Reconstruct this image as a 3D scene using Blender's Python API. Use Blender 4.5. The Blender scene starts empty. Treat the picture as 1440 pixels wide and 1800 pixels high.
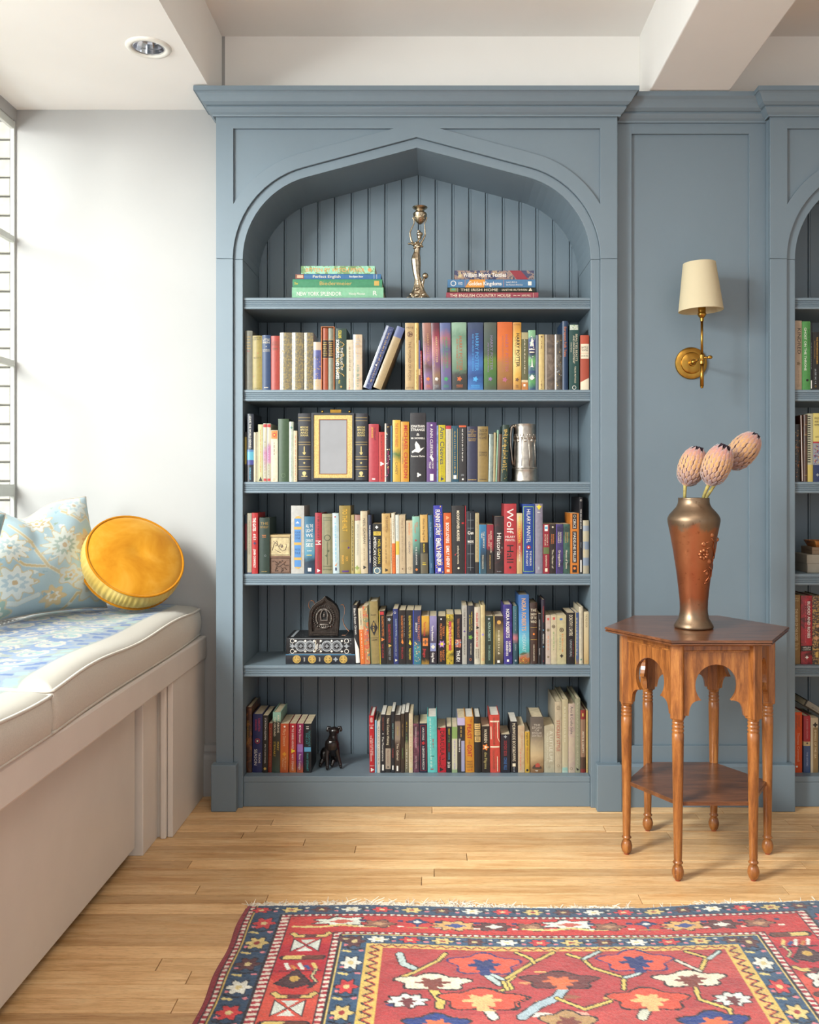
import bpy, bmesh, math, random
import numpy as np
from math import sin, cos, pi, radians, sqrt, atan2
from mathutils import Vector, Matrix
from mathutils.geometry import tessellate_polygon
random.seed(7)
S = bpy.context.scene
COL = S.collection
H = 1.14; F = 1600.0; PU = 770.0; PV = 852.0      # eye height, focal length in pixels, principal point
# ---------------------------------------------------------------- camera
cd = bpy.data.cameras.new('camera'); cam = bpy.data.objects.new('camera', cd); COL.objects.link(cam)
cam.location = (0, 0, H); cam.rotation_euler = (pi/2, 0, 0)
cd.sensor_fit = 'HORIZONTAL'; cd.sensor_width = 36; cd.lens = 36*F/1440
cd.shift_x = -(PU-720)/1440; cd.shift_y = -(900-PV)/1440
cd.clip_start = .05
S.camera = cam
# ---------------------------------------------------------------- world, daylight, exposure
w = bpy.data.worlds.new('world'); S.world = w; w.use_nodes = True
bg = w.node_tree.nodes['Background']; bg.inputs[0].default_value = (.95, .975, 1, 1); bg.inputs[1].default_value = .94
def area(name, loc, target, sx, sy, power, col):
    l = bpy.data.lights.new(name, 'AREA'); l.shape = 'RECTANGLE'; l.size = sx; l.size_y = sy
    l.energy = power; l.color = col
    o = bpy.data.objects.new(name, l); COL.objects.link(o); o.location = loc
    o.rotation_euler = (Vector(target)-Vector(loc)).to_track_quat('-Z', 'Z').to_euler()
    return o
area('window_daylight_low', (-2.6, .1, 2.0), (.2, 1.2, .9), 2.0, .9, 154, (.98, .99, 1))
area('window_daylight_far', (-2.6, 1.9, 2.0), (.2, 1.9, .9), 2.0, .9, 20, (.98, .99, 1))
area('window_daylight_high', (-2.5, .2, 2.95), (.2, 1.4, .3), 1.6, .8, 310, (1, .985, .96))
area('overhead_fill', (.5, 1.3, 2.6), (.5, 1.5, 0), 1.4, 1.2, 14, (1, .95, .88))  # overhead fill added to brighten floor and ceiling, stands for no fixture
S.view_settings.view_transform = 'Standard'; S.view_settings.look = 'None'
S.view_settings.exposure = 0.22; S.view_settings.gamma = 1; S.view_settings.use_curve_mapping = False

# ---------------------------------------------------------------- helpers
def W(u, v, D): return Vector(((u-PU)*D/F, D, H-(v-PV)*D/F))
def X(u, D): return (u-PU)*D/F
def Z(v, D): return H-(v-PV)*D/F
def lin(c):
    if isinstance(c, str):
        c = c.lstrip('#'); c = [int(c[i:i+2], 16)/255 for i in (0, 2, 4)]
    return tuple((x/12.92 if x <= .04045 else ((x+.055)/1.055)**2.4) for x in c)
MATS = {}
def nd(nt, t, **k):
    n = nt.nodes.new(t)
    for a, b in k.items():
        if a in ('op', 'operation'): n.operation = b
        elif a == 'blend': n.blend_type = b
        elif hasattr(n, a): setattr(n, a, b)
    return n
def base(name):
    m = bpy.data.materials.new(name); m.use_nodes = True
    nt = m.node_tree; p = nt.nodes['Principled BSDF']
    return m, nt, p
def mix(nt, fac, a, b, blend='MIX'):
    n = nt.nodes.new('ShaderNodeMix'); n.data_type = 'RGBA'; n.blend_type = blend
    for k, val in ((0, fac), (6, a), (7, b)):
        if hasattr(val, 'links'): nt.links.new(val, n.inputs[k])
        elif k == 0: n.inputs[0].default_value = val
        else: n.inputs[k].default_value = (*val, 1) if len(val) == 3 else val
    return n.outputs[2]
def ramp(nt, src, stops, interp='LINEAR'):
    r = nt.nodes.new('ShaderNodeValToRGB'); cr = r.color_ramp; cr.interpolation = interp
    while len(cr.elements) < len(stops): cr.elements.new(1)
    for e, (p, c) in zip(cr.elements, stops):
        e.position = p; e.color = (*c, 1)
    nt.links.new(src, r.inputs[0]); return r.outputs[0]
def noise(nt, scale, detail=2, vec=None, rough=.5, dist=0):
    n = nt.nodes.new('ShaderNodeTexNoise'); n.inputs['Scale'].default_value = scale
    n.inputs['Detail'].default_value = detail; n.inputs['Roughness'].default_value = rough
    n.inputs['Distortion'].default_value = dist
    if vec is not None: nt.links.new(vec, n.inputs['Vector'])
    return n.outputs[0]
def coords(nt, which='Object', scale=(1, 1, 1)):
    t = nt.nodes.new('ShaderNodeTexCoord'); m = nt.nodes.new('ShaderNodeMapping'); m.inputs['Scale'].default_value = scale
    nt.links.new(t.outputs[which], m.inputs[0]); return m.outputs[0]
def bump(nt, p, h, strength=.2, dist=.002):
    b = nt.nodes.new('ShaderNodeBump'); b.inputs['Strength'].default_value = strength; b.inputs['Distance'].default_value = dist
    nt.links.new(h, b.inputs['Height']); nt.links.new(b.outputs[0], p.inputs['Normal'])
def mat(name, col, rough=.5, metal=0, var=.06, vs=30, bmp=0, bs=200, spec=.5, coat=0, sheen=0):
    """plain procedural material: colour with slight mottling and optional fine relief"""
    key = (name, str(col), rough, metal)
    if key in MATS: return MATS[key]
    m, nt, p = base(name); c = lin(col)
    v = coords(nt)
    n = noise(nt, vs, 3, v)
    dk = tuple(x*(1-var*1.6) for x in c); lt = tuple(min(1, x*(1+var)) for x in c)
    nt.links.new(ramp(nt, n, [(.3, dk), (.7, lt)]), p.inputs['Base Color'])
    p.inputs['Roughness'].default_value = rough; p.inputs['Metallic'].default_value = metal
    p.inputs['Specular IOR Level'].default_value = spec; p.inputs['Coat Weight'].default_value = coat
    if sheen: p.inputs['Sheen Weight'].default_value = sheen; p.inputs['Sheen Roughness'].default_value = .4
    if bmp: bump(nt, p, noise(nt, bs, 3, v), bmp)
    MATS[key] = m; return m

class MB:
    """mesh collector"""
    def __init__(s): s.v = []; s.f = []; s.mi = []; s.cur = 0
    def add(s, vs, fs, M=None):
        o = len(s.v)
        for p in vs:
            p = Vector(p); s.v.append(tuple(M @ p) if M is not None else tuple(p))
        for f in fs: s.f.append(tuple(i+o for i in f)); s.mi.append(s.cur)
        return s
    def box(s, x0, x1, y0, y1, z0, z1, M=None, c=0):
        if c <= 0:
            vs = [(x, y, z) for z in (z0, z1) for y in (y0, y1) for x in (x0, x1)]
            fs = [(0, 2, 3, 1), (4, 5, 7, 6), (0, 1, 5, 4), (1, 3, 7, 5), (3, 2, 6, 7), (2, 0, 4, 6)]
            return s.add(vs, fs, M)
        pts = []
        idx = {}
        vs = []
        for sx in (0, 1):
            for sy in (0, 1):
                for sz in (0, 1):
                    px, py, pz = (x0, x1)[sx], (y0, y1)[sy], (z0, z1)[sz]
                    ix, iy, iz = (px+c, px-c)[sx], (py+c, py-c)[sy], (pz+c, pz-c)[sz]
                    for a, q in ((0, (px, iy, iz)), (1, (ix, py, iz)), (2, (ix, iy, pz))):
                        idx[sx, sy, sz, a] = len(vs); vs.append(q)
        fs = []
        g = lambda *k: idx[k]
        for a in range(3):
            for t in (0, 1):
                ks = []
                for (p, q) in ((0, 0), (1, 0), (1, 1), (0, 1)):
                    k = [p, q]; k.insert(a, t); ks.append(idx[tuple(k)+(a,)])
                if (t == 1) != (a == 1): fs.append(tuple(ks))
                else: fs.append(tuple(reversed(ks)))
        for a in range(3):
            b, d = [q for q in range(3) if q != a]
            for tb in (0, 1):
                for td in (0, 1):
                    k0 = [0, 0, 0]; k1 = [0, 0, 0]; k0[b] = k1[b] = tb; k0[d] = k1[d] = td; k1[a] = 1
                    fs.append((idx[tuple(k0)+(b,)], idx[tuple(k1)+(b,)], idx[tuple(k1)+(d,)], idx[tuple(k0)+(d,)]))
        for sx in (0, 1):
            for sy in (0, 1):
                for sz in (0, 1): fs.append((g(sx, sy, sz, 0), g(sx, sy, sz, 1), g(sx, sy, sz, 2)))
        return s.add(vs, fs, M)
    def lathe(s, prof, n=24, M=None, cap=True, sx=1, sy=1):
        vs = []; fs = []
        for r, z in prof:
            for i in range(n):
                a = 2*pi*i/n; vs.append((r*cos(a)*sx, r*sin(a)*sy, z))
        for j in range(len(prof)-1):
            for i in range(n):
                k = (i+1) % n
                fs.append((j*n+i, j*n+k, (j+1)*n+k, (j+1)*n+i))
        if cap:
            fs.append(tuple(reversed(range(n)))); fs.append(tuple(range((len(prof)-1)*n, len(prof)*n)))
        return s.add(vs, fs, M)
    def tube(s, pts, r, n=8, M=None, closed=False, cap=True):
        pts = [Vector(p) for p in pts]; L = len(pts)
        rs = r if isinstance(r, (list, tuple)) else [r]*L
        vs = []; fs = []; prev = None
        for i, p in enumerate(pts):
            if closed: t = pts[(i+1) % L]-pts[i-1]
            else: t = pts[min(i+1, L-1)]-pts[max(i-1, 0)]
            t.normalize()
            if prev is None:
                a = Vector((0, 0, 1)) if abs(t.z) < .9 else Vector((1, 0, 0)); nn = t.cross(a).normalized()
            else:
                nn = (prev-t*prev.dot(t))
                nn = nn.normalized() if nn.length > 1e-6 else prev
            prev = nn; b = t.cross(nn)
            for k in range(n):
                a = 2*pi*k/n; vs.append(p+(nn*cos(a)+b*sin(a))*rs[i])
        R = L if closed else L-1
        for i in range(R):
            for k in range(n):
                j = (i+1) % L; q = (k+1) % n
                fs.append((i*n+k, i*n+q, j*n+q, j*n+k))
        if cap and not closed:
            fs.append(tuple(reversed(range(n)))); fs.append(tuple(range((L-1)*n, L*n)))
        return s.add(vs, fs, M)
    def ball(s, c, r, n=12, m=8, M=None, rot=None):
        r = r if isinstance(r, (tuple, list)) else (r, r, r)
        T = Matrix.Translation(c) @ (rot.to_4x4() if rot is not None else Matrix.Identity(4))
        if M is not None: T = M @ T
        vs = [(0, 0, -r[2])]; fs = []
        for j in range(1, m):
            t = -pi/2+pi*j/m
            for i in range(n):
                a = 2*pi*i/n; vs.append((r[0]*cos(t)*cos(a), r[1]*cos(t)*sin(a), r[2]*sin(t)))
        vs.append((0, 0, r[2])); L = len(vs)-1
        for i in range(n): fs.append((0, 1+(i+1) % n, 1+i)); fs.append((L, L-n+i, L-n+(i+1) % n))
        for j in range(m-2):
            for i in range(n):
                k = (i+1) % n; fs.append((1+j*n+i, 1+j*n+k, 1+(j+1)*n+k, 1+(j+1)*n+i))
        return s.add(vs, fs, T)
    def prism(s, loops, y0, y1, M=None, plane='xz', back=True):
        """extrude a 2D outline (with holes) along y; loops of (x,z)"""
        loops = [[(float(a), float(b)) for a, b in l] for l in loops]
        tri = tessellate_polygon([[Vector((a, b, 0)) for a, b in l] for l in loops])
        flat = [p for l in loops for p in l]; N = len(flat)
        vs = [(a, y0, b) for a, b in flat]+[(a, y1, b) for a, b in flat]; fs = []
        for t in tri:
            a, b, c = [flat[i] for i in t]
            ar = (b[0]-a[0])*(c[1]-a[1])-(b[1]-a[1])*(c[0]-a[0])
            t = tuple(t) if ar > 0 else tuple(reversed(t))
            fs.append(t)
            if back: fs.append(tuple(i+N for i in reversed(t)))
        o = 0
        for li, l in enumerate(loops):
            ar = sum(l[i-1][0]*l[i][1]-l[i][0]*l[i-1][1] for i in range(len(l)))
            ccw = ar > 0
            if li > 0: ccw = not ccw
            for i in range(len(l)):
                j = (i+1) % len(l); q = (o+i, o+i+N, o+j+N, o+j)
                fs.append(q if ccw else tuple(reversed(q)))
            o += len(l)
        return s.add(vs, fs, M)
    def sweep(s, path, prof, z0=0, M=None):
        """moulding: path of (x,y) walked left to right, outward = right-hand side; prof of (out, z)"""
        P = [Vector((a, b)) for a, b in path]; vs = []; fs = []; n = len(prof)
        for i, p in enumerate(P):
            d0 = (P[i]-P[i-1]).normalized() if i else (P[1]-P[0]).normalized()
            d1 = (P[i+1]-P[i]).normalized() if i < len(P)-1 else d0
            n0 = Vector((d0.y, -d0.x)); n1 = Vector((d1.y, -d1.x)); b = (n0+n1).normalized(); k = 1/max(.3, b.dot(n0))
            for o, z in prof: vs.append((p.x+b.x*o*k, p.y+b.y*o*k, z0+z))
        for i in range(len(P)-1):
            for j in range(n):
                q = (j+1) % n; fs.append((i*n+j, (i+1)*n+j, (i+1)*n+q, i*n+q))
        fs.append(tuple(reversed(range(n)))); fs.append(tuple(range((len(P)-1)*n, len(P)*n)))
        return s.add(vs, fs, M)
    def mesh(s, name, mats, smooth=False):
        me = bpy.data.meshes.new(name); me.from_pydata(s.v, [], s.f)
        for m in (mats if isinstance(mats, (list, tuple)) else [mats]): me.materials.append(m)
        if len(me.materials) > 1: me.polygons.foreach_set('material_index', s.mi)
        if smooth: me.polygons.foreach_set('use_smooth', [True]*len(me.polygons))
        me.update(); return me
    def build(s, name, mats, parent=None, smooth=False, fix=False, loc=None):
        me = s.mesh(name, mats, smooth is not False)
        if fix:
            bm = bmesh.new(); bm.from_mesh(me); bmesh.ops.recalc_face_normals(bm, faces=bm.faces); bm.to_mesh(me); bm.free()
        if smooth == 'auto': me.set_sharp_from_angle(angle=radians(35))
        o = bpy.data.objects.new(name, me); COL.objects.link(o)
        if parent is not None: o.parent = parent
        if loc is not None: o.location = loc
        return o
def tag(o, label=None, cat=None, group=None, kind=None):
    if label: o['label'] = label
    if cat: o['category'] = cat
    if group: o['group'] = group
    if kind: o['kind'] = kind
    return o
def empty(name, loc=(0, 0, 0), rot=(0, 0, 0)):
    o = bpy.data.objects.new(name, None); COL.objects.link(o); o.empty_display_size = .05
    o.location = loc; o.rotation_euler = rot; return o
def bevel(o, w=.002, seg=2, ang=35):
    b = o.modifiers.new('bevel', 'BEVEL'); b.width = w; b.segments = seg; b.limit_method = 'ANGLE'; b.angle_limit = radians(ang); b.harden_normals = False
    return o
def remeshed(mb, name, m, parent, vox=.0015, smooth=3, loc=None):
    """fuse overlapping closed shapes into one continuous skin"""
    o = mb.build(name, m, parent)
    r = o.modifiers.new('fuse', 'REMESH'); r.mode = 'VOXEL'; r.voxel_size = vox; r.use_smooth_shade = True
    if smooth:
        k = o.modifiers.new('soft', 'SMOOTH'); k.iterations = smooth; k.factor = .5
    dg = bpy.context.evaluated_depsgraph_get(); me = bpy.data.meshes.new_from_object(o.evaluated_get(dg))
    o.modifiers.clear(); o.data = me
    me.polygons.foreach_set('use_smooth', [True]*len(me.polygons))
    if loc is not None: o.location = loc
    return o

class Canvas:
    """colour painting on a grid; becomes a point colour attribute of a woven surface"""
    def __init__(s, x0, x1, y0, y1, nx, ny, col):
        s.xs = np.linspace(x0, x1, nx); s.ys = np.linspace(y0, y1, ny)
        s.X, s.Y = np.meshgrid(s.xs, s.ys); s.c = np.empty((ny, nx, 3)); s.c[:] = lin(col)
    def win(s, a0, a1, b0, b1):
        i0, i1 = np.searchsorted(s.xs, [a0, a1]); j0, j1 = np.searchsorted(s.ys, [b0, b1])
        return slice(j0, j1), slice(i0, i1)
    def put(s, sl, m, col): s.c[sl][m] = lin(col)
    def poly(s, pts, col):
        pts = [(float(a), float(b)) for a, b in pts]
        xs = [p[0] for p in pts]; ys = [p[1] for p in pts]; sl = s.win(min(xs), max(xs), min(ys), max(ys))
        Xs, Ys = s.X[sl], s.Y[sl]; m = np.zeros(Xs.shape, bool)
        for i in range(len(pts)):
            (xa, ya), (xb, yb) = pts[i-1], pts[i]
            if ya == yb: continue
            m ^= ((ya > Ys) != (yb > Ys)) & (Xs < (xb-xa)*(Ys-ya)/(yb-ya)+xa)
        s.put(sl, m, col)
    def ell(s, x, y, rx, ry, col, lobes=0, amp=.25, ph=0):
        R = 1+amp; sl = s.win(x-rx*R, x+rx*R, y-ry*R, y+ry*R); dx = (s.X[sl]-x)/rx; dy = (s.Y[sl]-y)/ry
        r = np.hypot(dx, dy); lim = 1+(amp*np.cos(lobes*np.arctan2(dy, dx)+ph) if lobes else 0)
        s.put(sl, r < lim, col)
    def line(s, pts, wd, col):
        for (xa, ya), (xb, yb) in zip(pts[:-1], pts[1:]):
            sl = s.win(min(xa, xb)-wd, max(xa, xb)+wd, min(ya, yb)-wd, max(ya, yb)+wd)
            Xs, Ys = s.X[sl], s.Y[sl]; L = max(1e-9, (xb-xa)**2+(yb-ya)**2)
            t = np.clip(((Xs-xa)*(xb-xa)+(Ys-ya)*(yb-ya))/L, 0, 1)
            s.put(sl, np.hypot(Xs-xa-t*(xb-xa), Ys-ya-t*(yb-ya)) < wd, col)
def set_cols(me, cols):
    ca = me.color_attributes.new('weave', 'FLOAT_COLOR', 'POINT')
    a = np.ones((len(me.vertices), 4), np.float32); a[:len(cols), :3] = cols
    ca.data.foreach_set('color', a.ravel())
def mat_weave(name, rough=.9, bs=600, bst=.3, var=.15, bd=.001, sheen=.2):
    m, nt, p = base(name); a = nt.nodes.new('ShaderNodeAttribute'); a.attribute_name = 'weave'
    v = coords(nt); n = noise(nt, bs, 2, v)
    f = ramp(nt, n, [(.25, (1-var*1.5,)*3), (.75, (1+var*.3,)*3)])
    nt.links.new(mix(nt, 1, a.outputs[0], f, 'MULTIPLY'), p.inputs['Base Color'])
    p.inputs['Roughness'].default_value = rough; p.inputs['Sheen Weight'].default_value = sheen; p.inputs['Specular IOR Level'].default_value = .15
    bump(nt, p, n, bst, bd); return m

# ---------------------------------------------------------------- shared materials
BLUE = mat('blue_grey_paint', '#6c7b85', .42, var=.015, vs=6, bmp=.05, bs=90)
WHITE = mat('white_wall_paint', '#a6a5a3', .7, var=.012, vs=4, bmp=.06, bs=60)
CEIL = mat('ceiling_paint', '#f1eee9', .8, var=.01, vs=4)
TRIM = mat('cream_trim_paint', '#ddd3c8', .4, var=.02, vs=8, bmp=.06, bs=40)
WINP = mat('window_steel_paint', '#c9ccc6', .5, var=.03)
BRASS = mat('aged_brass', '#b0853c', .28, 1, var=.1, vs=40)
PEWTER = mat('pewter', '#b5ada2', .36, 1, var=.18, vs=45, bmp=.12, bs=120)
SILVER = mat('antique_silver', '#ab9c84', .3, 1, var=.25, vs=120, bmp=.2, bs=260)
PAGES = mat('page_edges', '#cbbb9c', .85, var=.1, vs=60)
PAGESW = mat('page_edges_white', '#d8d2c6', .85, var=.06, vs=60)
# ================================================================ the room
YW = 3.35            # wall plane left of the bookcase and above it
ZC = 2.79            # ceiling between the beams
ZS = 2.520           # underside of soffit and beam
ZF = 0.0
CX = -.0746          # centre of the left bookcase
def struct(name, mb, m, **k):
    o = mb.build(name, m, **k); o['kind'] = 'structure'; return o
# floor: oak strips laid left to right, each board a part
def wood(name, c1, c2, c3, sc, gscale=1, rough=.4, coat=0, objrand=.0):
    m, nt, p = base(name); v = coords(nt, 'Object', sc)
    oi = nt.nodes.new('ShaderNodeObjectInfo')
    vm = nt.nodes.new('ShaderNodeVectorMath'); vm.operation = 'ADD'; nt.links.new(v, vm.inputs[0])
    cb = nt.nodes.new('ShaderNodeCombineXYZ'); mu = nt.nodes.new('ShaderNodeMath'); mu.operation = 'MULTIPLY'; mu.inputs[1].default_value = 37
    nt.links.new(oi.outputs['Random'], mu.inputs[0])
    for i in range(3): nt.links.new(mu.outputs[0], cb.inputs[i])
    nt.links.new(cb.outputs[0], vm.inputs[1])
    n1 = noise(nt, 3.2*gscale, 5, vm.outputs[0], .62, .6); n2 = noise(nt, 26*gscale, 3, vm.outputs[0], .7)
    c = ramp(nt, n1, [(.3, lin(c1)), (.52, lin(c2)), (.72, lin(c3))])
    g = ramp(nt, n2, [(.36, (.60, .50, .40)), (.50, (1, 1, 1))])
    c = mix(nt, .5, c, g, 'MULTIPLY')
    if objrand:
        rr = ramp(nt, oi.outputs['Random'], [(0, (1-objrand, 1-objrand*1.15, 1-objrand*1.3)), (1, (1+objrand*.4,)*3)])
        c = mix(nt, 1, c, rr, 'MULTIPLY')
    nt.links.new(c, p.inputs['Base Color']); p.inputs['Roughness'].default_value = rough; p.inputs['Coat Weight'].default_value = coat
    p.inputs['Coat Roughness'].default_value = .25
    bump(nt, p, n2, .12, .0006); return m
OAK = wood('oak_floor', '#d39f66', '#ecc28c', '#f5d2a0', (1.2, 14, 14), 1, .36, .15, .26)
fl = struct('floor', MB().box(-2.2, 3.4, -1.2, 3.62, -.06, -.0185), mat('subfloor', '#2a1d12', .9))
fl['label'] = 'golden oak strip floor with narrow boards'
PW = .057; rng = random.Random(11)
far = MB(); y = 3.56; row = 0
while y > -1.15:
    x = -2.2+rng.uniform(-.6, 0)*0
    first = True
    while x < 3.4:
        L = rng.uniform(.5, 1.7)*(rng.random() if first else 1)+.15; first = False
        x1 = min(3.4, x+L)
        if x1 > 3.3: x1 = 3.4
        g = .0009; zt = rng.uniform(-.0006, .0002)
        if y-PW > 1.72 and x1 > -1.0:
            MB().box(-(x1-x)/2+g, (x1-x)/2-g, -PW/2+g, PW/2-g, -.018, zt, c=.0006).build('floorboard', OAK, fl, loc=((x+x1)/2, y-PW/2, 0))
        else:
            far.box(x+g, x1-g, y-PW+g, y-g, -.018, zt)
        x = x1
    y -= PW; row += 1
o = far.build('floorboards', OAK, fl); o['kind'] = 'stuff'
# walls
struct('wall_back', MB().box(-1.557, -.784, YW, YW+.14, -.018, ZS+.3), WHITE)
struct('wall_back_upper', MB().box(-.784, 3.4, YW, YW+.14, 2.497+.03, ZC+.1), CEIL)  # same white wall below; lighter paint here stands in for stronger light
struct('wall_back_niche', MB().box(-.784, 3.4, 3.545, 3.6, -.018, 2.53), WHITE)
# left wall: steel window over the bench
XL = -1.55
mb = MB().box(XL-.12, XL, -1.2, YW, 0, .70); mb.box(XL-.12, XL, -1.2, YW, 2.475, ZC+.05)
mb.box(XL-.12, XL, -1.2, -.75, .70, 2.475)
struct('wall_left', mb, WHITE)
struct('wall_right', MB().box(3.4, 3.5, -1.2, 3.6, 0, ZC+.05), WHITE)
# ceiling, soffit and beam
mb = MB().box(-.80, 3.4, -1.2, YW+.02, ZC, ZC+.1)
ce = struct('ceiling', mb, CEIL)
hole = [(-.913+.0492*cos(2*pi*i/48), -2.871+.0492*sin(2*pi*i/48)) for i in range(48)]
o = struct('ceiling_soffit', MB().prism([[(-1.62, -YW), (-.795, -YW), (-.795, 1.2), (-1.62, 1.2)], hole], ZS, ZC+.1, Matrix.Rotation(pi/2, 4, 'X')), CEIL, fix=True)
o = struct('ceiling_beam', MB().box(.742, 1.022, -1.2, YW, ZS, ZC+.05), CEIL); bevel(o, .004, 2)
# window: frame, muntins, panes
def glass_mat():
    m = bpy.data.materials.new('window_glass'); m.use_nodes = True; nt = m.node_tree; nt.nodes.clear()
    o = nt.nodes.new('ShaderNodeOutputMaterial'); t = nt.nodes.new('ShaderNodeBsdfTransparent'); g = nt.nodes.new('ShaderNodeBsdfGlossy')
    g.inputs['Roughness'].default_value = .02; fr = nt.nodes.new('ShaderNodeFresnel'); fr.inputs[0].default_value = 1.25
    t.inputs[0].default_value = (.96, .98, .97, 1)
    ge = nt.nodes.new('ShaderNodeNewGeometry'); mu = nt.nodes.new('ShaderNodeMath'); mu.operation = 'SUBTRACT'; mu.use_clamp = True; nt.links.new(fr.outputs[0], mu.inputs[0]); nt.links.new(ge.outputs['Backfacing'], mu.inputs[1])
    mx = nt.nodes.new('ShaderNodeMixShader'); nt.links.new(mu.outputs[0], mx.inputs[0]); nt.links.new(t.outputs[0], mx.inputs[1]); nt.links.new(g.outputs[0], mx.inputs[2])
    nt.links.new(mx.outputs[0], o.inputs[0]); return m
GLASS = glass_mat()
win = empty('window_1', (XL, 1.3, .7)); win['kind'] = 'structure'
def wpart(name, mb, m): 
    o = mb.build(name, m, win); o.matrix_parent_inverse = Matrix.Translation((-XL, -1.3, -.7)); return o
y0, y1 = -.75, YW-.002; zb, zt = .70, 2.475
mb = MB(); 
mb.box(XL-.018, XL-.004, y1-.012, y1, zb, zt); mb.box(XL-.018, XL-.004, y0, y0+.035, zb, zt)
mb.box(XL-.018, XL-.005, y0+.0352, y1-.0122, zt-.03, zt-.0005); mb.box(XL-.018, XL-.005, y0+.0352, y1-.0122, zb+.0005, zb+.03)
bevel(wpart('window_frame', mb, WINP), .0015)
ym = [y0+.035+(y1-y0-.047)*i/8 for i in range(9)]
zm = [.73, 1.12, 1.585, 2.04, 2.445]
for i in (1, 2, 3, 4, 5, 6, 7): bevel(wpart('mullion', MB().box(XL-.020, XL-.003, ym[i]-.009, ym[i]+.009, zb+.03, zt-.03), WINP), .002)
for k, z in enumerate(zm[1:4]):
    h = .022 if k == 0 else .011
    bevel(wpart('transom' if k == 0 else 'muntin', MB().box(XL-.022, XL-.002, y0+.035, y1-.0122, z-h, z+h), WINP), .002)
for i in range(8):
    for k in range(4):
        wpart('pane', MB().box(XL-.013, XL-.010, ym[i]+.0003, ym[i+1]-.0003, zm[k]+.008, zm[k+1]-.008), GLASS)
# white painted brick pier outside the window
BR = mat('white_painted_brick', '#a5a299', .85, var=.1, vs=18)
pier = struct('wall_outside', MB().box(-3.3, -1.685, 3.625, 3.9, -.2, 3.2), mat('painted_mortar', '#96938a', .9, var=.15, vs=30))
rb = random.Random(3); meb = {}
for r in range(46):
    z = -.2+r*.0752
    x = -1.69
    if r % 2: lens = [.10]+[.205]*8
    else: lens = [.205]*8
    for L in lens:
        if x-L < -3.3: break
        if L not in meb: meb[L] = MB().box(-L/2+.004, L/2-.004, -.007, .03, .0035, .0715, c=.003).mesh('brick', BR)
        o = bpy.data.objects.new('brick', meb[L]); COL.objects.link(o); o.parent = pier
        o.location = (x-L/2, 3.612+rb.uniform(-.003, .003), z); x -= L
# window reveal strip between glass and pier
struct('trim_1', MB().box(-1.682, -1.5575, 3.595, 3.62, 0, 2.9), mat('reveal_paint', '#8a939b', .6))
# skirting of the white wall, beside the bench
mb = MB().sweep([(-.86, YW-.001), (-.784, YW-.001)], [(0, 0), (.022, 0), (.022, .135), (.018, .15), (.012, .155), (.016, .165), (.012, .185), (0, .19)])
struct('baseboard_back', mb, WHITE)

# ================================================================ recessed downlight
dl = empty('downlight', (-.913, 2.871, ZS))
tag(dl, 'round recessed downlight with chrome reflector in the white ceiling', 'ceiling light')
mb = MB().lathe([(.050, -.001), (.052, -.006), (.060, -.0075), (.068, -.005), (.0705, -.0005), (.0705, .0)], 48, cap=False); mb.build('trim_ring', mat('white_enamel', '#e8e5dc', .35), dl, smooth=True)
CH = mat('chrome', '#c8c8cc', .12, 1, var=.05)
mb = MB().lathe([(.050, -.0015), (.049, -.003), (.046, -.0035)], 48, cap=False); mb.build('reflector_lip', CH, dl, smooth=True)
# the faceted cup sits in the soffit (the soffit is cut by a dark can behind it)
mb = MB()
n = 16
mb.lathe([(.0485, .0005), (.046, .012), (.041, .028), (.033, .045), (.026, .055)], n, cap=False); mb.build('reflector', CH, dl)
MB().lathe([(.0275, .056), (.020, .053), (.001, .052)], 24).build('lens', mat('lamp_lens', '#4b4a45', .3, var=.2), dl, smooth=True)

# ================================================================ bookcases
YF = 3.2; YB = 3.5; YS = 3.2216
zsp = H+(PV-454.5)/500
R0 = 150.2/500; TA = .2656
def arch(off, n=14, half=.614, Rr=R0):
    """right half then left half points of the pointed arch, offset outwards"""
    R = Rr+off; th = math.atan(TA); a1 = pi/2-th
    cx = half-Rr
    pts = [(cx+R*cos(a), R*sin(a)) for a in [a1*i/n for i in range(n+1)]]
    xe, ze = pts[-1]; zap = ze+xe*TA
    pts = pts+[(0, zap)]
    left = [(-x, z) for x, z in reversed(pts[:-1])]
    return pts+left          # right spring -> apex -> left spring
def zoff(p): return [(a, b+zsp) for a, b in p]
crown_raw = [(0, 215), (0, 204.6), (.009, 204.6), (.010, 201.7), (.017, 197.2), (.024, 191.2), (.027, 188.2), (.025, 185.8), (.031, 183.7), (.040, 177.8), (.048, 168.8), (.054, 162.8), (.060, 158.6), (.063, 158.3), (.063, 150.2), (0, 150.2)]
crown = [(p, Z(v, YF-p)) for p, v in crown_raw]
crown[-1] = (0, crown[-2][1]); crown[0] = (-.004, crown[1][1]); crown[-1] = (-.004, crown[-2][1])
shelf_v = [523, 685, 847, 1009, 1170]
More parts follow.
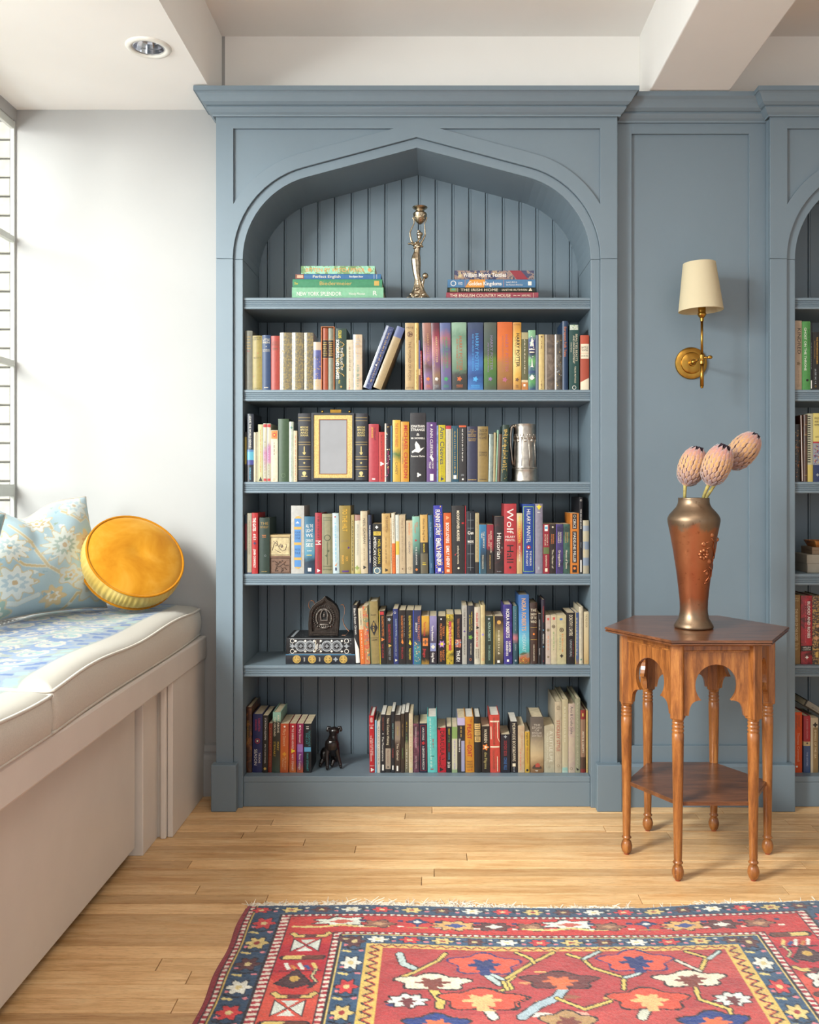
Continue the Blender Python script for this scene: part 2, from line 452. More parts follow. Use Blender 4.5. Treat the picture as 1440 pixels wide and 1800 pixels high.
def bookcase(cx, label):
    bc = empty('bookcase', (cx, YB, 0)); tag(bc, label, 'bookcase', None)
    inv = Matrix.Translation((0, -YB, 0))
    def part(name, mb, bv=.0015, **k):
        o = mb.build(name, k.pop('m', BLUE), bc, **k); o.location = (0, -YB, 0)
        if bv: bevel(o, bv, 2)
        return o
    ztop = 2.44
    outer = zoff(arch(.0325)); inner = zoff(arch(0)); sp = arch(.083)
    # upper frame with spandrel recesses
    loop = [(.706, zsp+.0008), (.706, ztop), (-.706, ztop), (-.706, zsp+.0008)]+list(reversed(outer))
    zt = H+(PV-225.6)/500
    half = [p for p in zoff(sp) if p[0] >= 0 and p[1] < zt and p[0] < .645]
    # right spandrel polygon
    xr = .645
    R = R0+.083; c0 = .614-R0
    zlow = zsp+sqrt(R*R-(xr-c0)**2); zap = max(p[1] for p in zoff(sp)); xtip = (zap-zt)/TA
    right = [(xr, zt), (xr, zlow)]+[p for p in half if p[1] > zlow+.004]+[(xtip, zt)]
    left = [(-a, b) for a, b in right]
    part('arch_panel', MB().prism([loop, right, left], YF, YF+.011), .0012)
    for hole in (right, left):
        part('spandrel_panel', MB().prism([hole], YF+.0105, YF+.016), 0)
    # stiles and inner band
    for s in (-1, 1):
        a, b = sorted((s*.706, s*.6465)); part('stile', MB().box(a, b, YF, YF+.011, .02, zsp-.0008))
        a, b = sorted((s*.6465, s*.614)); part('inner_stile', MB().box(a, b, YF+.011, YF+.03, 0, zsp-.0008))
        a, b = sorted((s*.7165, s*.629)); part('plinth_block', MB().box(a, b, YF-.03, YF+.0105, 0, .163), .003)
        a, b = sorted((s*.6465, s*.6145)); part('side_panel', MB().box(a, b, YF+.0303, YB+.03, 0, zsp-.001), 0)
    band = inner+list(reversed(outer)); band = band
    part('arch_band', MB().prism([band], YF+.0115, YF+.03), .0012)
    for s in (-1, 1):
        a, b = sorted((s*.706, s*.6468)); part('side_return', MB().box(a, b, YF+.0163, YB+.03, .02, 2.43), 0)
    # vaulted soffit
    off = zoff(arch(.010)); mb = MB()
    mb.prism([inner+list(reversed(off))], YF+.0303, YB+.001); o = part('arch_soffit', mb, 0)
    mb = MB().box(-.706, .706, YF+.031, YB+.03, 2.43, ztop); part('top_board', mb, 0)
    # crown
    crp = [(-.706, YW-.002), (-.706, YF), (.706, YF), (.706, 3.2445)]
    if cx > 0: crp[0] = (-.706, 3.2445)
    part('crown_moulding', MB().sweep(crp, crown), 0)
    # beadboard planks
    k = .06453; mbk = None
    for i in range(-10, 10):
        a = max(-.6142, i*k+.0008); b = min(.6142, (i+1)*k-.0008)
        mb = MB().prism([[(a, YB), (a+.003, YB-.004)] if 0 else [(0, 0), (1, 0), (1, 1)]], 0, 0) if 0 else MB()
        c = .0022
        pr = [(a, YB), (a+c, YB-.004), (a+.0065, YB-.004), (a+.0072, YB-.0024), (a+.0086, YB-.0024), (a+.0093, YB-.004), (b-c, YB-.004), (b, YB), (b, YB+.012), (a, YB+.012)]
        n = len(pr); zz = 2.42
        vs = [(p, q, .0) for p, q in pr]+[(p, q, zz) for p, q in pr]
        fs = [(j, (j+1) % n, (j+1) % n+n, j+n) for j in range(n)]+[tuple(reversed(range(n))), tuple(range(n, 2*n))]
        mb.add(vs, fs); o = mb.build('beadboard_plank', BLUE, bc); o.location = (0, -YB, 0)
    part('backing', MB().box(-.62, .62, YB+.0125, YB+.02, 0, 2.42), 0, m=mat('case_backing', '#39444a', .8))
    # shelves with reeded fronts
    for v in shelf_v:
        z1 = Z(v, YS); z0 = Z(v+20, YS); h = z1-z0
        pr = [(YB-.005, z0), (YS+.003, z0), (YS+.001, z0+.003), (YS+.001, z0+h*.22)]
        for j in range(3):
            q = z0+h*(.26+.16*j)
            pr += [(YS+.0045, q), (YS+.0015, q+h*.05), (YS+.0015, q+h*.10)]
        pr += [(YS+.0045, z0+h*.72), (YS, z0+h*.76), (YS, z1-.002), (YS+.002, z1), (YB-.005, z1)]
        n = len(pr); a, b = -.6135, .6135
        vs = [(a, p, q) for p, q in pr]+[(b, p, q) for p, q in pr]
        fs = [tuple(range(n)), tuple(reversed(range(n, 2*n)))]+[((j+1) % n, j, j+n, (j+1) % n+n) for j in range(n)]
        o = MB().add(vs, fs).build('shelf', BLUE, bc, fix=True); o.location = (0, -YB, 0)
    zb = Z(1365, YS)
    part('bottom_shelf', MB().box(-.6135, .6135, YS, YB-.005, zb-.02, zb), .002)
    part('kick_board', MB().box(-.6135, .6135, YS+.001, YS+.02, 0, zb-.0205), .0015)
    return bc
bookcase(CX, 'blue-grey arched bookcase full of books, left of the brass wall lamp')
bookcase(CX+1.949, 'blue-grey arched bookcase cut off by the right edge, beyond the side table')
# panelled section between the two cases
pn = empty('wall_panel', (.9, YB, 0)); tag(pn, 'blue-grey framed wall panel between the two bookcases behind the table', 'wall panel')
xa, xb = CX+.7062, CX+1.949-.7062; YP = 3.245
def pp(name, mb, bv=.0015):
    o = mb.build(name, BLUE, pn); o.location = (-.9, -YB, 0)
    if bv: bevel(o, bv, 2)
x0, x1 = X(1110.7, YP), X(1317.3, YP); z0, z1 = Z(1310.8, YP), Z(235, YP)
pp('panel_frame', MB().prism([[(xa, 0.02), (xb, 0.02), (xb, 2.44), (xa, 2.44)], [(x0, z0), (x1, z0), (x1, z1), (x0, z1)]], YP, YP+.012), .0012)
pp('recessed_panel', MB().box(x0-.02, x1+.02, YP+.0122, YP+.03, z0-.02, z1+.02), 0)
pp('crown_moulding', MB().sweep([(xa, YP), (xb, YP)], [(p, z-.004 if i not in (13, 14, 15) else z) for i, (p, z) in enumerate(crown)]), 0)
pp('base_moulding', MB().sweep([(xa, YP), (xb, YP)], [(0, 0), (.030, 0), (.030, .143), (.022, .152), (0, .152)]), 0)
# ================================================================ window bench
bn = empty('window_bench', (-1.2, 2.4, 0)); tag(bn, 'cream painted built-in bench under the window, below the seat cushions', 'bench')
def bp(name, mb, m=TRIM, bv=.003, **k):
    o = mb.build(name, m, bn, **k); o.location = (1.2, -2.4, 0)
    if bv: bevel(o, bv, 2)
    return o
YB0, YB1 = -.9, YW-.004
bp('rail', MB().box(-.872, -.850, YB0, YB1-.002, .503, .587), bv=.006)
bp('seat_board', MB().box(XL+.002, -.872, YB0, YB1, .565, .587))
bp('large_panel', MB().box(-.944, -.924, YB0, 2.775, .032, .52))
mb = MB().box(-.965, -.905, 2.793, 2.94, 0, .505)
bp('pilaster', mb)
bp('end_panel', MB().box(-.875, -.857, 2.9405, YB1, 0, .503))
bp('pilaster_strip', MB().box(-.893, -.8755, 2.925, 2.9395, 0, .503), bv=.004)
bp('return_board', MB().box(-.965, -.876, 2.9405, 2.955, 0, .503))
# narrow radiator grille behind the cushions
gm = MB(); gm.box(-1.548, -1.392, YB0, YB1, .588, .655)
bp('grille_box', gm, bv=.002)
DK = mat('grille_dark', '#3a3632', .8)
rg = bp('grille', MB().box(-1.54, -1.396, 1.2, 3.3, .6555, .6575), WHITE, 0)
mb = MB()
for i in range(130):
    for j in range(5):
        yy = 1.25+i*.0155; xx = -1.535+j*.026+(.007 if i % 2 else 0)
        mb.box(xx, xx+.018, yy, yy+.007, .6576, .6582)
o = bp('grille_slots', mb, DK, 0); o['kind'] = 'stuff'

# ---------------------------------------------------------------- seat cushions
WEAVE = mat_weave('embroidered_linen', .9, 900, .35, .1)
IV = mat('ivory_linen', '#c9c1b3', .9, var=.04, vs=300, bmp=.35, bs=700, sheen=.2)
def fx(y): return -.848-.026*max(0, (y-2.0))/1.3-.007*sin((y-2.0)*4.6)*(1 if y > 2 else .2)
def seat_cushion(y0, y1, zt, label, seed):
    ny = int((y1-y0)/.0042); nx = 118; xb = -1.375
    cv = Canvas(0, .53, y0, y1, nx, ny, '#b9b2a5'); rg = random.Random(seed)
    gx, gy = cv.X-.085, cv.Y; gsel = (np.sin(gx*21)+np.sin(gy*15+2*np.sin(gx*13)) > 0)[..., None]; cv.c[...] = np.where(gsel, lin('#8492a0'), lin('#919c95'))
    blues = ['#6480a6', '#8599b2', '#8ba8a6', '#7089ad', '#9aaca9', '#44659a']
    mgn = .085                                       # plain border at the front
    yy = y0-.1; k = 0
    while yy < y1+.1:
        # one repeat of the ikat: stepped ground patches, scrolls and lozenges
        for cx_, s in ((.19, 1), (.31, -1), (.43, 1)):
            col = rg.choice(blues[:5]); y_ = yy+(.055 if cx_ == .31 else 0)
            for q in range(7):
                a = .066*abs(sin(q*pi/6))+.012
                cv.poly([(cx_-.065+q*.018, y_-a), (cx_-.065+(q+1)*.018, y_-a), (cx_-.065+(q+1)*.018, y_+a), (cx_-.065+q*.018, y_+a)], col)
            cv.ell(cx_, y_, .040, .034, '#b9b2a5'); cv.ell(cx_, y_, .033, .027, rg.choice(blues)); cv.ell(cx_+.006, y_, .015, .012, '#b9b2a5'); cv.ell(cx_+.006, y_, .009, .007, blues[0])
            pts = [(cx_+(.056-.005*t)*cos(t*.75)*s, y_+(.054-.005*t)*sin(t*.75)) for t in range(9)]
            cv.line(pts, .0060, '#bfb9ad')
            cv.line([(cx_-.06, y_+.055), (cx_-.03, y_+.045), (cx_+.0, y_+.058), (cx_+.03, y_+.045), (cx_+.06, y_+.055)], .0052, '#bfb9ad')
            cv.ell(cx_-.06*s, y_+.055, .02, .010, blues[5]); cv.ell(cx_+.055*s, y_-.05, .016, .012, rg.choice(blues))
        for t in range(2):                            # stepped blocks along the border
            b = yy+t*.055; c = rg.choice([blues[5], '#4f6d9c', blues[3], blues[2]])
            cv.poly([(mgn, b), (mgn+.03, b-.006), (mgn+.036, b+.026), (mgn+.004, b+.030)], c)
        yy += .11; k += 1
    sl = cv.X < mgn-.004; cv.c[sl] = lin('#b9b2a5')
    a = np.repeat(np.linspace(0, 1, ny)[:, None], nx, 1)
    U = cv.X/.53
    xf = np.array([fx(y) for y in cv.ys])[:, None]
    PX = xf-U*(xf-xb); PY = cv.Y
    e = np.minimum(np.minimum(U*.53, (1-U)*.53), np.minimum(PY-y0, y1-PY))
    PZ = zt-.018*np.exp(-e/.02)+.006*np.sin(PX*16+seed)*np.sin(PY*9)
    rel = np.clip(.5*(np.abs(cv.c-np.array(lin('#b9b2a5'))).sum(2) > .04), 0, 1); PZ = PZ+rel*.0012
    vs = np.stack([PX, PY, PZ], 2).reshape(-1, 3)
    fs = []
    for j in range(ny-1):
        o = j*nx
        fs += [(o+i, o+nx+i, o+nx+i+1, o+i+1) for i in range(nx-1)]
    mb = MB(); mb.v = [tuple(map(float, p)) for p in vs]; mb.f = fs; mb.mi = [0]*len(fs)
    cols = (cv.c*.80).reshape(-1, 3)
    root = empty('seat_cushion', (-1.1, (y0+y1)/2, .587)); tag(root, label, 'cushion', 'seat cushions on the window bench')
    def lk(o): o.location = -root.location; return o
    me = mb.mesh('top_fabric', WEAVE, True); set_cols(me, cols); o = bpy.data.objects.new('top_fabric', me); COL.objects.link(o); o.parent = root; lk(o)
    # side walls from the rim down, bulging
    rim = [(0, j) for j in range(ny)]+[(i, ny-1) for i in range(nx)]+[(nx-1, j) for j in range(ny-1, -1, -1)]+[(i, 0) for i in range(nx-1, -1, -1)]
    ring = [Vector(vs[j*nx+i]) for i, j in rim][::3]
    c = Vector((-1.1, (y0+y1)/2, 0)); mb = MB(); K = 7; n = len(ring)
    for k in range(K+1):
        t = k/K
        for p in ring:
            d = Vector((p.x-c.x, 0, 0)).normalized() if abs(p.y-y0) > .01 and abs(p.y-y1) > .01 else Vector((0, p.y-c.y, 0)).normalized()
            q = p+d*((.010 if abs(d.x) > .5 else .003)*sin(pi*t)); q.z = p.z+(.589-p.z)*t; mb.v.append(tuple(q))
    for k in range(K):
        for i in range(n):
            j = (i+1) % n; mb.f.append((k*n+i, k*n+j, (k+1)*n+j, (k+1)*n+i)); mb.mi.append(0)
    mb.f.append(tuple(range(K*n, K*n+n))); mb.mi.append(0)
    lk(mb.build('side_fabric', IV, root, smooth=True, fix=True))
    pts = [Vector(p)+Vector((0, 0, -.001)) for p in ring]; lk(MB().tube(pts, .0042, 6, closed=True).build('piping', IV, root, smooth=True, fix=True))
    pts = [Vector((p.x, p.y, .5935)) for p in ring]; lk(MB().tube(pts, .0042, 6, closed=True).build('piping', IV, root, smooth=True, fix=True))
seat_cushion(2.005, 3.338, .708, 'long ivory seat cushion with blue ikat top under the round yellow cushion', 3)
seat_cushion(.35, 1.995, .700, 'ivory seat cushion end with blue ikat top at the lower left edge of the photo', 9)

# ---------------------------------------------------------------- round yellow cushion
def velvet(name, c1, c2, c3):
    m, nt, p = base(name); v = coords(nt)
    n = noise(nt, 7, 4, v, .6, .5); c = ramp(nt, n, [(.3, lin(c1)), (.5, lin(c2)), (.7, lin(c3))])
    nt.links.new(c, p.inputs['Base Color']); p.inputs['Roughness'].default_value = .85
    p.inputs['Sheen Weight'].default_value = .8; p.inputs['Sheen Roughness'].default_value = .35; p.inputs['Sheen Tint'].default_value = (*lin('#ffe0a0'), 1)
    p.inputs['Specular IOR Level'].default_value = .1
    bump(nt, p, noise(nt, 320, 2, v), .2, .001); return m
VEL = velvet('amber_velvet', '#a5670e', '#b87e1e', '#c69238'); VELS = velvet('pale_gold_velvet', '#b99848', '#c7ac60', '#d1b977')
VELP = velvet('amber_cord', '#a3650c', '#ad7014', '#b87c1a')
rc = empty('round_cushion', (-1.043, 3.108, .876)); tag(rc, 'round golden yellow velvet cushion with piping leaning on the wall', 'cushion')
Rr = .160; th = .039; N = 64
mb = MB(); mb.lathe([(r, th+.028*(1-(r/Rr)**2)**.7-.007*math.exp(-(r/.03)**2)) for r in [Rr*(1-k/16) for k in range(0, 16)]+[.001]], N, cap=False)
mb.build('front_panel', VEL, rc, smooth=True, fix=True)
mb = MB(); mb.lathe([(r, -th-.028*(1-(r/Rr)**2)**.7) for r in [Rr*(1-k/12) for k in range(0, 12)]+[.001]], N, cap=False)
mb.build('back_panel', VEL, rc, smooth=True, fix=True)
vs = []; mb = MB(); NN = 240
for k in range(9):
    t = k/8; z = th-2*th*t
    for i in range(NN):
        a = 2*pi*i/NN; r = Rr+.010*sin(pi*t)+.0018*sin(a*67+2*sin(a*9))*sin(pi*t)**.5
        mb.v.append((r*cos(a), r*sin(a), z))
for k in range(8):
    for i in range(NN): j = (i+1) % NN; mb.f.append((k*NN+i, k*NN+j, (k+1)*NN+j, (k+1)*NN+i)); mb.mi.append(0)
mb.build('gusset', VELS, rc, smooth=True, fix=True)
for z in (th, -th): MB().tube([((Rr+.003)*cos(2*pi*i/72), (Rr+.003)*sin(2*pi*i/72), z) for i in range(72)], .0042, 8, closed=True).build('piping', VELP, rc, smooth=True)
nrm = Vector((.52, -.60, .61)).normalized(); rc.rotation_euler = nrm.to_track_quat('Z', 'Y').to_euler()

# ---------------------------------------------------------------- floral pillows
def pillow(name, size, thick, loc, wdir, lean, label, cv, seed, chop=.0, asp=1.0, roll=0.0):
    root = empty(name, loc); tag(root, label, 'pillow')
    n = cv.c.shape[0]; wd = Vector(wdir).normalized(); up = Vector((0, 0, 1)); nr = Vector((wd.y, -wd.x, 0))
    up2 = (up*cos(lean)-nr*sin(lean)).normalized(); n2 = wd.cross(up2).normalized()
    if n2.dot(nr) < 0: n2 = -n2
    g = np.linspace(-1, 1, n); Ux, Uy = np.meshgrid(g, g)
    def pos(sgn):
        T = np.clip(1-np.abs(Ux)**3.2, 0, 1)**.55*np.clip(1-np.abs(Uy)**3.2, 0, 1)**.55*thick
        sh = 1-.07*(1-Ux**2)*(np.abs(Uy)**2); sw = 1-.07*(1-Uy**2)*(np.abs(Ux)**2)
        ex = Ux*size/2*sw; ey = Uy*size/2*sh*asp
        ey = ey-chop*np.exp(-((Ux+.18)/.42)**2)*(np.clip((Uy+1)/2, 0, 1)**2)
        ex, ey = ex*cos(roll)+ey*sin(roll), ey*cos(roll)-ex*sin(roll)
        wob = .006*np.sin(Ux*7+seed)*np.cos(Uy*6)+.012*np.exp(-((Ux+.18)/.10)**2)*np.clip(Uy, 0, 1)*-1
        q = T*sgn+wob*T/thick*sgn
        return ex[..., None]*np.array(wd)+ey[..., None]*np.array(up2)+q[..., None]*np.array(n2)
    for sgn, nm in ((1, 'front_fabric'), (-1, 'back_fabric')):
        P = pos(sgn).reshape(-1, 3); mb = MB(); mb.v = [tuple(map(float, p)) for p in P]
        for j in range(n-1):
            for i in range(n-1):
                q = (j*n+i, j*n+i+1, (j+1)*n+i+1, (j+1)*n+i); mb.f.append(q); mb.mi.append(0)
        me = mb.mesh(nm, WEAVE, True); set_cols(me, cv.c.reshape(-1, 3))
        bm = bmesh.new(); bm.from_mesh(me); bmesh.ops.recalc_face_normals(bm, faces=bm.faces); bm.to_mesh(me); bm.free()
        o = bpy.data.objects.new(nm, me); COL.objects.link(o); o.parent = root
    P = pos(1); e = [P[0, i] for i in range(0, n, 3)]+[P[j, -1] for j in range(0, n, 3)]+[P[-1, i] for i in range(n-1, -1, -3)]+[P[j, 0] for j in range(n-1, -1, -3)]
    MB().tube([Vector(p) for p in e], .003, 6, closed=True).build('seam', IV, root, smooth=True)
    return root
cv = Canvas(-1, 1, -1, 1, 190, 190, '#a9c3cd'); R_ = random.Random(5)
def vine(pts, c='#d3b778', w=.022):
    cv.line(pts, w+.012, '#e4ddc4'); cv.line(pts, w, c)
vine([(-1, .2), (-.7, .1), (-.45, -.15), (-.1, -.2), (.15, -.4), (.4, -.35)]); vine([(-.1, -.2), (-.3, .3), (-.55, .55)]); vine([(.35, .75), (.6, .5), (.8, .6), (1, .4)])
vine([(.2, -1), (.35, -.75), (.7, -.8), (1, -.6)]); vine([(-1, -.7), (-.6, -.8), (-.3, -.7)], '#dfe5df', .03); vine([(-.2, .9), (.05, .75), (.1, .5)])
for (x, y, r, c, c2, lb) in [(.22, .12, .30, '#dfe2d6', '#9fb09c', 13), (-.62, .15, .24, '#e6e6dc', '#b9c9c9', 11), (.70, .12, .2, '#d5b582', '#c28f4e', 7), (.25, -.42, .17, '#cdd3d0', '#d9bf84', 5), (-.62, -.45, .26, '#e4e6df', '#b3c6cd', 9), (.62, -.62, .27, '#d4d8cd', '#c9b68a', 6), (-.1, .72, .2, '#e3e5de', '#cdb27c', 9), (.62, .82, .22, '#e2e4da', '#b5c7cc', 8), (-.8, .75, .2, '#6f9a9c', '#d9cfae', 6), (-.05, -.75, .17, '#dcc08a', '#e7e3d6', 7), (-.9, -.9, .2, '#8fae9c', '#dcd9c6', 6), (.9, -.2, .16, '#9db08f', '#7f9a80', 6)]:
    cv.ell(x, y, r*1.12, r*1.02, '#d6bd84', lb, .20, .4); cv.ell(x, y, r, r*.9, c, lb, .22, .4); cv.ell(x, y, r*.6, r*.5, c2, lb, .2, 1); cv.ell(x, y, r*.36, r*.3, c, 5, .2); cv.ell(x, y, r*.15, r*.15, '#c99c4e')
for i in range(60):
    x, y = R_.uniform(-1, 1), R_.uniform(-1, 1); cv.ell(x, y, R_.uniform(.02, .05), R_.uniform(.015, .035), R_.choice(['#dfe3dc', '#8fb0bd', '#d3b778', '#93a88c']), 3, .3)
fade = .30+.14*np.sin(cv.X*5+1)*np.cos(cv.Y*4)
cv.c = cv.c*(1-fade[..., None])+np.array(lin('#b3c6cc'))*fade[..., None]
o = pillow('floral_pillow', .46, .075, (-1.306, 2.968, .907), (.505, .863, 0), .28, 'square pale blue floral pillow with slumped top behind the yellow cushion', cv, 1, .06, .86)
cv2 = Canvas(-1, 1, -1, 1, 60, 60, '#8db0b8')
for i in range(40):
    x, y = R_.uniform(-1, 1), R_.uniform(-1, 1); cv2.ell(x, y, .13, .1, R_.choice(['#5f8f98', '#dfe3dc', '#c9b98c']), 5, .3)
pillow('floral_pillow', .35, .05, (-1.402, 2.555, .928), (.505, .863, 0), .12, 'teal printed pillow just entering at the left edge of the photo', cv2, 2, .0, 1.0, .26)

# ================================================================ rug
RX0, RX1, RY0 = -.519, 1.083, 0.0
def yedge(x): return float(np.interp(x, [-.6, -.2, .1, .4, .55, .7, .85, 1.0, 1.2], [2.447, 2.452, 2.440, 2.432, 2.432, 2.447, 2.462, 2.476, 2.487]))
def rug():
    nx = 470; y_a = np.arange(0, .74, .0034); y_b = np.arange(.74, 2.44, .012); bb = np.concatenate([y_a, y_b]); ny = len(bb)
    cv = Canvas(0, RX1-RX0, 0, 1, nx, ny, '#b23a38'); cv.ys = bb; cv.X, cv.Y = np.meshgrid(cv.xs, bb)
    Wd = RX1-RX0; A, B = cv.X, cv.Y
    mb_ = np.interp(B, [0, .003, .053, .066, .150, .168, .208, .228, 2.5], [.034, .036, .105, .136, .253, .283, .343, .383, 2.66])
    aL = np.minimum(A, Wd-A); d = np.minimum(aL, mb_); top = mb_ < aL
    s = np.where(top, A, B); rs = np.random.RandomState(4); c = cv.c
    fieldn = rs.rand(*A.shape)
    c[...] = np.where((np.sin(B*23+1.3)+np.sin(A*3+B*9) > .4)[..., None], lin('#b84743'), lin('#ab3c3e'))
    def Lc(m, col): c[m] = lin(col)
    Lc(d < .385, '#d8b45c'); z = (d > .350) & (d < .377); Lc(z, '#d6b265')
    zz = np.abs(((s/.030) % 1)-.5)*2*.024+.351
    Lc(z & (np.abs(d-zz) < .0035), '#2a2430'); Lc(z & (np.abs(d-zz-.006) < .0028) & (d < .377), '#c23a2c')
    Lc((d > .283) & (d < .343), '#31506f'); Lc((d > .278) & (d < .283), '#dcc071')
    for a, b in ((.253, .278), (.105, .136), (.015, .033)):
        m = (d > a) & (d < b); Lc(m, '#231c26'); m = (d > a+.005) & (d < b-.005); ph = (s/.018+(d-a)*8) % 1
        Lc(m, '#a82535'); Lc(m & (ph < .5), '#e6d8c8')
    m = (d > .136) & (d < .253); Lc(m, '#c03230'); Lc(m & (B > .40+.05*np.sin(A*40)), '#d04f3e'); Lc(m & (B > .21) & (B < .34), '#b52030')
    Lc((d > .036) & (d < .105), '#2c4763'); Lc(d < .015, '#8e2433')
    # rosettes with a dark meander in both blue guard stripes
    def guard(lo, hi, n0, alongA, side):
        wd = hi-lo; mid = (lo+hi)/2; k = 0; t = .05 if alongA else .10; cols = ['#c8363a', '#d9bf7a', '#5d3034', '#e3e0d2']
        k1 = .040 if alongA else .05
        end = Wd-.05 if alongA else 2.35
        sy = .55 if alongA else 1
        while t < end:
            col = cols[k % 4]
            if alongA: b = np.interp(mid, [.036, .105, .283, .343], [.003, .053, .168, .208]); x, y = t, b; rx, ry = .022, .0125
            else: x = mid if side < 0 else Wd-mid; y = t; rx, ry = wd*.34, .024
            ok = (lo < min(x, Wd-x) or not alongA)
            if (not alongA and (y < (.01 if lo < .2 else .18))) or (alongA and not (lo < x < Wd-lo)): t += k1; k += 1; continue
            cv.ell(x, y, rx*1.18, ry*1.18, '#161a2c', 6, .25); cv.ell(x, y, rx, ry, col, 6, .25); cv.ell(x, y, rx*.35, ry*.35, '#d9c48a' if col != '#d9bf7a' else '#9a3030')
            h = k1 if alongA else k1
            if alongA:
                cv.line([(x+rx*1.3, y-ry*.9), (x+h*.75, y+ry*.5), (x+h*1.1, y-ry*.8)], .0022, '#13192b'); cv.ell(x+h*1.0, y+ry*.6, .006, .004, '#d97f86'); cv.ell(x+h*1.0, y-ry*.8, .005, .003, '#e6dcc6')
            else:
                cv.line([(x-rx*1.2, y+.03), (x, y+.042), (x+rx*1.2, y+.034)], .003, '#13192b'); cv.line([(x-rx*1.1, y+.045), (x-rx*.3, y+.05)], .004, '#d8c37c'); cv.ell(x+rx, y+.045, .006, .005, '#d97f86'); cv.ell(x-rx, y+.018, .005, .005, '#e07a80')
            t += k1*2; k += 1
    for lo, hi in ((.283, .343), (.036, .105)):
        guard(lo, hi, 0, True, 0); guard(lo, hi, 0, False, -1); guard(lo, hi, 0, False, 1)
    # main red border motifs
    y = .108; k = 0; x = .27
    def flower(x, y, rx, ry, c1, c2, lb=6):
        cv.ell(x, y, rx*1.15, ry*1.2, '#241b24', lb, .2); cv.ell(x, y, rx, ry, c1, lb, .2); cv.ell(x, y, rx*.45, ry*.45, c2, 4, .2)
    while x < Wd-.22:
        t = k % 6
        if t == 0:
            flower(x, y-.012, .062, .020, '#dfe2d4', '#c45a4a', 7); cv.line([(x-.12, y+.012), (x-.05, y+.017), (x, y+.006), (x+.05, y+.017), (x+.12, y+.012)], .0045, '#ddc87f')
        elif t in (1, 5): flower(x, y, .034, .017, '#8a5a45', '#b98c68', 5)
        elif t == 2: flower(x, y-.014, .022, .012, '#22356a', '#dfe2d4', 4); cv.line([(x, y), (x, y+.02)], .004, '#22356a'); cv.line([(x-.025, y+.018), (x+.025, y+.016)], .003, '#b08b4e')
        elif t == 3: flower(x, y, .052, .021, '#d9a865', '#3a4a86', 9)
        else: flower(x, y, .042, .018, '#5d2f30', '#e6e0d2', 6)
        cv.poly([(x+.046, y-.020), (x+.062, y-.020), (x+.062, y-.010), (x+.046, y-.010)], '#22305e'); cv.poly([(x+.046, y+.010), (x+.064, y+.010), (x+.064, y+.017), (x+.046, y+.017)], '#e9dccb')
        x += .098; k += 1
    for sgn in (0, 1):
        yy = .17; k = 0; q = lambda t: t if sgn == 0 else Wd-t
        while yy < 2.4:
            t = (k+sgn*2) % 4
            xm = q(.195)
            if t == 0:
                cv.line([(q(.155), yy-.012), (q(.165), yy), (q(.235), yy), (q(.245), yy-.012)], .0085, '#241b24'); cv.line([(q(.155), yy-.012), (q(.165), yy), (q(.235), yy), (q(.245), yy-.012)], .006, '#dcc071'); cv.ell(q(.2), yy, .016, .009, '#5d2f30'); yy += .045
            elif t == 1:
                if sgn == 0:
                    for s2 in (-1, 1):
                        cv.poly([(xm, yy), (xm+s2*.036, yy-.034), (xm+s2*.036, yy+.034)], '#241b24'); cv.poly([(xm+s2*.004, yy), (xm+s2*.032, yy-.027), (xm+s2*.032, yy+.027)], '#d9ddd2')
                        cv.poly([(xm, yy+s2*.006), (xm-.02, yy+s2*.028), (xm+.02, yy+s2*.028)], '#d9ddd2')
                else: flower(xm, yy, .036, .034, '#e6e4d8', '#8a3a34', 5)
                yy += .058
            elif t == 2:
                cv.line([(q(.15), yy), (q(.24), yy)], .011, '#241b24'); cv.line([(q(.155), yy), (q(.2), yy)], .008, '#dcc071'); cv.line([(q(.2), yy), (q(.236), yy)], .008, '#6a3a2c')
                for i in range(5): cv.line([(q(.16+i*.016), yy+.028+.01*(i % 2)), (q(.17+i*.016), yy+.05)], .0045, ['#dfe2d4', '#c87f3e', '#dfe2d4', '#2b4a86', '#dcc071'][i])
                cv.line([(q(.15), yy+.06), (q(.245), yy+.06)], .003, '#241b24'); yy += .085
            else:
                xx = q(.19); cv.poly([(xx-.046, yy+.03), (xx, yy-.036), (xx+.046, yy+.03), (xx, yy+.05)], '#241b24'); cv.poly([(xx-.038, yy+.027), (xx, yy-.027), (xx+.038, yy+.027), (xx, yy+.043)], '#4a2a30'); cv.ell(xx, yy+.008, .012, .012, '#c9a04e')
                cv.line([(q(.235), yy-.03), (q(.228), yy), (q(.242), yy+.02), (q(.23), yy+.045)], .005, '#3a2c34'); cv.line([(q(.235), yy-.03), (q(.228), yy), (q(.242), yy+.02)], .0025, '#c9bf8e'); yy += .08
            k += 1
    # ---- field: positions read off the photograph through the lens
    def fp(X_, Y_, crop=0):
        u = (320 if crop == 0 else 860)+X_*.40278; v = 1540+Y_*.40278
        D = F*H/(v-PV); x = (u-PU)*D/F; return x-RX0, yedge(x)-D
    def vn(pts, crop, col='#d8bb62', w=.0040):
        p = [fp(a, b, crop) for a, b in pts]; cv.line(p, w+.0036, '#2a1d22'); cv.line(p, w, col)
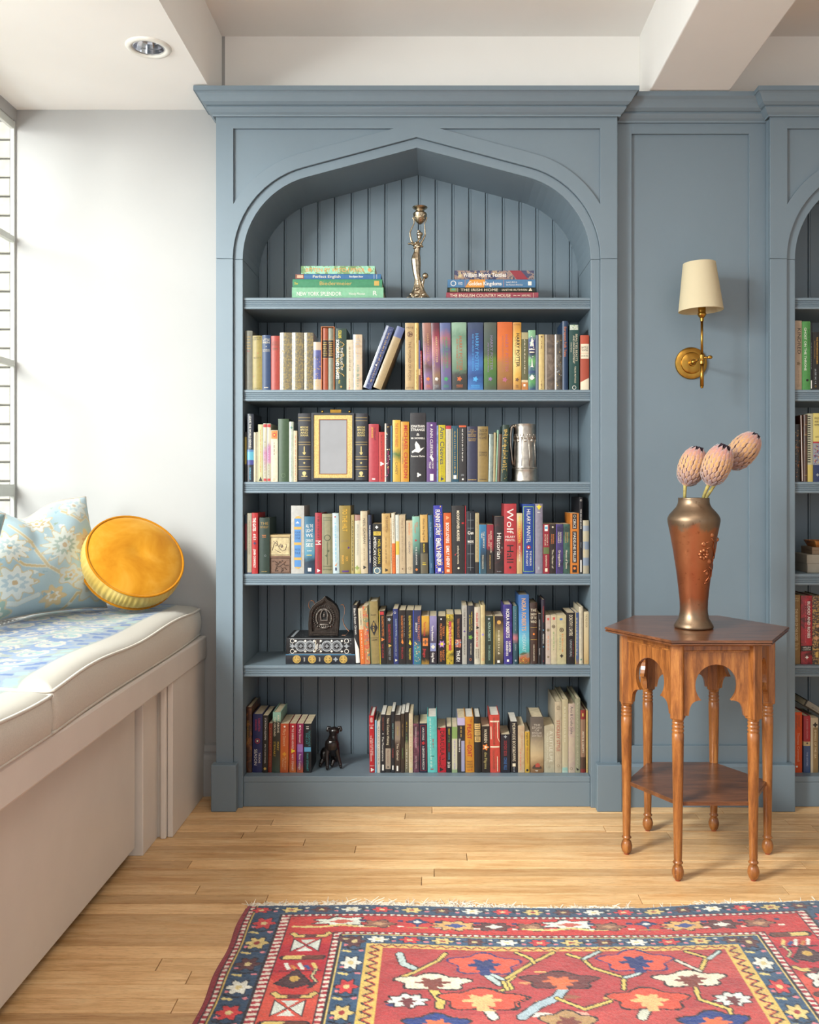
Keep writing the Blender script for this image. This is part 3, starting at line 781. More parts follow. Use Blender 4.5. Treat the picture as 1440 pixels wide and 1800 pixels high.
    def pal(X_, Y_, wx, hy, c1, c2, crop=0, lb=5, ol='#2a1d22'):
        x, y = fp(X_, Y_, crop); x1, _ = fp(X_+wx, Y_, crop); _, y1 = fp(X_, Y_+hy, crop); rx, ry = abs(x1-x), abs(y1-y)
        cv.ell(x, y, rx+.006, ry+.005, ol, lb, .16, pi/2); cv.ell(x, y, rx, ry, c1, lb, .16, pi/2); cv.ell(x, y+ry*.1, rx*.42, ry*.55, c2, 6, .28, .5); cv.poly([(x-rx*.12, y), (x+rx*.12, y), (x+rx*.16, y+ry*1.2), (x-rx*.16, y+ry*1.2)], c2)
    rr = random.Random(8)
    for i in range(70):
        a, b = rr.uniform(.4, Wd-.42), rr.uniform(.24, 1.9); sx = rr.uniform(.014, .032)
        cv.ell(a, b, sx, sx*.3, rr.choice(['#d6a560', '#e0cfc0', '#9a5a40', '#e2a08e', '#2f3a70', '#cf8f5a']))
    vn([(1150, 355), (1120, 385), (1010, 440), (930, 470)], 0); vn([(950, 360), (965, 400), (1010, 420)], 0, '#b8c8c4', .008); vn([(1100, 520), (1130, 560), (1125, 590)], 0, '#d8bb62', .009)
    vn([(1450, 455), (1420, 480), (1440, 510), (1390, 520)], 0); vn([(1320, 440), (1350, 465), (1385, 490)], 0, '#b8c8c4', .007)
    vn([(280, 350), (190, 395), (90, 455), (60, 475), (80, 515)], 1); vn([(120, 350), (180, 375), (195, 395)], 1); vn([(0, 440), (60, 470)], 1, '#b8c8c4')
    vn([(345, 360), (410, 380), (450, 420), (590, 465), (590, 515)], 1); vn([(480, 350), (415, 380)], 1, '#b8c8c4'); vn([(680, 430), (650, 450), (595, 465)], 1, '#b8c8c4')
    vn([(860, 350), (950, 375), (925, 430)], 1); vn([(1005, 345), (960, 380)], 1, '#b8c8c4'); vn([(900, 500), (920, 560), (1050, 600), (1060, 630)], 1)
    vn([(325, 515), (295, 555), (220, 585), (145, 640)], 1, '#a9bcc4', .010); vn([(295, 555), (420, 605), (530, 570)], 1); vn([(820, 390), (920, 435)], 1, '#d8d2c0', .004)
    vn([(690, 600), (670, 640)], 1, '#c8c8b4', .01); vn([(1330, 600), (1360, 640)], 0, '#d8d2c0', .01)
    pal(1095, 480, 150, 32, '#e5d6bd', '#7c3a30', 0); pal(1320, 400, 140, 42, '#d2543c', '#22316a', 0, 5, '#2a2a66'); pal(1340, 562, 155, 42, '#cf4e38', '#e0b177', 0); pal(985, 562, 78, 26, '#d8dad2', '#6a2c30', 0, 8)
    pal(310, 475, 150, 34, '#6b3132', '#d8693f', 1); pal(642, 392, 145, 42, '#d2543c', '#22316a', 1, 5, '#2a2a66'); pal(880, 470, 145, 32, '#e5d6bd', '#7c3a30', 1); pal(1065, 556, 72, 26, '#d8dad2', '#6a2c30', 1, 8); pal(700, 560, 160, 44, '#cf4e38', '#e0b177', 1); pal(-30, 560, 170, 44, '#cf4e38', '#e0b177', 1)
    pal(990, 660, 140, 46, '#22397a', '#d8693f', 1); pal(350, 660, 110, 44, '#b08a5c', '#7c3a30', 1); pal(1110, 665, 130, 40, '#22397a', '#d8693f', 0)
    for i in range(4):
        for j in range(3): 
            x = .52+i*.19; yv = .80+j*.42
            pal_ = rr.choice([('#e5d6bd', '#7c3a30'), ('#d2543c', '#22316a'), ('#6b3132', '#d8693f'), ('#22397a', '#e0b177')])
            cv.ell(x, yv, .075, .06, '#2a1d22', 5, .2); cv.ell(x, yv, .068, .054, pal_[0], 5, .2); cv.ell(x, yv, .03, .03, pal_[1], 6, .25)
            cv.line([(x, yv+.06), (x+.06, yv+.2), (x, yv+.36)], .006, '#d8bb62')
    cols = np.clip(cv.c*(.92+.34*rs.rand(ny, nx, 1))*(1+.10*np.sin(cv.X*57)*np.sin(cv.Y*71))[..., None]+.006, 0, .95); 
    # knotted pile as geometry
    xs = RX0+cv.X; ye = np.interp(xs[0], [-.6, -.2, .1, .4, .55, .7, .85, 1.0, 1.2], [2.447, 2.452, 2.440, 2.432, 2.432, 2.447, 2.462, 2.476, 2.487])[None, :]
    fade = np.clip(1-B/1.5, 0, 1); ys = ye*fade+2.447*(1-fade)-B
    ys = ys; zs = .0085+.0016*rs.rand(ny, nx)+.0022*np.sin(xs*9)*np.cos(ys*7)*fade+.004*np.exp(-((xs-.72)/.12)**2)*np.clip(1-B/.12, 0, 1)
    edge = (A < .004) | (A > Wd-.004) | (B < .001); zs[edge] = .001
    # side selvage undulates a little
    xs = xs+.003*np.sin(ys*26)*np.exp(-A/.05)
    mb = MB(); mb.v = [tuple(map(float, p)) for p in np.stack([xs, ys, zs], 2).reshape(-1, 3)]
    I = np.arange(ny*nx).reshape(ny, nx); q = np.stack([I[:-1, :-1], I[1:, :-1], I[1:, 1:], I[:-1, 1:]], 2).reshape(-1, 4)
    mb.f = [tuple(map(int, t)) for t in q]; mb.mi = [0]*len(mb.f)
    me = mb.mesh('patterned_rug', mat_weave('knotted_wool', .95, 420, .5, .22, .002, .35), True); set_cols(me, cols.reshape(-1, 3))
    o = bpy.data.objects.new('patterned_rug', me); COL.objects.link(o)
    tag(o, 'red and blue oriental rug with floral field and white fringe on the oak floor', 'rug')
    # warp fringe
    fr = MB(); rf = random.Random(12)
    def dens(x):
        a = float(np.interp(x, [-.52, -.45, -.2, .0, .03, .22, .25, .33, .5, .53, .68, .72, .86, .9, 1.08], [.03, .045, .045, .05, .06, .03, .012, .03, .035, .015, .015, .045, .03, .02, .015])); return a
    x = RX0+.01
    while x < RX1:
        L = dens(x)*rf.uniform(.45, 1.15); y = yedge(x)-.004; a = rf.gauss(0, .5); z = rf.uniform(.002, .006)
        up = rf.random() < .05
        p = [(x, y, .006), (x+L*.4*sin(a), y+L*.45, z+(.006 if up else .0015)), (x+L*sin(a*1.4), y+L*cos(a)*.95, .0018+(.012 if up else 0)+rf.random()*.002)]
        fr.tube(p, [.0016, .0015, .0006], 3, cap=False); x += rf.uniform(.0011, .0026)
    f = fr.build('fringe', mat('fringe_cotton', '#ede3d2', .95, var=.1, vs=90), o); f['kind'] = 'stuff'
    fr = MB().tube([(RX0+.01+i*.02, yedge(RX0+.01+i*.02)-.001, .004) for i in range(79)], .0042, 5).build('end_band', mat('fringe_cotton', '#ede3d2', .95, var=.1, vs=90), o, smooth=True)
rug()

# ================================================================ side table
TW = wood('honey_mahogany', '#673817', '#9c602d', '#b4783c', (9, 9, 1.1), 2.0, .32, .35)
TT = wood('dark_walnut_top', '#4a2a1a', '#6e4226', '#84543a', (1.6, 9, 9), 1.5, .28, .5)
TCX, TCY = .80, 2.81
tb = empty('side_table', (TCX, TCY, 0)); tag(tb, 'hexagonal wooden side table with keyhole arches, standing before the blue panel', 'side table')
def hexa(R, n=6): return [(R*cos(pi/3*i), R*sin(pi/3*i)) for i in range(n)]
def hexplate(name, R, z0, z1, m, lip=0):
    mb = MB(); prof = [(R-lip, z0), (R-.002, z0+(z1-z0)*.25), (R-.002, z0+(z1-z0)*.42), (R-.006, z0+(z1-z0)*.48), (R-.006, z0+(z1-z0)*.55), (R, z0+(z1-z0)*.6), (R, z1-.002), (R-.002, z1)] if lip else [(R, z0), (R, z1-.0015), (R-.0015, z1)]
    mb.lathe(prof, 6); return mb.build(name, m, tb)
hexplate('top', .285, .6835, .701, TT, .012)
hexplate('lower_shelf', .2165, .2150, .2270, TT)
leg = [(.0005, .0), (.006, .001), (.0125, .008), (.0168, .020), (.0172, .028), (.014, .040), (.0095, .047), (.0125, .050), (.0150, .053), (.0125, .056), (.0110, .060), (.0118, .066), (.0145, .25), (.0168, .40), (.0170, .424), (.0150, .427), (.0172, .431), (.0172, .435), (.0148, .438), (.0172, .442), (.0172, .446), (.0148, .449), (.0165, .453), (.0165, .457), (.0125, .461), (.012, .466)]
me_leg = MB().lathe(leg, 20).mesh('leg', TW, True)
post = MB(); post.box(-.018, .018, -.0185, .0175, .466, .683, c=.003); post.lathe([(.012, .455), (.0165, .462), (.018, .468)], 20, cap=False); 
me_post = post.mesh('post', TW)
RT = .2175
arc = [(.101, .4755), (.101, .683), (-.101, .683), (-.101, .4755)]
def keyhole():
    pts = [(-.101, .476), (-.101, .6825), (.101, .6825), (.101, .476), (.0795, .476)]
    cz = .563; r = .0605
    # lower right flare: concave quarter from (.0795,.476) to cusp (.051,.520)
    for t in range(1, 7):
        a = t/6; pts.append((.0795-.0285*a-.010*sin(pi*a)*-1*.6, .476+.044*a+.010*sin(pi*a)))
    a0 = math.asin((.520-cz)/r); a0 = -.79
    for t in range(0, 25):
        a = a0+(pi-2*a0)*t/24; pts.append((r*cos(a), cz+r*sin(a)))
    for t in range(6, -1, -1):
        a = t/6; pts.append((-(.0795-.0285*a+.006*sin(pi*a)), .476+.044*a+.010*sin(pi*a)))
    return pts
me_ap = MB().prism([keyhole()], -.007, .007).mesh('apron', TW); me_rl = MB().box(-.101, .101, -.0105, .007, .6635, .683, c=.0015).mesh('apron_rail', TW)
me_mo = MB().box(-.101, -.096, -.0095, -.007, .478, .663, c=.001).box(.096, .101, -.0095, -.007, .478, .663, c=.001).box(-.096, .096, -.0095, -.007, .658, .663, c=.001).mesh('apron_moulding', TW)
for i in range(6):
    a = pi/3*i; x, y = RT*cos(a), RT*sin(a)
    o = bpy.data.objects.new('leg', me_leg); COL.objects.link(o); o.parent = tb; o.location = (x, y, 0)
    p = bpy.data.objects.new('post', me_post); COL.objects.link(p); p.parent = tb; p.location = (x, y, 0); p.rotation_euler = (0, 0, a+pi/2)
    f = MB().lathe([(.0004, 0), (.0075, .0008), (.0085, .003), (.004, .0035)], 12).build('foot_pad', mat('red_felt', '#9a3a24', .9), o, smooth=True)
    a2 = a+pi/6; d = RT*cos(pi/6)
    for me in (me_ap, me_rl, me_mo):
        q = bpy.data.objects.new(me.name.split('.')[0], me); COL.objects.link(q); q.parent = tb; q.location = (d*cos(a2), d*sin(a2), 0); q.rotation_euler = (0, 0, a2+pi/2)
        bevel(q, .001, 1)

# ================================================================ copper vase with proteas
def copper():
    m, nt, p = base('aged_copper'); v = coords(nt); g = nt.nodes.new('ShaderNodeSeparateXYZ'); nt.links.new(v, g.inputs[0])
    n = noise(nt, 16, 5, v, .65); add = nt.nodes.new('ShaderNodeMath'); add.operation = 'MULTIPLY_ADD'; nt.links.new(n, add.inputs[0]); add.inputs[1].default_value = .12; nt.links.new(g.outputs[2], add.inputs[2])
    br, cp = lin('#836d57'), lin('#a2613f')
    c = ramp(nt, add.outputs[0], [(.09, br), (.15, lin('#985738')), (.24, cp), (.358, lin('#a86c48')), (.372, br), (.46, lin('#88725c'))])
    n2 = noise(nt, 70, 4, v, .7); sp_ = ramp(nt, n2, [(.30, (.35, .25, .18)), (.40, (1, 1, 1))])
    nt.links.new(mix(nt, .6, c, sp_, 'MULTIPLY'), p.inputs['Base Color']); p.inputs['Metallic'].default_value = .85
    nt.links.new(ramp(nt, n, [(.3, (.30,)*3), (.7, (.48,)*3)]), p.inputs['Roughness']); bump(nt, p, n, .12, .002); return m
COP = copper()
vz = .7015; VX, VY = .7855, 2.794
va = empty('copper_vase', (VX, VY, vz)); tag(va, 'tall copper vase with embossed flowers standing on the side table', 'vase')
prof = [(.0, .0), (.056, .0), (.0590, .003), (.0585, .008), (.053, .017), (.0455, .030), (.0425, .045), (.0415, .060), (.0425, .085), (.0465, .125), (.0525, .175), (.0615, .235), (.0700, .285), (.0768, .318), (.0790, .330), (.0785, .338), (.0740, .348), (.0640, .360), (.0540, .371), (.0492, .380), (.0470, .388), (.0466, .398), (.0472, .4005), (.0455, .4012), (.0440, .396), (.0440, .385), (.060, .35), (.06, .30), (.001, .26)]
prof = [(r, z*.993) for r, z in prof]
mb = MB().lathe(prof, 56, cap=False); mb.build('body', COP, va, smooth=True)
def vr(z): return float(np.interp(z, [p[1] for p in prof[3:16]], [p[0] for p in prof[3:16]]))
mb = MB()
def onv(px, py, out=.001):
    """photo crop position to a spot on the vase wall"""
    z = (1725-py)*.000369; dx = (px-378)*.000369+.0; r = vr(z)+out
    dx = max(-r*.985, min(r*.985, dx)); return Vector((dx, -sqrt(r*r-dx*dx), z))
for (px, py, r) in [(415, 1105, .006)]: 
    mb.ball(onv(px, py), (r*.55, r*.55, r*.55))
    for k in range(8):
        a = k*pi/4; mb.ball(onv(px+32*cos(a), py+32*sin(a)), (.0062, .0040, .0062), 8, 6)
for (px, py, r) in [(412, 1020, .0085), (480, 948, .007), (466, 1165, .008), (503, 1160, .004), (575, 990, .007), (450, 1265, .006)]: mb.ball(onv(px, py, 0), (r, r*.45, r), 12, 8)
def vl(pts, r=.0016): mb.tube([onv(*p) for p in pts], r, 6)
vl([(440, 1060), (480, 1040), (515, 1060), (525, 1110), (500, 1160)]); vl([(480, 975), (505, 1000), (500, 1060), (520, 1120)]); vl([(520, 1000), (560, 1010), (540, 1080), (545, 1150)]); vl([(425, 1010), (470, 1000), (520, 980), (560, 975)])
vl([(470, 1210), (500, 1235), (500, 1290), (460, 1340), (430, 1345)], .0024); vl([(420, 1250), (455, 1225), (480, 1250), (470, 1300), (440, 1330)], .002); vl([(500, 1170), (530, 1200), (535, 1240)])
mb.build('embossed_flowers', COP, va, smooth=True)
PET = None
def protea(base_pt, neck, tip, R, label, seed, L=None):
    b, n_, t = Vector(base_pt), Vector(neck), Vector(tip); root = empty('protea', tuple(b)); tag(root, label, 'flower', 'protea stems in the copper vase')
    ax = (t-n_); Ln = ax.length; ax.normalize(); q = ax.to_track_quat('Z', 'Y').to_matrix().to_4x4(); rr = random.Random(seed)
    st = mat('protea_stem', '#a3934f', .7, var=.35, vs=60); mid = (b+n_)/2+Vector((0, 0, .006))
    MB().tube([Vector((0, 0, 0)), mid-b, n_-b, n_-b+ax*.014], [.0050, .0048, .0054, .009], 10).build('stem', st, root, smooth=True)
    T = Matrix.Translation(n_-b) @ q
    def rad(s): return float(np.interp(s, [0, .04, .12, .25, .42, .58, .72, .84, .93, 1.0], [.22, .42, .70, .90, .985, 1.0, .93, .79, .62, .46]))*R
    m, nt, p = base('protea_bracts'); g = nt.nodes.new('ShaderNodeAttribute'); g.attribute_name = 'weave'; v = coords(nt)
    nt.links.new(mix(nt, .35, g.outputs[0], ramp(nt, noise(nt, 240, 3, v), [(.3, (.55, .5, .45)), (.7, (1.1, 1.1, 1.1))]), 'MULTIPLY'), p.inputs['Base Color']); p.inputs['Roughness'].default_value = .8; p.inputs['Sheen Weight'].default_value = .5
    mb = MB(); cols = []
    mb.lathe([(max(.001, rad(s)*.86), s*Ln*.93) for s in [k/14 for k in range(15)]], 20, T); cols += [lin('#b98a6a')]*len(mb.v)
    rows = 12
    for r in range(rows):
        s = .03+.70*(r/(rows-1))**.9; n = 10; Lb = Ln*(.12+.14*(r/rows)); wb = 2*pi*R/n*(.50+.12*r/rows)
        for k in range(n):
            a = 2*pi*(k+.5*(r % 2))/n+rr.uniform(-.04, .04); pts = []
            for (tt, wv, out) in ((0, .55, .0), (.35, 1, .0016), (.72, .72, .0022), (1, .05, .0002)):
                ss = s+tt*Lb/Ln; rd = rad(min(ss, .985))+out*(1-.3*r/rows); z = ss*Ln
                for sg in (-1, 0, 1):
                    aa = a+sg*wb*wv*.5/max(.012, rd); rr2 = rd+(.0012 if sg == 0 else -.0008); pts.append((rr2*cos(aa), rr2*sin(aa), z))
            fs = [(i*3+j, i*3+j+1, i*3+j+4, i*3+j+3) for i in range(3) for j in (0, 1)]
            mb.add(pts, fs, T)
            f = r/rows; pink = lin('#b06a7a'); yel = lin('#c9974f'); wo = lin('#86706a')
            bc_ = tuple(y_*(1-max(0, f-.6)*2)+pk*max(0, f-.6)*2 for y_, pk in zip(yel, pink)) if f > .4 else tuple(y_*(f/.4)+w_*(1-f/.4) for y_, w_ in zip(yel, wo))
            for i in range(4):
                for sg in (-1, 0, 1):
                    c = bc_ if (sg == 0 and i < 3) else (tuple(x*.35+y_*.65 for x, y_ in zip(bc_, lin('#a78a92'))) if i < 3 else lin('#b9a7aa'))
                    cols.append(c)
    me = mb.mesh('flower_head', m, True); set_cols(me, cols); o = bpy.data.objects.new('flower_head', me); COL.objects.link(o); o.parent = root; me['kind'] = 'x'
    d = MB(); dk = mat('protea_dark_tip', '#2c1826', .9, var=.3, vs=200)
    for k in range(26):
        a = k*2.4; r = .0185*sqrt(k/26)*R/.04; d.tube([(r*cos(a), r*sin(a), Ln*.93), (r*.7*cos(a+.3), r*.7*sin(a+.3), Ln*(1.005+.02*rr.random()))], [.0042, .0020], 5, T)
    d.build('dark_tip', dk, root)
def vp(px, py, D): return W(1140+px*.21108, 740+py*.21108, D)
protea(vp(300, 700, 2.79), vp(306, 540, 2.80), vp(420, 225, 2.81), .040, 'protea bud at left, on the shorter stem in the vase', 1)
protea(vp(440, 700, 2.775), vp(500, 535, 2.755), vp(640, 205, 2.74), .041, 'protea bud in the middle, nearest, with dark tip and pale bracts', 2)
protea(vp(440, 700, 2.797), vp(668, 388, 2.82), vp(895, 120, 2.84), .042, 'protea bud at right, leaning furthest out of the vase', 3)

# ================================================================ brass wall lamp
SX, SZ = .905, 1.574
sc = empty('wall_lamp', (SX, YP+.012, SZ)); tag(sc, 'brass wall lamp with cream shade on the blue panel above the table', 'wall lamp')
Ry = Matrix.Rotation(pi/2, 4, 'X')     # lathe axis towards the viewer
MB().lathe([(.0005, 0), (.057, 0), (.0575, .005), (.0555, .009), (.050, .011), (.039, .012), (.0375, .0165), (.033, .0185), (.0135, .020), (.0120, .028), (.0005, .030)], 56, Ry).build('backplate', BRASS, sc, smooth='auto')
mb = MB().ball((0, -.036, 0), (.0105, .0105, .0105), 20, 14); mb.tube([(0, -.04, 0), (0, -.128, 0)], .0042, 12); mb.build('arm', BRASS, sc, smooth=True)
ys = -.137
MB().tube([(.0, ys, -.097), (0, ys, -.018)], .0066, 20).build('lower_stem', BRASS, sc, smooth=True)
mb = MB().lathe([(.0047, -.103), (.005, -.097)], 16, Matrix.Translation((0, ys, 0))); mb.build('finial', BRASS, sc, smooth=True)
mb = MB().lathe([(.0085, -.020), (.0085, -.011), (.0075, -.010), (.0088, -.008), (.0088, .010), (.0070, .012)], 24, Matrix.Translation((0, ys, 0))); mb.build('clamp', BRASS, sc, smooth='auto')
mb = MB().tube([(0, ys, 0), (.024, ys-.006, .002)], .0042, 10); mb.ball((.026, ys-.007, .002), (.0085, .0045, .0065), 12, 8); mb.build('thumbscrew', BRASS, sc, smooth=True)
MB().tube([(0, ys, .01), (0, ys, .130)], .0044, 16).build('upper_stem', BRASS, sc, smooth=True)
MB().lathe([(.0062, .126), (.0068, .134), (.0065, .137), (.0105, .141), (.0145, .147), (.0150, .151), (.0125, .156), (.0130, .160), (.0125, .182), (.010, .186), (.010, .20)], 28, Matrix.Translation((0, ys, 0))).build('socket', BRASS, sc, smooth='auto')
mb = MB().ball((0, ys, .225), (.022, .022, .03), 16, 12); mb.build('bulb', mat('bulb_glass', '#e9e2cf', .3), sc, smooth=True)
def linen():
    m, nt, p = base('cream_shade_linen'); c = lin('#dcd0b0'); v = coords(nt)
    nt.links.new(ramp(nt, noise(nt, 500, 2, v), [(.3, tuple(x*.96 for x in c)), (.7, c)]), p.inputs['Base Color']); p.inputs['Roughness'].default_value = .8
    t = nt.nodes.new('ShaderNodeBsdfTranslucent'); t.inputs[0].default_value = (*lin('#e8d5a4'), 1)
    mx = nt.nodes.new('ShaderNodeMixShader'); mx.inputs[0].default_value = .3; o = nt.nodes['Material Output']
    nt.links.new(p.outputs[0], mx.inputs[1]); nt.links.new(t.outputs[0], mx.inputs[2]); nt.links.new(mx.outputs[0], o.inputs[0]); return m
LIN = linen()
Ms = Matrix.Translation((-.0035, ys, .162)) @ Matrix.Rotation(-.035, 4, 'Y')
MB().lathe([(.0752, 0), (.0546, .163), (.0534, .163), (.0740, 0), (.0752, 0)], 64, Ms, cap=False).build('shade', LIN, sc, smooth='auto')
mb = MB()
for k in range(3):
    a = k*2*pi/3; mb.tube([Ms @ Vector((0, 0, .155)), Ms @ Vector((.0545*cos(a), .0545*sin(a), .155))], .0012, 5)
mb.build('shade_ring', BRASS, sc)
# ================================================================ lettering
CH_ = "ABCDEFGHIJKLMNOPQRSTUVWXYZabcdefghijklmnopqrstuvwxyz0123456789&.,:'!-?|"
def glyphs():
    obs = []
    def mk(s, off=0):
        c = bpy.data.curves.new('glyph', 'FONT'); c.body = s; c.size = 1; c.resolution_u = 2; c.offset = off
        o = bpy.data.objects.new('glyph', c); COL.objects.link(o); obs.append(o); return o
    A = {ch: mk(ch) for ch in CH_}; B = {ch: mk('|'+ch+'|') for ch in CH_+' '}; E = mk('||'); Bd = {ch: mk(ch, .018) for ch in CH_}
    dg = bpy.context.evaluated_depsgraph_get()
    def md(o):
        e = o.evaluated_get(dg); m = e.to_mesh(); vs = [tuple(v.co)[:2] for v in m.vertices]; fs = [tuple(p.vertices) for p in m.polygons]; e.to_mesh_clear(); return vs, fs
    wE = max(v[0] for v in md(E)[0]); G = {}
    adv = {ch: max(v[0] for v in md(B[ch])[0])-wE for ch in CH_+' '}
    for ch in CH_: G[ch] = (md(A[ch]), md(Bd[ch]), adv[ch])
    G[' '] = (([], []), ([], []), adv[' '])
    for o in obs: c = o.data; bpy.data.objects.remove(o); bpy.data.curves.remove(c)
    return G
G = glyphs()
def layout(s, bold=False, track=0):
    vs = []; fs = []; x = 0
    for ch in s:
        g = G.get(ch, G[' ']); m = g[1] if bold else g[0]; o = len(vs)
        vs += [(a+x, b) for a, b in m[0]]; fs += [tuple(i+o for i in f) for f in m[1]]; x += g[2]+track
    return vs, fs, max(.01, x-track)
CAP = .70
PAL = {'w': '#e9e4da', 'k': '#1e1a1a', 'g': '#c4a050', 'r': '#b32a2c', 'y': '#e3c834', 'o': '#d97a34', 'b': '#5fa8c8', 'p': '#4c2c78', 'n': '#232f55', 'c': '#e6d9bc', 'e': '#6f9a58', 't': '#7b6a50', 's': '#9aa0a4', 'm': '#c4688e', 'f': '#5b8a7a', 'd': '#6a4a34', 'l': '#9b8cc0'}
INK = {}
def dim(c, f=.91):
    c = c.lstrip('#'); return '#'+''.join('%02x' % int(int(c[i:i+2], 16)*f) for i in (0, 2, 4))
def ink(k):
    if k not in INK: INK[k] = mat('ink_'+str(k).strip('#'), dim(PAL.get(k, k)), .55, .0, var=.02)
    return INK[k]
def print_on(mb, mats, items, w, h, sag, rr):
    """spine printing: items in fractions of the spine, top = 0"""
    def ys(x): return 0 if flat else -.00035
    flat = False
    def put(pts, fs, key, lift=0):
        if key not in mats: mats.append(key)
        mb.cur = mats.index(key); mb.add([(x, -.00035-lift, z) for x, z in pts], fs)
    def rect(x0, x1, z0, z1, key, lift=0, n=3):
        pts = [(x0+(x1-x0)*i/n, z) for z in (z0, z1) for i in range(n+1)]
        put(pts, [(i, i+1, n+2+i, n+1+i) for i in range(n)], key, lift)
    lv = 0
    for it in items:
        k = it[0]; lv += .00004
        if k == 'V':           # text running down the spine
            _, s, key, f0, f1 = it[:5]; xc = it[5] if len(it) > 5 else .5; sz = it[6] if len(it) > 6 else .5; bold = len(it) > 7
            vs, fs, L = layout(s, bold); ln = (f1-f0)*h; hx = sz*w/CAP; sx = ln/L; sx = min(sx, hx*1.25); hx = min(hx, sx*2.6)
            z0 = h-(f0+f1)/2*h+sx*L/2; x0 = xc*w-CAP*hx/2
            put([(x0+b*hx, z0-a*sx) for a, b in vs], [tuple(reversed(f)) if 0 else f for f in fs], key, lv)
        elif k == 'H':         # stacked lines across the spine
            _, s, key, f0, f1 = it[:5]; mw = it[5] if len(it) > 5 else .8; ls = s.split('/'); n = len(ls); lh = (f1-f0)*h/n
            for i, t in enumerate(ls):
                vs, fs, L = layout(t, len(it) > 6); sy = lh*.72/CAP; sx = min(mw*w/L, sy*1.3); sy = min(sy, sx*2.4)
                zb = h-f0*h-(i+.86)*lh; x0 = w/2-sx*L/2; put([(x0+a*sx, zb+b*sy) for a, b in vs], fs, key, lv)
        elif k == 'm':         # lettering too small to read: word-length strokes running down
            _, key, f0, f1 = it[:4]; xc = it[4] if len(it) > 4 else .5; sz = it[5] if len(it) > 5 else .3; z = h*(1-f0)
            while z > h*(1-f1):
                l = rr.choice([.004, .006, .009, .012]); n = max(2, int(l/.0022))
                for i in range(n):
                    zz = z-i*.0022; e = sz*w*rr.uniform(.25, .5); rect(xc*w-e, xc*w+e*rr.uniform(.2, 1), zz-.0012, zz, key, lv, 1)
                z -= l+.003
        elif k == 'M':         # small stacked strokes
            _, key, f0, f1 = it[:4]; n = it[4] if len(it) > 4 else 3; mw = it[5] if len(it) > 5 else .6
            for i in range(n):
                zc = h*(1-(f0+(f1-f0)*(i+.5)/n)); hh = min(.0016, (f1-f0)*h/n*.3); ww = mw*w*rr.uniform(.6, 1); x = w/2-ww/2
                while x < w/2+ww/2-.0008:
                    l = min(rr.uniform(.0012, .0025), w/2+ww/2-x); rect(x, x+l, zc-hh, zc+hh*rr.uniform(.3, 1), key, lv, 1); x += l+.0008
        elif k == 'R': rect(it[1]*w, it[2]*w, h*(1-it[4]), h*(1-it[3]), it[5], lv, 4)
        elif k == 'L': rect(.04*w, .96*w, h*(1-it[1])-.0005, h*(1-it[1])+.0005, it[2], lv, 4)
        elif k == 'D':         # disc / lobed spot: xc, f, radius (of width), colour, [lobes]
            _, xc, f, r, key = it[:5]; lb = it[5] if len(it) > 5 else 0; n = 18; pts = [(xc*w, h*(1-f))]
            for i in range(n):
                a = 2*pi*i/n; q = r*w*(1+(.35*cos(lb*a) if lb else 0)); pts.append((min(w*.97, max(w*.03, xc*w+q*cos(a))), h*(1-f)+q*sin(a)))
            put(pts, [(0, 1+i, 1+(i+1) % n) for i in range(n)], key, lv)
        elif k == 'O':         # ring
            _, xc, f, r, key = it[:5]; n = 20; pts = []
            for q in (r, r*.78): pts += [(xc*w+q*w*cos(2*pi*i/n), h*(1-f)+q*w*sin(2*pi*i/n)) for i in range(n)]
            put(pts, [(i, (i+1) % n, n+(i+1) % n, n+i) for i in range(n)], key, lv)
        elif k == 'P':         # polygon: points (x,f)
            pts = [(a*w, h*(1-f)) for a, f in it[1]]; n = len(pts); ar = sum(pts[i-1][0]*pts[i][1]-pts[i][0]*pts[i-1][1] for i in range(n))
            if ar < 0: pts.reverse()
            tri = tessellate_polygon([[Vector((a, b, 0)) for a, b in pts]])
            fs = []
            for t in tri:
                a, b, c = [pts[i] for i in t]; s_ = (b[0]-a[0])*(c[1]-a[1])-(b[1]-a[1])*(c[0]-a[0]); fs.append(tuple(t) if s_ > 0 else tuple(reversed(t)))
            put(pts, fs, it[2], lv)
        elif k == 'S':         # scattered ornament
            _, keys, f0, f1, n = it[:5]
            for i in range(n):
                x = rr.uniform(.12, .88)*w; z = h*(1-rr.uniform(f0, f1)); r = rr.uniform(.0008, .0022); m = 7; a0 = rr.uniform(0, 3)
                pts = [(x, z)]+[(min(w*.98, max(w*.02, x+r*rr.uniform(.6, 1.5)*cos(a0+2*pi*j/m))), z+r*rr.uniform(.5, 1.6)*sin(a0+2*pi*j/m)) for j in range(m)]
                put(pts, [(0, 1+j, 1+(j+1) % m) for j in range(m)], keys[i % len(keys)] if isinstance(keys, (list, tuple)) else keys[i % len(keys)], lv)
def curve_print(me, w, sag):
    """cut the flat printing into strips and bend it round the spine"""
    bm = bmesh.new(); bm.from_mesh(me); n = 8 if sag > .002 else 4
    for i in range(1, n):
        bmesh.ops.bisect_plane(bm, geom=bm.verts[:]+bm.edges[:]+bm.faces[:], dist=1e-6, plane_co=(w*i/n, 0, 0), plane_no=(1, 0, 0))
    for v in bm.verts: v.co.y += sag*(2*v.co.x/w-1)**2
    bm.to_mesh(me); bm.free()
COVM = {}
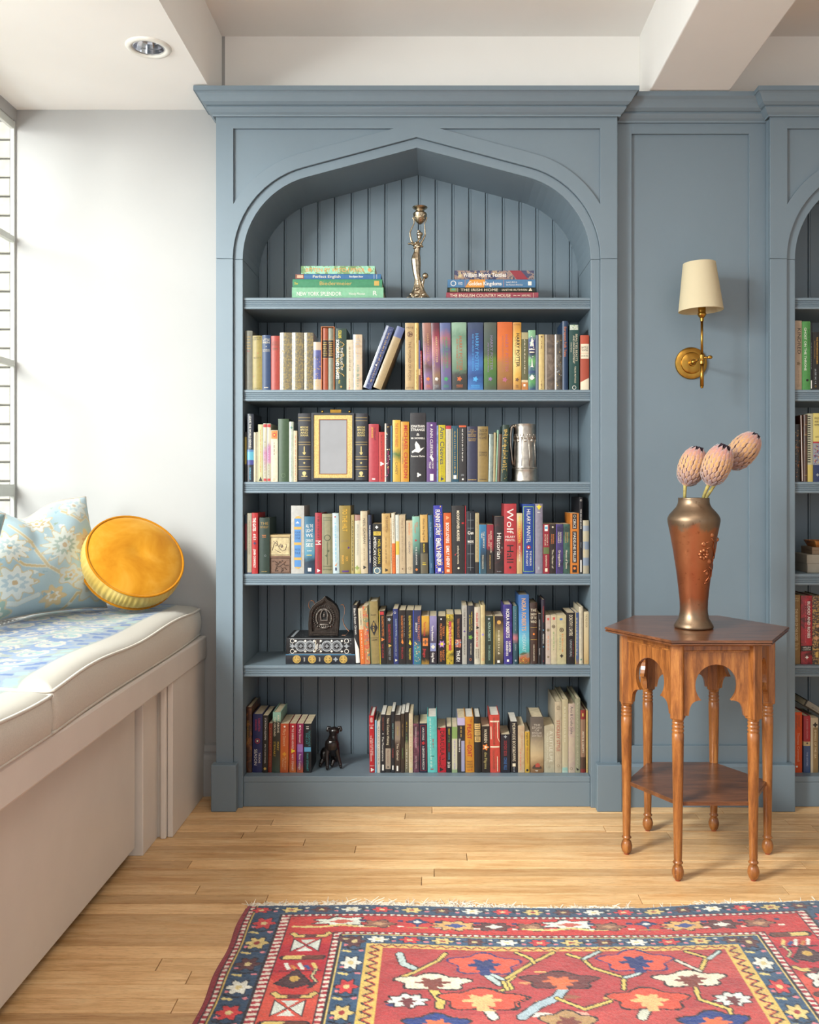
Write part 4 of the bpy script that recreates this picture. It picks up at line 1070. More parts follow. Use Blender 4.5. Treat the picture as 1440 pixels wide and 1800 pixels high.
def cover_mat(c):
    """c: hex colour, or list of (height fraction, colour[, 'hard']) from the foot up, with options"""
    key = str(c)
    if key in COVM: return COVM[key]
    if isinstance(c, str): m = mat('cover_'+c.strip('#'), dim(c), .42, 0, var=.07, vs=90, bmp=.05, bs=400, spec=.4)
    else:
        m, nt, p = base('cover_art'); tc = nt.nodes.new('ShaderNodeTexCoord'); sx = nt.nodes.new('ShaderNodeSeparateXYZ'); nt.links.new(tc.outputs['Generated'], sx.inputs[0])
        hard = 'hard' in c; warp = .0 if hard else .10; st = [q for q in c if isinstance(q, tuple)]
        if 'cloud' in c:
            v = coords(nt); n = noise(nt, 34, 4, v, .6, 1.2); src = n
            st = [(.30+.4*a, b) for a, b in st]
        elif 'gold' in c:
            v = coords(nt); n = noise(nt, 160, 2, v, .5, .5); src = n; st = [(.42+.16*a, b) for a, b in st]
        else:
            n = noise(nt, 30, 3, coords(nt), .6, 1); ma = nt.nodes.new('ShaderNodeMath'); ma.operation = 'MULTIPLY_ADD'; nt.links.new(n, ma.inputs[0]); ma.inputs[1].default_value = warp*2
            nt.links.new(sx.outputs[2], ma.inputs[2]); src = ma.outputs[0]; st = [(a+warp, b) for a, b in st]
        nt.links.new(ramp(nt, src, [(min(1, max(0, a)), lin(dim(b))) for a, b in st], 'CONSTANT' if hard else 'LINEAR'), p.inputs['Base Color'])
        p.inputs['Roughness'].default_value = .22 if 'shiny' in c else .38
        p.inputs['Coat Weight'].default_value = .5 if 'shiny' in c else .1
    COVM[key] = m; return m
def make_book(w, h, d, c, items, kind, seed, pages=None, name='book'):
    rr = random.Random(seed); root = empty(name)
    t, ov, sag = {'hb': (.0028, .003, .0026), 'pb': (.0009, .0, .0010), 'old': (.003, .0028, .0036), 'flat': (.0026, .003, .0016)}[kind]
    t = min(t, w*.2); sag = min(sag, w*.22)
    n = 7; outer = [(0, d)]+[(w*i/(n-1), sag*(2*i/(n-1)-1)**2) for i in range(n)]+[(w, d)]
    inner = [(w-t, d)]+[(w-t-(w-2*t)*i/(n-1), t+.0006+sag*(2*i/(n-1)-1)**2*.6) for i in range(n)]+[(t, d)]
    P = outer+inner; N = len(P); vs = [(a, b, 0) for a, b in P]+[(a, b, h) for a, b in P]; fs = []
    no = len(outer)
    for i in range(N): j = (i+1) % N; fs.append((i, j, j+N, i+N))
    for i in range(no-1):
        a, b, c_, e = i, i+1, N-2-i, N-1-i; fs.append((a+N, b+N, c_+N, e+N)); fs.append((e, c_, b, a))
    mb = MB().add(vs, fs); o = mb.build('cover', cover_mat(c), root, smooth='auto', fix=False)
    pg = MB().box(t*1.02, w-t*1.02, t+sag*.6+.001, d-ov-.001, ov+.0002, h-max(ov, .0004)); pg.build('page_block', pages or PAGES, root)
    if items:
        mb = MB(); keys = []; print_on(mb, keys, items, w, h, sag, rr); curve_print(mb.build('spine_print', [ink(k) for k in keys], root).data, w, sag)
    return root
ALL = []
def row(zv, D, v0, crop, spec, shelf, back=.15):
    """one shelf of upright books; crop L/R give the two enlargements the positions were read from"""
    zs = Z(zv, YS)+.0003; out = []
    for s in spec:
        cr, x0, x1, yt, c, kind, lean, items, short = s[:9]; opt = s[9] if len(s) > 9 else {}
        k = {'L': (420, 4.5), 'R': (720, 4.3636), 'Q': (1380, 11.25), 'U': (1380, 6.667), 'T': (1380, 7.2)}[cr]
        xa, xb = X(k[0]+x0/k[1], D), X(k[0]+x1/k[1], D); zt = Z(v0+yt/k[1], D)
        out.append([xa, xb, zt, c, kind, lean, items, short, opt])
    lo, hi = (CX-.6128, CX+.6128) if cr in 'LR' else (CX+1.949-.6128, 9)
    for o_ in out:
        if abs(o_[5]) > 8: o_[0] -= .0056; o_[1] -= .0056
        o_[0] = max(o_[0], lo); o_[1] = min(o_[1], hi)
        if abs(o_[5]) < 8 and o_[1]-o_[0] < .003: o_[1] = o_[0]+.003
    for a, b in zip(out[:-1], out[1:]):
        if b[0] < a[1]+.0006: m = (a[1]+b[0])/2; a[1] = m-.0003; b[0] = m+.0003
    for i, (xa, xb, zt, c, kind, lean, items, short, opt) in enumerate(out):
        w_ = xb-xa; h = zt-zs; d = opt.get('d', min(back, .095+h*.22)); seed = hash((shelf, i)) & 0xffff if 0 else i*31+len(shelf)*7
        jit = random.Random(seed).uniform(0, .003)+opt.get('dy', 0)
        if lean:
            a = radians(lean); r = make_book(w_*cos(a), (h-abs(sin(a))*w_)/cos(a) if abs(lean) > 8 else h/cos(a)-abs(w_*sin(a)), d, c, items, kind, seed, opt.get('pages'))
            r.rotation_euler = (0, a, 0)
            if a > 0: r.location = (xb-w_*cos(a)*cos(a), D+jit, zs+w_*cos(a)*sin(a)+.0003)
            else: r.location = (xa, D+jit, zs+.0003)
        else:
            r = make_book(w_, h, d, c, items, kind, seed, opt.get('pages')); r.location = (xa, D+jit, zs)
        ALL.append((r, short, shelf, xa)); r['category'] = 'book'; r['group'] = 'books on the '+shelf
def stack(zv, D, specs, shelf):
    z = Z(zv, YS)+.0003
    for i, (u0, u1, v1, c, kind, items, short, d) in enumerate(specs):       # bottom first; v1 = top edge
        zt = Z(v1, D); w_ = zt-z-.0004; L = X(u1, D)-X(u0, D); r = make_book(w_, L, d, c, items, kind, 500+i)
        r.location = (X(u1, D), D, z); r.rotation_euler = (0, -pi/2, 0); r['category'] = 'book'; r['group'] = 'flat books on the '+shelf
        tag(r, short); z = zt
V, Hh = 'V', 'H'
# ---- top shelf stacks
stack(523, 3.245, [
 (513.3, 674.2, 505.0, '#7fb590', 'flat', [('V', 'NEW YORK SPLENDOR', 'w', .05, .54, .45, .34), ('V', 'Wendy Moonan', 'w', .62, .8, .45, .22), ('V', 'R', 'w', .88, .93, .5, .4)], 'pale green flat book at the foot of the left stack on the top shelf', .20),
 (514.3, 672.0, 490.5, '#3f8560', 'flat', [('V', 'Biedermeier', 'g', .29, .67, .5, .45), ('R', .2, .8, .91, .965, 'g'), ('V', 'Chase', 'y', .02, .06, .5, .3)], 'dark green flat book, second from the bottom of the left top-shelf stack', .20),
 (519.3, 669.8, 481.4, '#3a6a96', 'flat', [('R', .05, .95, .0, .1, '#7a4632'), ('R', .2, .8, .02, .09, '#c9a184'), ('V', 'Perfect English', 'c', .20, .53, .5, .55), ('V', 'Ros Byam Shaw', 'w', .63, .79, .5, .36, 1), ('L', .92, 'w'), ('L', .95, 'w')], 'thin blue flat book, second from the top of the left top-shelf stack', .17),
 (529.3, 659.0, 467.2, ['cloud', (0, '#7fbfa0'), (.45, '#9fd0b4'), (.55, '#7d9a62'), (1, '#4f7a55')], 'pb', [('V', 'BITTEN BY WITCH FEVER', '#cf9a5e', .06, .86, .5, .48, 1), ('D', .5, .93, .25, '#cf9a5e')], 'mint leaf-patterned flat book on top of the left top-shelf stack', .16)], 'top shelf')
stack(523, 3.243, [
 (784.5, 946.5, 513.6, '#96404e', 'hb', [('V', 'THE ENGLISH COUNTRY HOUSE', 'c', .04, .70, .5, .5), ('V', 'JAMES PEILL', 'c', .82, .92, .5, .3), ('L', .945, 'c'), ('m', 'c', .73, .79, .5, .2)], 'dark red flat book at the foot of the right top-shelf stack', .2),
 (786.3, 941.0, 505.2, '#20281f', 'hb', [('R', .1, .9, .03, .11, '#7a7a4a'), ('R', .4, .8, .05, .09, '#3f9a80'), ('L', .12, 'c'), ('V', 'THE IRISH HOME', 'c', .15, .58, .5, .6), ('V', 'IANTHE RUTHVEN', 'c', .62, .91, .5, .42), ('D', .5, .945, .3, 'c', 3)], 'black-green flat book, second from the bottom of the right top-shelf stack', .19),
 (787.0, 941.5, 491.0, '#47749a', 'flat', [('P', [(.03, .20), (.97, .25), (.97, .43), (.03, .415)][0:0] or [(1, .255), (1, .43), (0, .415), (0, .20)], '#d58f36'), ('O', .5, .065, .34, 'w'), ('M', 'w', .12, .17, 3, .4), ('L', .20, 'o'), ('V', 'Golden Kingdoms', 'w', .235, .615, .5, .48, 1), ('L', .638, 'o'), ('V', 'Luxury Arts in', 'w', .665, .79, .68, .22), ('V', 'the Ancient Americas', 'w', .665, .855, .34, .22), ('R', .25, .75, .915, .955, 'w')], 'blue flat book with orange block, second from the top of the right stack', .2),
 (799.3, 939.0, 475.2, ['cloud', (0, '#2c3054'), (.42, '#343a5e'), (.5, '#a28f78'), (.62, '#7d5f66'), (1, '#c5ab80')], 'flat', [('P', [(1, .69), (1, .83), (0, .93), (0, .78)], '#8e2c3a'), ('S', ['#c9ae7c', '#2b3156', '#95707a', '#b79a66'], .02, .66, 90), ('V', 'William Morris Textiles', 'w', .11, .65, .5, .45, 1), ('V', 'll', '#ddd19a', .045, .085, .5, .6)], 'indigo patterned flat book with red band on top of the right stack', .18)], 'top shelf')
# ---- second shelf
BRN = ['gold', (0, '#67604f'), (.5, '#786c52'), (1, '#94804f'), 'shiny']
row(685, 3.228, 550, 'L', [
 ('L', 45, 105, 140, '#7d7c70', 'old', 0, [('M', 'g', .08, .32, 5), ('M', 'r', .33, .36, 1)], 'grey cloth book'),
 ('L', 105, 182, 178, '#9a8a4e', 'old', 0, [('H', 'UNDER THE/LILACS', 'k', .02, .09), ('H', 'ALCOTT', 'k', .39, .43), ('S', ['#a88a3c', '#b06a44'], .2, .95, 12), ('H', 'L.B.&CO.', 'k', .955, .99)], 'olive cloth book'),
 ('L', 182, 250, 175, '#2d4164', 'old', 0, [('H', 'LITTLE/MEN', 'c', .06, .16), ('D', .5, .21, .05, 'c'), ('H', 'LOUISA M./ALCOTT', 'c', .25, .31), ('M', 'c', .945, .97, 1, .8)], 'navy cloth book'),
 ('L', 250, 322, 180, '#a44339', 'old', 0, [('H', 'LITTLE/WOMEN', 'd', .10, .19), ('M', 'd', .22, .27, 2)], 'red cloth book'),
 ('L', 322, 418, 155, BRN, 'old', 0, [('R', .12, .2, 0, 1, '#b8ae98'), ('S', ['#a08850', '#8f7a4a'], .22, .97, 34)], 'gilt brown volume wrapped in film'),
 ('L', 418, 510, 155, BRN, 'old', 0, [('R', .12, .2, 0, 1, '#b8ae98'), ('S', ['#a08850', '#8f7a4a'], .22, .97, 34)], 'gilt brown volume wrapped in film'),
 ('L', 510, 588, 155, BRN, 'old', 0, [('R', .14, .22, 0, 1, '#b8ae98'), ('S', ['#a08850', '#8f7a4a'], .22, .97, 34)], 'gilt brown volume wrapped in film'),
 ('L', 588, 650, 230, ['hard', (0, '#b8a184'), (.22, '#4b4f86'), (.83, '#bda78e')], 'hb', 0, [('S', 'gg', .3, .95, 26), ('M', 'n', .28, .34, 2)], 'short blue and cream book'),
 ('L', 658, 703, 118, '#a05034', 'old', 0, [('R', .04, .96, .20, .48, 'k'), ('M', 'g', .22, .46, 8, .8), ('L', .19, 'g'), ('L', .49, 'g')], 'rust book sharing the slipcase', {'dy': .003}),
 ('L', 704, 748, 118, '#7f8272', 'old', 0, [('R', .04, .96, .20, .48, 'k'), ('M', 'g', .22, .46, 8, .8), ('L', .19, 'g'), ('L', .49, 'g')], 'grey book sharing the slipcase', {'dy': .003}),
 ('L', 758, 850, 122, '#2c4038', 'hb', 0, [('V', 'SONGBIRDS AND SNAKES', 'w', .18, .82, .24, .27, 1), ('V', 'THE BALLAD OF', 'w', .31, .68, .60, .2), ('V', 'COLLINS', 'y', .03, .16, .45, .26, 1)]+[('D', .5+.28*sin(i*.5), .22+i*.0135, .045, 'g') for i in range(42)]+[('V', 'PREQUEL', 'y', .84, .90, .4, .2), ('D', .55, .95, .08, 'g', 4)], 'dark green book with gold ribbon'),
 ('L', 852, 903, 212, '#cbbda2', 'pb', 0, [('m', 'd', .14, .64, .5, .28), ('m', 'r', .78, .95, .45, .2)], 'small cream paperback'),
 ('L', 905, 993, 170, ['cloud', (0, '#b59c80'), (.5, '#cdb698'), (1, '#bfb1a0'), 'shiny'], 'hb', 0, [('M', 's', .06, .2, 3), ('m', 'f', .55, .93, .55, .4), ('m', 's', .25, .45, .5, .2)], 'streaked peach book'),
 ('L', 970, 1056, 95, ['gold', (0, '#343d66'), (.8, '#3d4670'), (1, '#5c648a'), 'shiny'], 'hb', 20.5, [('R', .1, .3, 0, 1, '#9ea3b0'), ('m', 'g', .1, .9, .65, .2), ('D', .55, .62, .1, 'w')], 'leaning navy book in film'),
 ('L', 1066, 1135, 98, ['hard', (0, '#a38c66'), (.83, '#56608a')], 'hb', 21.5, [('S', ['#8f7a58', '#b79c70'], .2, .95, 24)], 'leaning tan book with slate top'),
 ('L', 1315, 1390, 78, '#b79a6c', 'hb', 0, [('H', 'MILNE', 'd', .05, .09), ('O', .5, .17, .3, 'd'), ('D', .5, .17, .18, 'd', 3), ('V', 'THE WORLD OF POOH', 'd', .28, .86, .5, .26), ('H', 'DUTTON', 'd', .95, .985)], 'large tan book'),
 ('L', 1391, 1422, 78, '#cfae68', 'hb', 0, [('m', 'd', .08, .3, .5, .3), ('m', 'd', .7, .95, .5, .3)], 'narrow straw-coloured book'),
 ('R', 71, 83, 210, ['hard', (0, '#5d1f2a'), (.3, '#c0a070'), (.42, '#3a3272')], 'pb', 0, [], 'thin purple paperback'),
 ('R', 87, 101, 290, '#8e2228', 'pb', -1.2, [('m', 'c', .1, .8, .5, .3)], 'thin dark red paperback'),
 ('R', 112, 178, 75, [(0, '#8a5a6a'), (.2, '#7c6088'), (.35, '#5b3f3a'), (.5, '#9a6a92'), (.7, '#7a4c44'), (.92, '#9a6a5c')], 'hb', -1.6, [('V', 'HARRY POTTER', '#c4956a', .10, .64, .6, .26), ('V', 'AND THE SORCERER\'S STONE', '#c4956a', .14, .7, .28, .13), ('D', .5, .84, .2, 'o', 5), ('M', 'o', .92, .97, 2)], 'mauve and brown fantasy volume'),
 ('R', 179, 240, 75, [(0, '#4c4650'), (.2, '#8a6a50'), (.4, '#6f4a70'), (.6, '#b06a72'), (.8, '#8a3040'), (.93, '#5a2230')], 'hb', -1.4, [('V', 'HARRY POTTER', '#d9b98a', .12, .68, .6, .26), ('V', 'AND THE CHAMBER OF SECRETS', '#c4a56a', .2, .74, .28, .12), ('D', .5, .84, .2, 'w', 5), ('M', 's', .92, .97, 2)], 'rose and grey fantasy volume'),
 ('R', 243, 322, 75, [(0, '#4c5478'), (.3, '#6a5c88'), (.45, '#8a5a62'), (.6, '#58587c'), (.75, '#a05c62'), (.95, '#55608c')], 'hb', -1.1, [('V', 'HARRY POTTER', '#3f9a5c', .18, .72, .6, .24), ('V', 'AND THE PRISONER OF AZKABAN', '#3f9a5c', .2, .74, .3, .12), ('D', .5, .84, .18, '#3fa05c', 5), ('M', '#3fa05c', .92, .97, 2)], 'violet fantasy volume with green lettering'),
 ('R', 328, 441, 72, [(0, '#2a2a28'), (.22, '#3a3a34'), (.3, '#5f7a62'), (.6, '#7f9a82'), (.8, '#66866e'), (1, '#86a48c')], 'hb', -.6, [('V', 'HARRY POTTER', '#b0552c', .20, .72, .6, .22), ('V', 'AND THE GOBLET OF FIRE', '#b0552c', .24, .7, .36, .12), ('D', .5, .84, .14, '#c4622c', 5), ('M', '#c4622c', .92, .97, 2)], 'thick sage green fantasy volume'),
 ('R', 447, 565, 72, [(0, '#3a74b4'), (.2, '#24457e'), (.4, '#3b6cac'), (.6, '#1f3a72'), (.85, '#2c3a60'), (1, '#30405e')], 'hb', 0, [('V', 'HARRY POTTER', '#4fa0d8', .16, .72, .6, .22), ('V', 'AND THE ORDER OF THE PHOENIX', '#4fa0d8', .17, .72, .34, .11), ('D', .5, .84, .14, '#4fa8e0', 5), ('M', '#4fa8e0', .92, .97, 2)], 'thick cobalt fantasy volume'),
 ('R', 572, 668, 72, [(0, '#44503c'), (.2, '#3f6a34'), (.45, '#5c7a2c'), (.55, '#3c4c34'), (.8, '#44504a'), (1, '#4a5248')], 'hb', 0, [('V', 'HARRY POTTER', '#8a7a9a', .18, .72, .6, .22), ('V', 'AND THE HALF-BLOOD PRINCE', '#8a6a9a', .3, .74, .34, .12), ('D', .5, .84, .14, '#8a6a9a', 5)], 'dark green fantasy volume'),
 ('R', 674, 790, 69, [(0, '#7a5030'), (.2, '#96642e'), (.4, '#a8703a'), (.5, '#c86a20'), (.75, '#d0661c'), (1, '#c45c1c')], 'hb', 0, [('V', 'HARRY POTTER', '#b0606a', .18, .74, .62, .22), ('V', 'AND THE DEATHLY HALLOWS', '#a8685a', .2, .74, .36, .12), ('D', .5, .85, .14, '#b0607a', 5)], 'thick bright orange fantasy volume'),
 ('R', 795, 857, 72, [(0, '#b07a34'), (.2, '#d8a84a'), (.5, '#e6cf84'), (.8, '#d8a23c'), (1, '#c48a34')], 'hb', 0, [('H', 'ROWLING', 'd', .02, .05), ('V', 'HARRY POTTER', 'k', .16, .66, .6, .4, 1), ('V', 'AND THE CURSED CHILD', 'd', .2, .62, .26, .16), ('D', .5, .85, .2, 'd', 5), ('M', 'd', .92, .97, 2)], 'yellow hardback with black lettering'),
 ('R', 860, 910, 148, ['hard', (0, '#b8763a'), (.13, '#cbb894'), (.17, '#5b5a3a'), (.88, '#a49a72')], 'pb', 0, [('m', 'c', .12, .72, .5, .25), ('R', .3, .6, .9, .94, 'w')], 'olive paperback with orange foot'),
 ('R', 913, 967, 132, [(0, '#29406a'), (.12, '#5a9a58'), (.3, '#2a3c70'), (.5, '#6fae6a'), (.62, '#232848'), (.8, '#2c3a78'), (.93, '#7fae84')], 'hb', 0, [('P', [(.2, .27), (.5, .10), (.8, .27)], 'w'), ('R', .1, .9, .31, .33, 'w'), ('R', .15, .85, .36, .38, 'c'), ('P', [(.5, .44), (.62, .60), (.75, .62), (.25, .62), (.4, .60)], 'w'), ('P', [(.1, .8), (.5, .74), (.9, .8), (.5, .84)], 'w'), ('S', ['#8fcf9a', '#e6e4d8', '#2c3a78'], .04, .98, 26)], 'blue and green illustrated book'),
 ('R', 969, 990, 170, '#6d7684', 'pb', 0, [], 'thin slate-grey book'),
 ('R', 992, 1035, 165, '#ccb376', 'hb', 0, [('m', 'd', .12, .24, .5, .3), ('m', 'd', .84, .97, .5, .3), ('D', .5, .04, .15, 'd')], 'straw hardback'),
 ('R', 1038, 1115, 165, ['cloud', (0, '#4f4238'), (.5, '#6a5a4a'), (1, '#8c7c6c'), 'shiny'], 'old', 0, [('R', .08, .2, 0, 1, '#a09486')], 'plain brown volume in film'),
 ('R', 1117, 1172, 165, ['cloud', (0, '#38332e'), (.5, '#4a423a'), (1, '#7c7468'), 'shiny'], 'old', 0, [('R', .1, .24, 0, 1, '#90877a'), ('S', 'gs', .1, .95, 22)], 'dark brown gilt volume in film'),
 ('R', 1175, 1218, 62, '#233a58', 'old', 0, [('V', 'European Folk Tales', 'o', .08, .52, .5, .42)], 'tall navy cloth book'),
 ('R', 1226, 1302, 87, '#1f4540', 'hb', 0, [('R', .08, .9, .01, .085, '#c6cdbc'), ('S', 'se', .02, .08, 12), ('V', 'BEAUTIES BEASTS', 'c', .11, .60, .74, .2), ('V', 'AND ENCHANTMENT', 'c', .17, .60, .46, .18), ('V', 'TALES RETOLD', 'c', .64, .9, .6, .16), ('V', 'CHRONICLE', 'c', .2, .5, .2, .10), ('O', .5, .965, .2, 'w')], 'deep green hardback'),
 ('R', 1312, 1379, 170, ['hard', (0, '#a4452c'), (.60, '#b3492c')], 'hb', 0, [('R', .05, .98, .16, .43, 'c'), ('H', 'BATTLE/THE WITHIN', 'k', .20, .30, .75, 1), ('L', .33, 'r'), ('H', 'SHORTER', 'k', .36, .40), ('P', [(.02, 1), (.02, .86), (.98, .78), (.98, 1)], 'c')], 'brick orange book with cream label'),
], 'second shelf')
# ---- third shelf
row(847, 3.228, 710, 'L', [
 ('L', 45, 59, 222, ['hard', (0, '#25211c'), (.35, '#a49440'), (.9, '#25211c')], 'pb', 0, [], 'narrow black and olive book'),
 ('L', 62, 116, 78, ['hard', (0, '#20242e'), (.25, '#3a3e80'), (.32, '#56a2b8'), (.44, '#4a74a0'), (.47, '#1c222c')], 'hb', 0, [('V', 'LEAVE THE WORLD BEHIND', 'w', .03, .51, .5, .3), ('V', 'RUMAAN/ALAM'.replace('/', ' '), 'b', .79, .97, .5, .3)], 'tall black book with cyan band'),
 ('L', 118, 134, 225, '#cfc3a4', 'pb', 0, [], 'slim cream pamphlet beside the cyan-banded book'), ('L', 136, 150, 222, '#b7ad92', 'pb', 0, [], 'slim fawn pamphlet'),
 ('L', 152, 190, 162, '#b9b488', 'pb', 0, [('m', 'o', .1, .82, .5, .25), ('P', [(.1, .99), (.5, .91), (.9, .99)], 'k')], 'pale olive paperback'),
 ('L', 192, 221, 155, [(0, '#a8a08c'), (.15, '#b4ac94'), (.5, '#b8799a'), (.65, '#b4ac94'), (1, '#c0b8a0')], 'pb', 0, [('R', 0.05, .95, .01, .065, 'r'), ('m', 'k', .3, .9, .5, .25), ('R', .1, .9, .945, .985, 'r')], 'pale pink paperback'),
 ('L', 222, 251, 155, [(0, '#a8a08c'), (.3, '#b4ac94'), (.35, '#b8799a'), (.62, '#b8799a'), (.7, '#c0b8a0')], 'pb', 0, [('R', 0.05, .95, .01, .065, 'r'), ('m', 'k', .35, .9, .5, .25), ('R', .1, .9, .945, .985, 'r')], 'pink-waisted paperback'),
 ('L', 253, 307, 208, '#d0c3ab', 'pb', 0, [('R', .06, .94, .01, .165, 'o'), ('D', .5, .09, .3, 'r', 8), ('D', .5, .09, .12, 'y'), ('m', 'd', .24, .5, .5, .22), ('O', .45, .96, .16, 'o')], 'cream paperback with orange square'),
 ('L', 309, 393, 118, '#3d5138', 'old', 0, [('O', .5, .90, .2, '#5a6e50')], 'large worn green cloth book'),
 ('L', 396, 431, 140, ['cloud', (0, '#a9b3a0'), (1, '#c6cab8'), 'shiny'], 'hb', 0, [('D', .5, .1, .25, 'f', 4), ('m', 'f', .4, .95, .5, .2)], 'pale sage paperback'),
 ('L', 433, 460, 212, '#c8b795', 'pb', 0, [('m', 'r', .1, .95, .5, .3)], 'narrow cream paperback'),
], 'third shelf')
row(847, 3.228, 710, 'L', [
 ('L', 1027, 1105, 158, '#a93a42', 'hb', 0, [('V', 'THE PREGNANT', 'k', .06, .28, .62, .16), ('V', 'LES TROIS GRACES', 'y', .06, .24, .36, .16), ('R', .35, .65, .94, .965, 'w')], 'wide coral red book'),
 ('L', 1107, 1152, 222, '#b23a34', 'pb', 0, [('m', 'k', .06, .55, .5, .22), ('D', .5, .64, .3, 'w', 3), ('m', 'k', .75, .97, .5, .22)], 'small red paperback'),
 ('L', 1154, 1199, 155, '#241f26', 'hb', 0, [('R', 0, .2, 0, 1, 'c'), ('V', 'MR POPULARITY', '#b8306a', .42, .92, .6, .3), ('S', 'gmw', .05, .95, 24)], 'black paperback with pink lettering'),
 ('L', 1201, 1214, 170, '#2b5a78', 'pb', 0, [], 'thin teal paperback'),
 ('L', 1216, 1278, 127, [(0, '#c49a34'), (.3, '#d2a63a'), (.45, '#4c6a30'), (.55, '#d2a63a'), (1, '#d4a838')], 'hb', 0, [('V', 'THE BOOK OF FRIENDS', 'r', .05, .44, .5, .4), ('V', 'CAREY', 'd', .66, .9, .5, .3)], 'bright yellow book with red lettering'),
 ('L', 1281, 1346, 140, '#c48c2c', 'hb', 0, [('V', 'MICHAEL CHABON', 'r', .05, .95, .6, .42, 1), ('V', 'THE YIDDISH POLICEMEN', 'd', .05, .9, .22, .16)], 'orange-yellow book with large red lettering'),
 ('R', 5, 124, 68, '#2f2d2f', 'hb', 0, [('H', 'JONATHAN/STRANGE', 'w', .17, .27, .9, 1), ('H', '&', 'w', .285, .34), ('H', 'Mr NORRELL', 'w', .35, .385, .9, 1), ('P', [(.1, .56), (.35, .52), (.30, .46), (.38, .41), (.60, .47), (.66, .52), (.92, .50), (.7, .55), (.55, .58), (.3, .565), (.12, .585)], 'w'), ('H', 'Susanna Clarke', 'w', .61, .645, .9, 1), ('D', .55, .9, .12, 'w', 3)], 'thick black book with white bird'),
 ('R', 131, 207, 140, '#5b3a72', 'hb', 0, [('D', .5, .05, .09, 'w'), ('V', 'ANN CLEEVES', 'w', .10, .56, .5, .28), ('P', [(.3, .58), (.5, .55), (.7, .62), (.6, .66)], 'w'), ('V', 'THE CROW', 'w', .60, .78, .62, .2), ('V', 'TRAP', 'w', .66, .78, .34, .2), ('R', .35, .7, .87, .98, 'w')], 'purple hardback'),
 ('R', 209, 221, 165, ['cloud', (0, '#31458c'), (1, '#8fa0c8')], 'pb', 0, [], 'thin royal blue sliver of a paperback'),
 ('R', 222, 275, 162, '#b8a820', 'pb', 0, [('V', 'Ann Cleeves', 'n', .03, .70, .55, .62), ('m', 't', .72, .9, .5, .2), ('D', .5, .95, .2, 'n', 3)], 'acid yellow paperback'),
 ('R', 277, 319, 167, ['hard', (0, '#c0b7a6'), (.94, '#b32a34')], 'pb', 0, [('m', 's', .1, .9, .5, .25)], 'white paperback with red top'),
 ('R', 321, 377, 167, '#254a5c', 'pb', 0, [('R', .12, .16, .05, .95, 'g'), ('R', .84, .88, .05, .95, 'g'), ('m', 'g', .1, .8, .5, .26), ('R', .3, .7, .88, .95, 'w')], 'teal paperback with gilt rules'),
 ('R', 380, 435, 165, ['hard', (0, '#2a2726'), (.965, '#c8582c')], 'pb', 0, [('m', 'w', .06, .6, .5, .24), ('M', 's', .86, .9, 2), ('R', .4, .65, .94, .97, 'w')], 'black paperback with orange top'),
 ('R', 439, 522, 172, '#33344a', 'old', 0, [('H', 'THE/CASE BOOK/OF/SHERLOCK/HOLMES', 'g', .05, .19), ('H', 'CONAN/DOYLE', 'g', .21, .27), ('M', 'g', .945, .98, 1, .8)], 'dark slate cloth book'),
 ('R', 524, 604, 172, '#8a7343', 'old', 0, [('H', 'TALES OF/SHERLOCK/HOLMES', 'k', .04, .24), ('H', 'CONAN/DOYLE', 'k', .45, .54), ('M', 'k', .94, .97, 1, .7)], 'mustard brown cloth book'),
 ('R', 606, 640, 232, ['cloud', (0, '#75827c'), (1, '#99a49a')], 'hb', 1.0, [], 'slim grey-green book'),
 ('R', 642, 659, 220, '#a89870', 'pb', 1.0, [], 'slim khaki book'),
 ('R', 661, 671, 200, '#8fb89a', 'pb', 2.0, [], 'very thin mint booklet'),
 ('R', 673, 697, 232, '#5a3f2c', 'hb', 2, [], 'slim chocolate brown book'),
 ('R', 699, 751, 160, '#25382e', 'hb', 2.2, [('S', 'gg', .05, .95, 40), ('m', 'g', .08, .8, .5, .6)], 'dark green gilt book'),
], 'third shelf, right part')
# ---- fourth shelf
row(1009, 3.228, 870, 'L', [
 ('L', 46, 61, 158, ['hard', (0, '#2a3a4a'), (.4, '#7a2430'), (.85, '#2a3a4a')], 'pb', 0, [], 'thin steel-blue book'),
 ('L', 64, 99, 145, '#a29a86', 'pb', 0, [('V', 'DRAGONSDAWN THE SKINNER', 't', .05, .75, .5, .3), ('R', .0, 1, .98, 1, 'n')], 'fawn paperback'),
 ('L', 101, 149, 142, '#a82a2a', 'hb', 0, [('V', 'THE GATES', 'w', .08, .30, .45, .5, 1), ('D', .5, .50, .2, 'n', 4), ('V', 'JOHN CONNOLLY', 'w', .6, .90, .5, .36, 1), ('M', 'w', .34, .45, 4)], 'red book with white lettering'),
 ('L', 159, 240, 180, '#28372f', 'old', 0, [('H', 'THE/BIRTHRIGHT', '#a07c3c', .07, .2), ('M', 'o', .3, .36, 2, .4), ('O', .6, .68, .09, 's'), ('M', 'g', .95, .97, 1)], 'worn black-green cloth book'),
], 'fourth shelf')
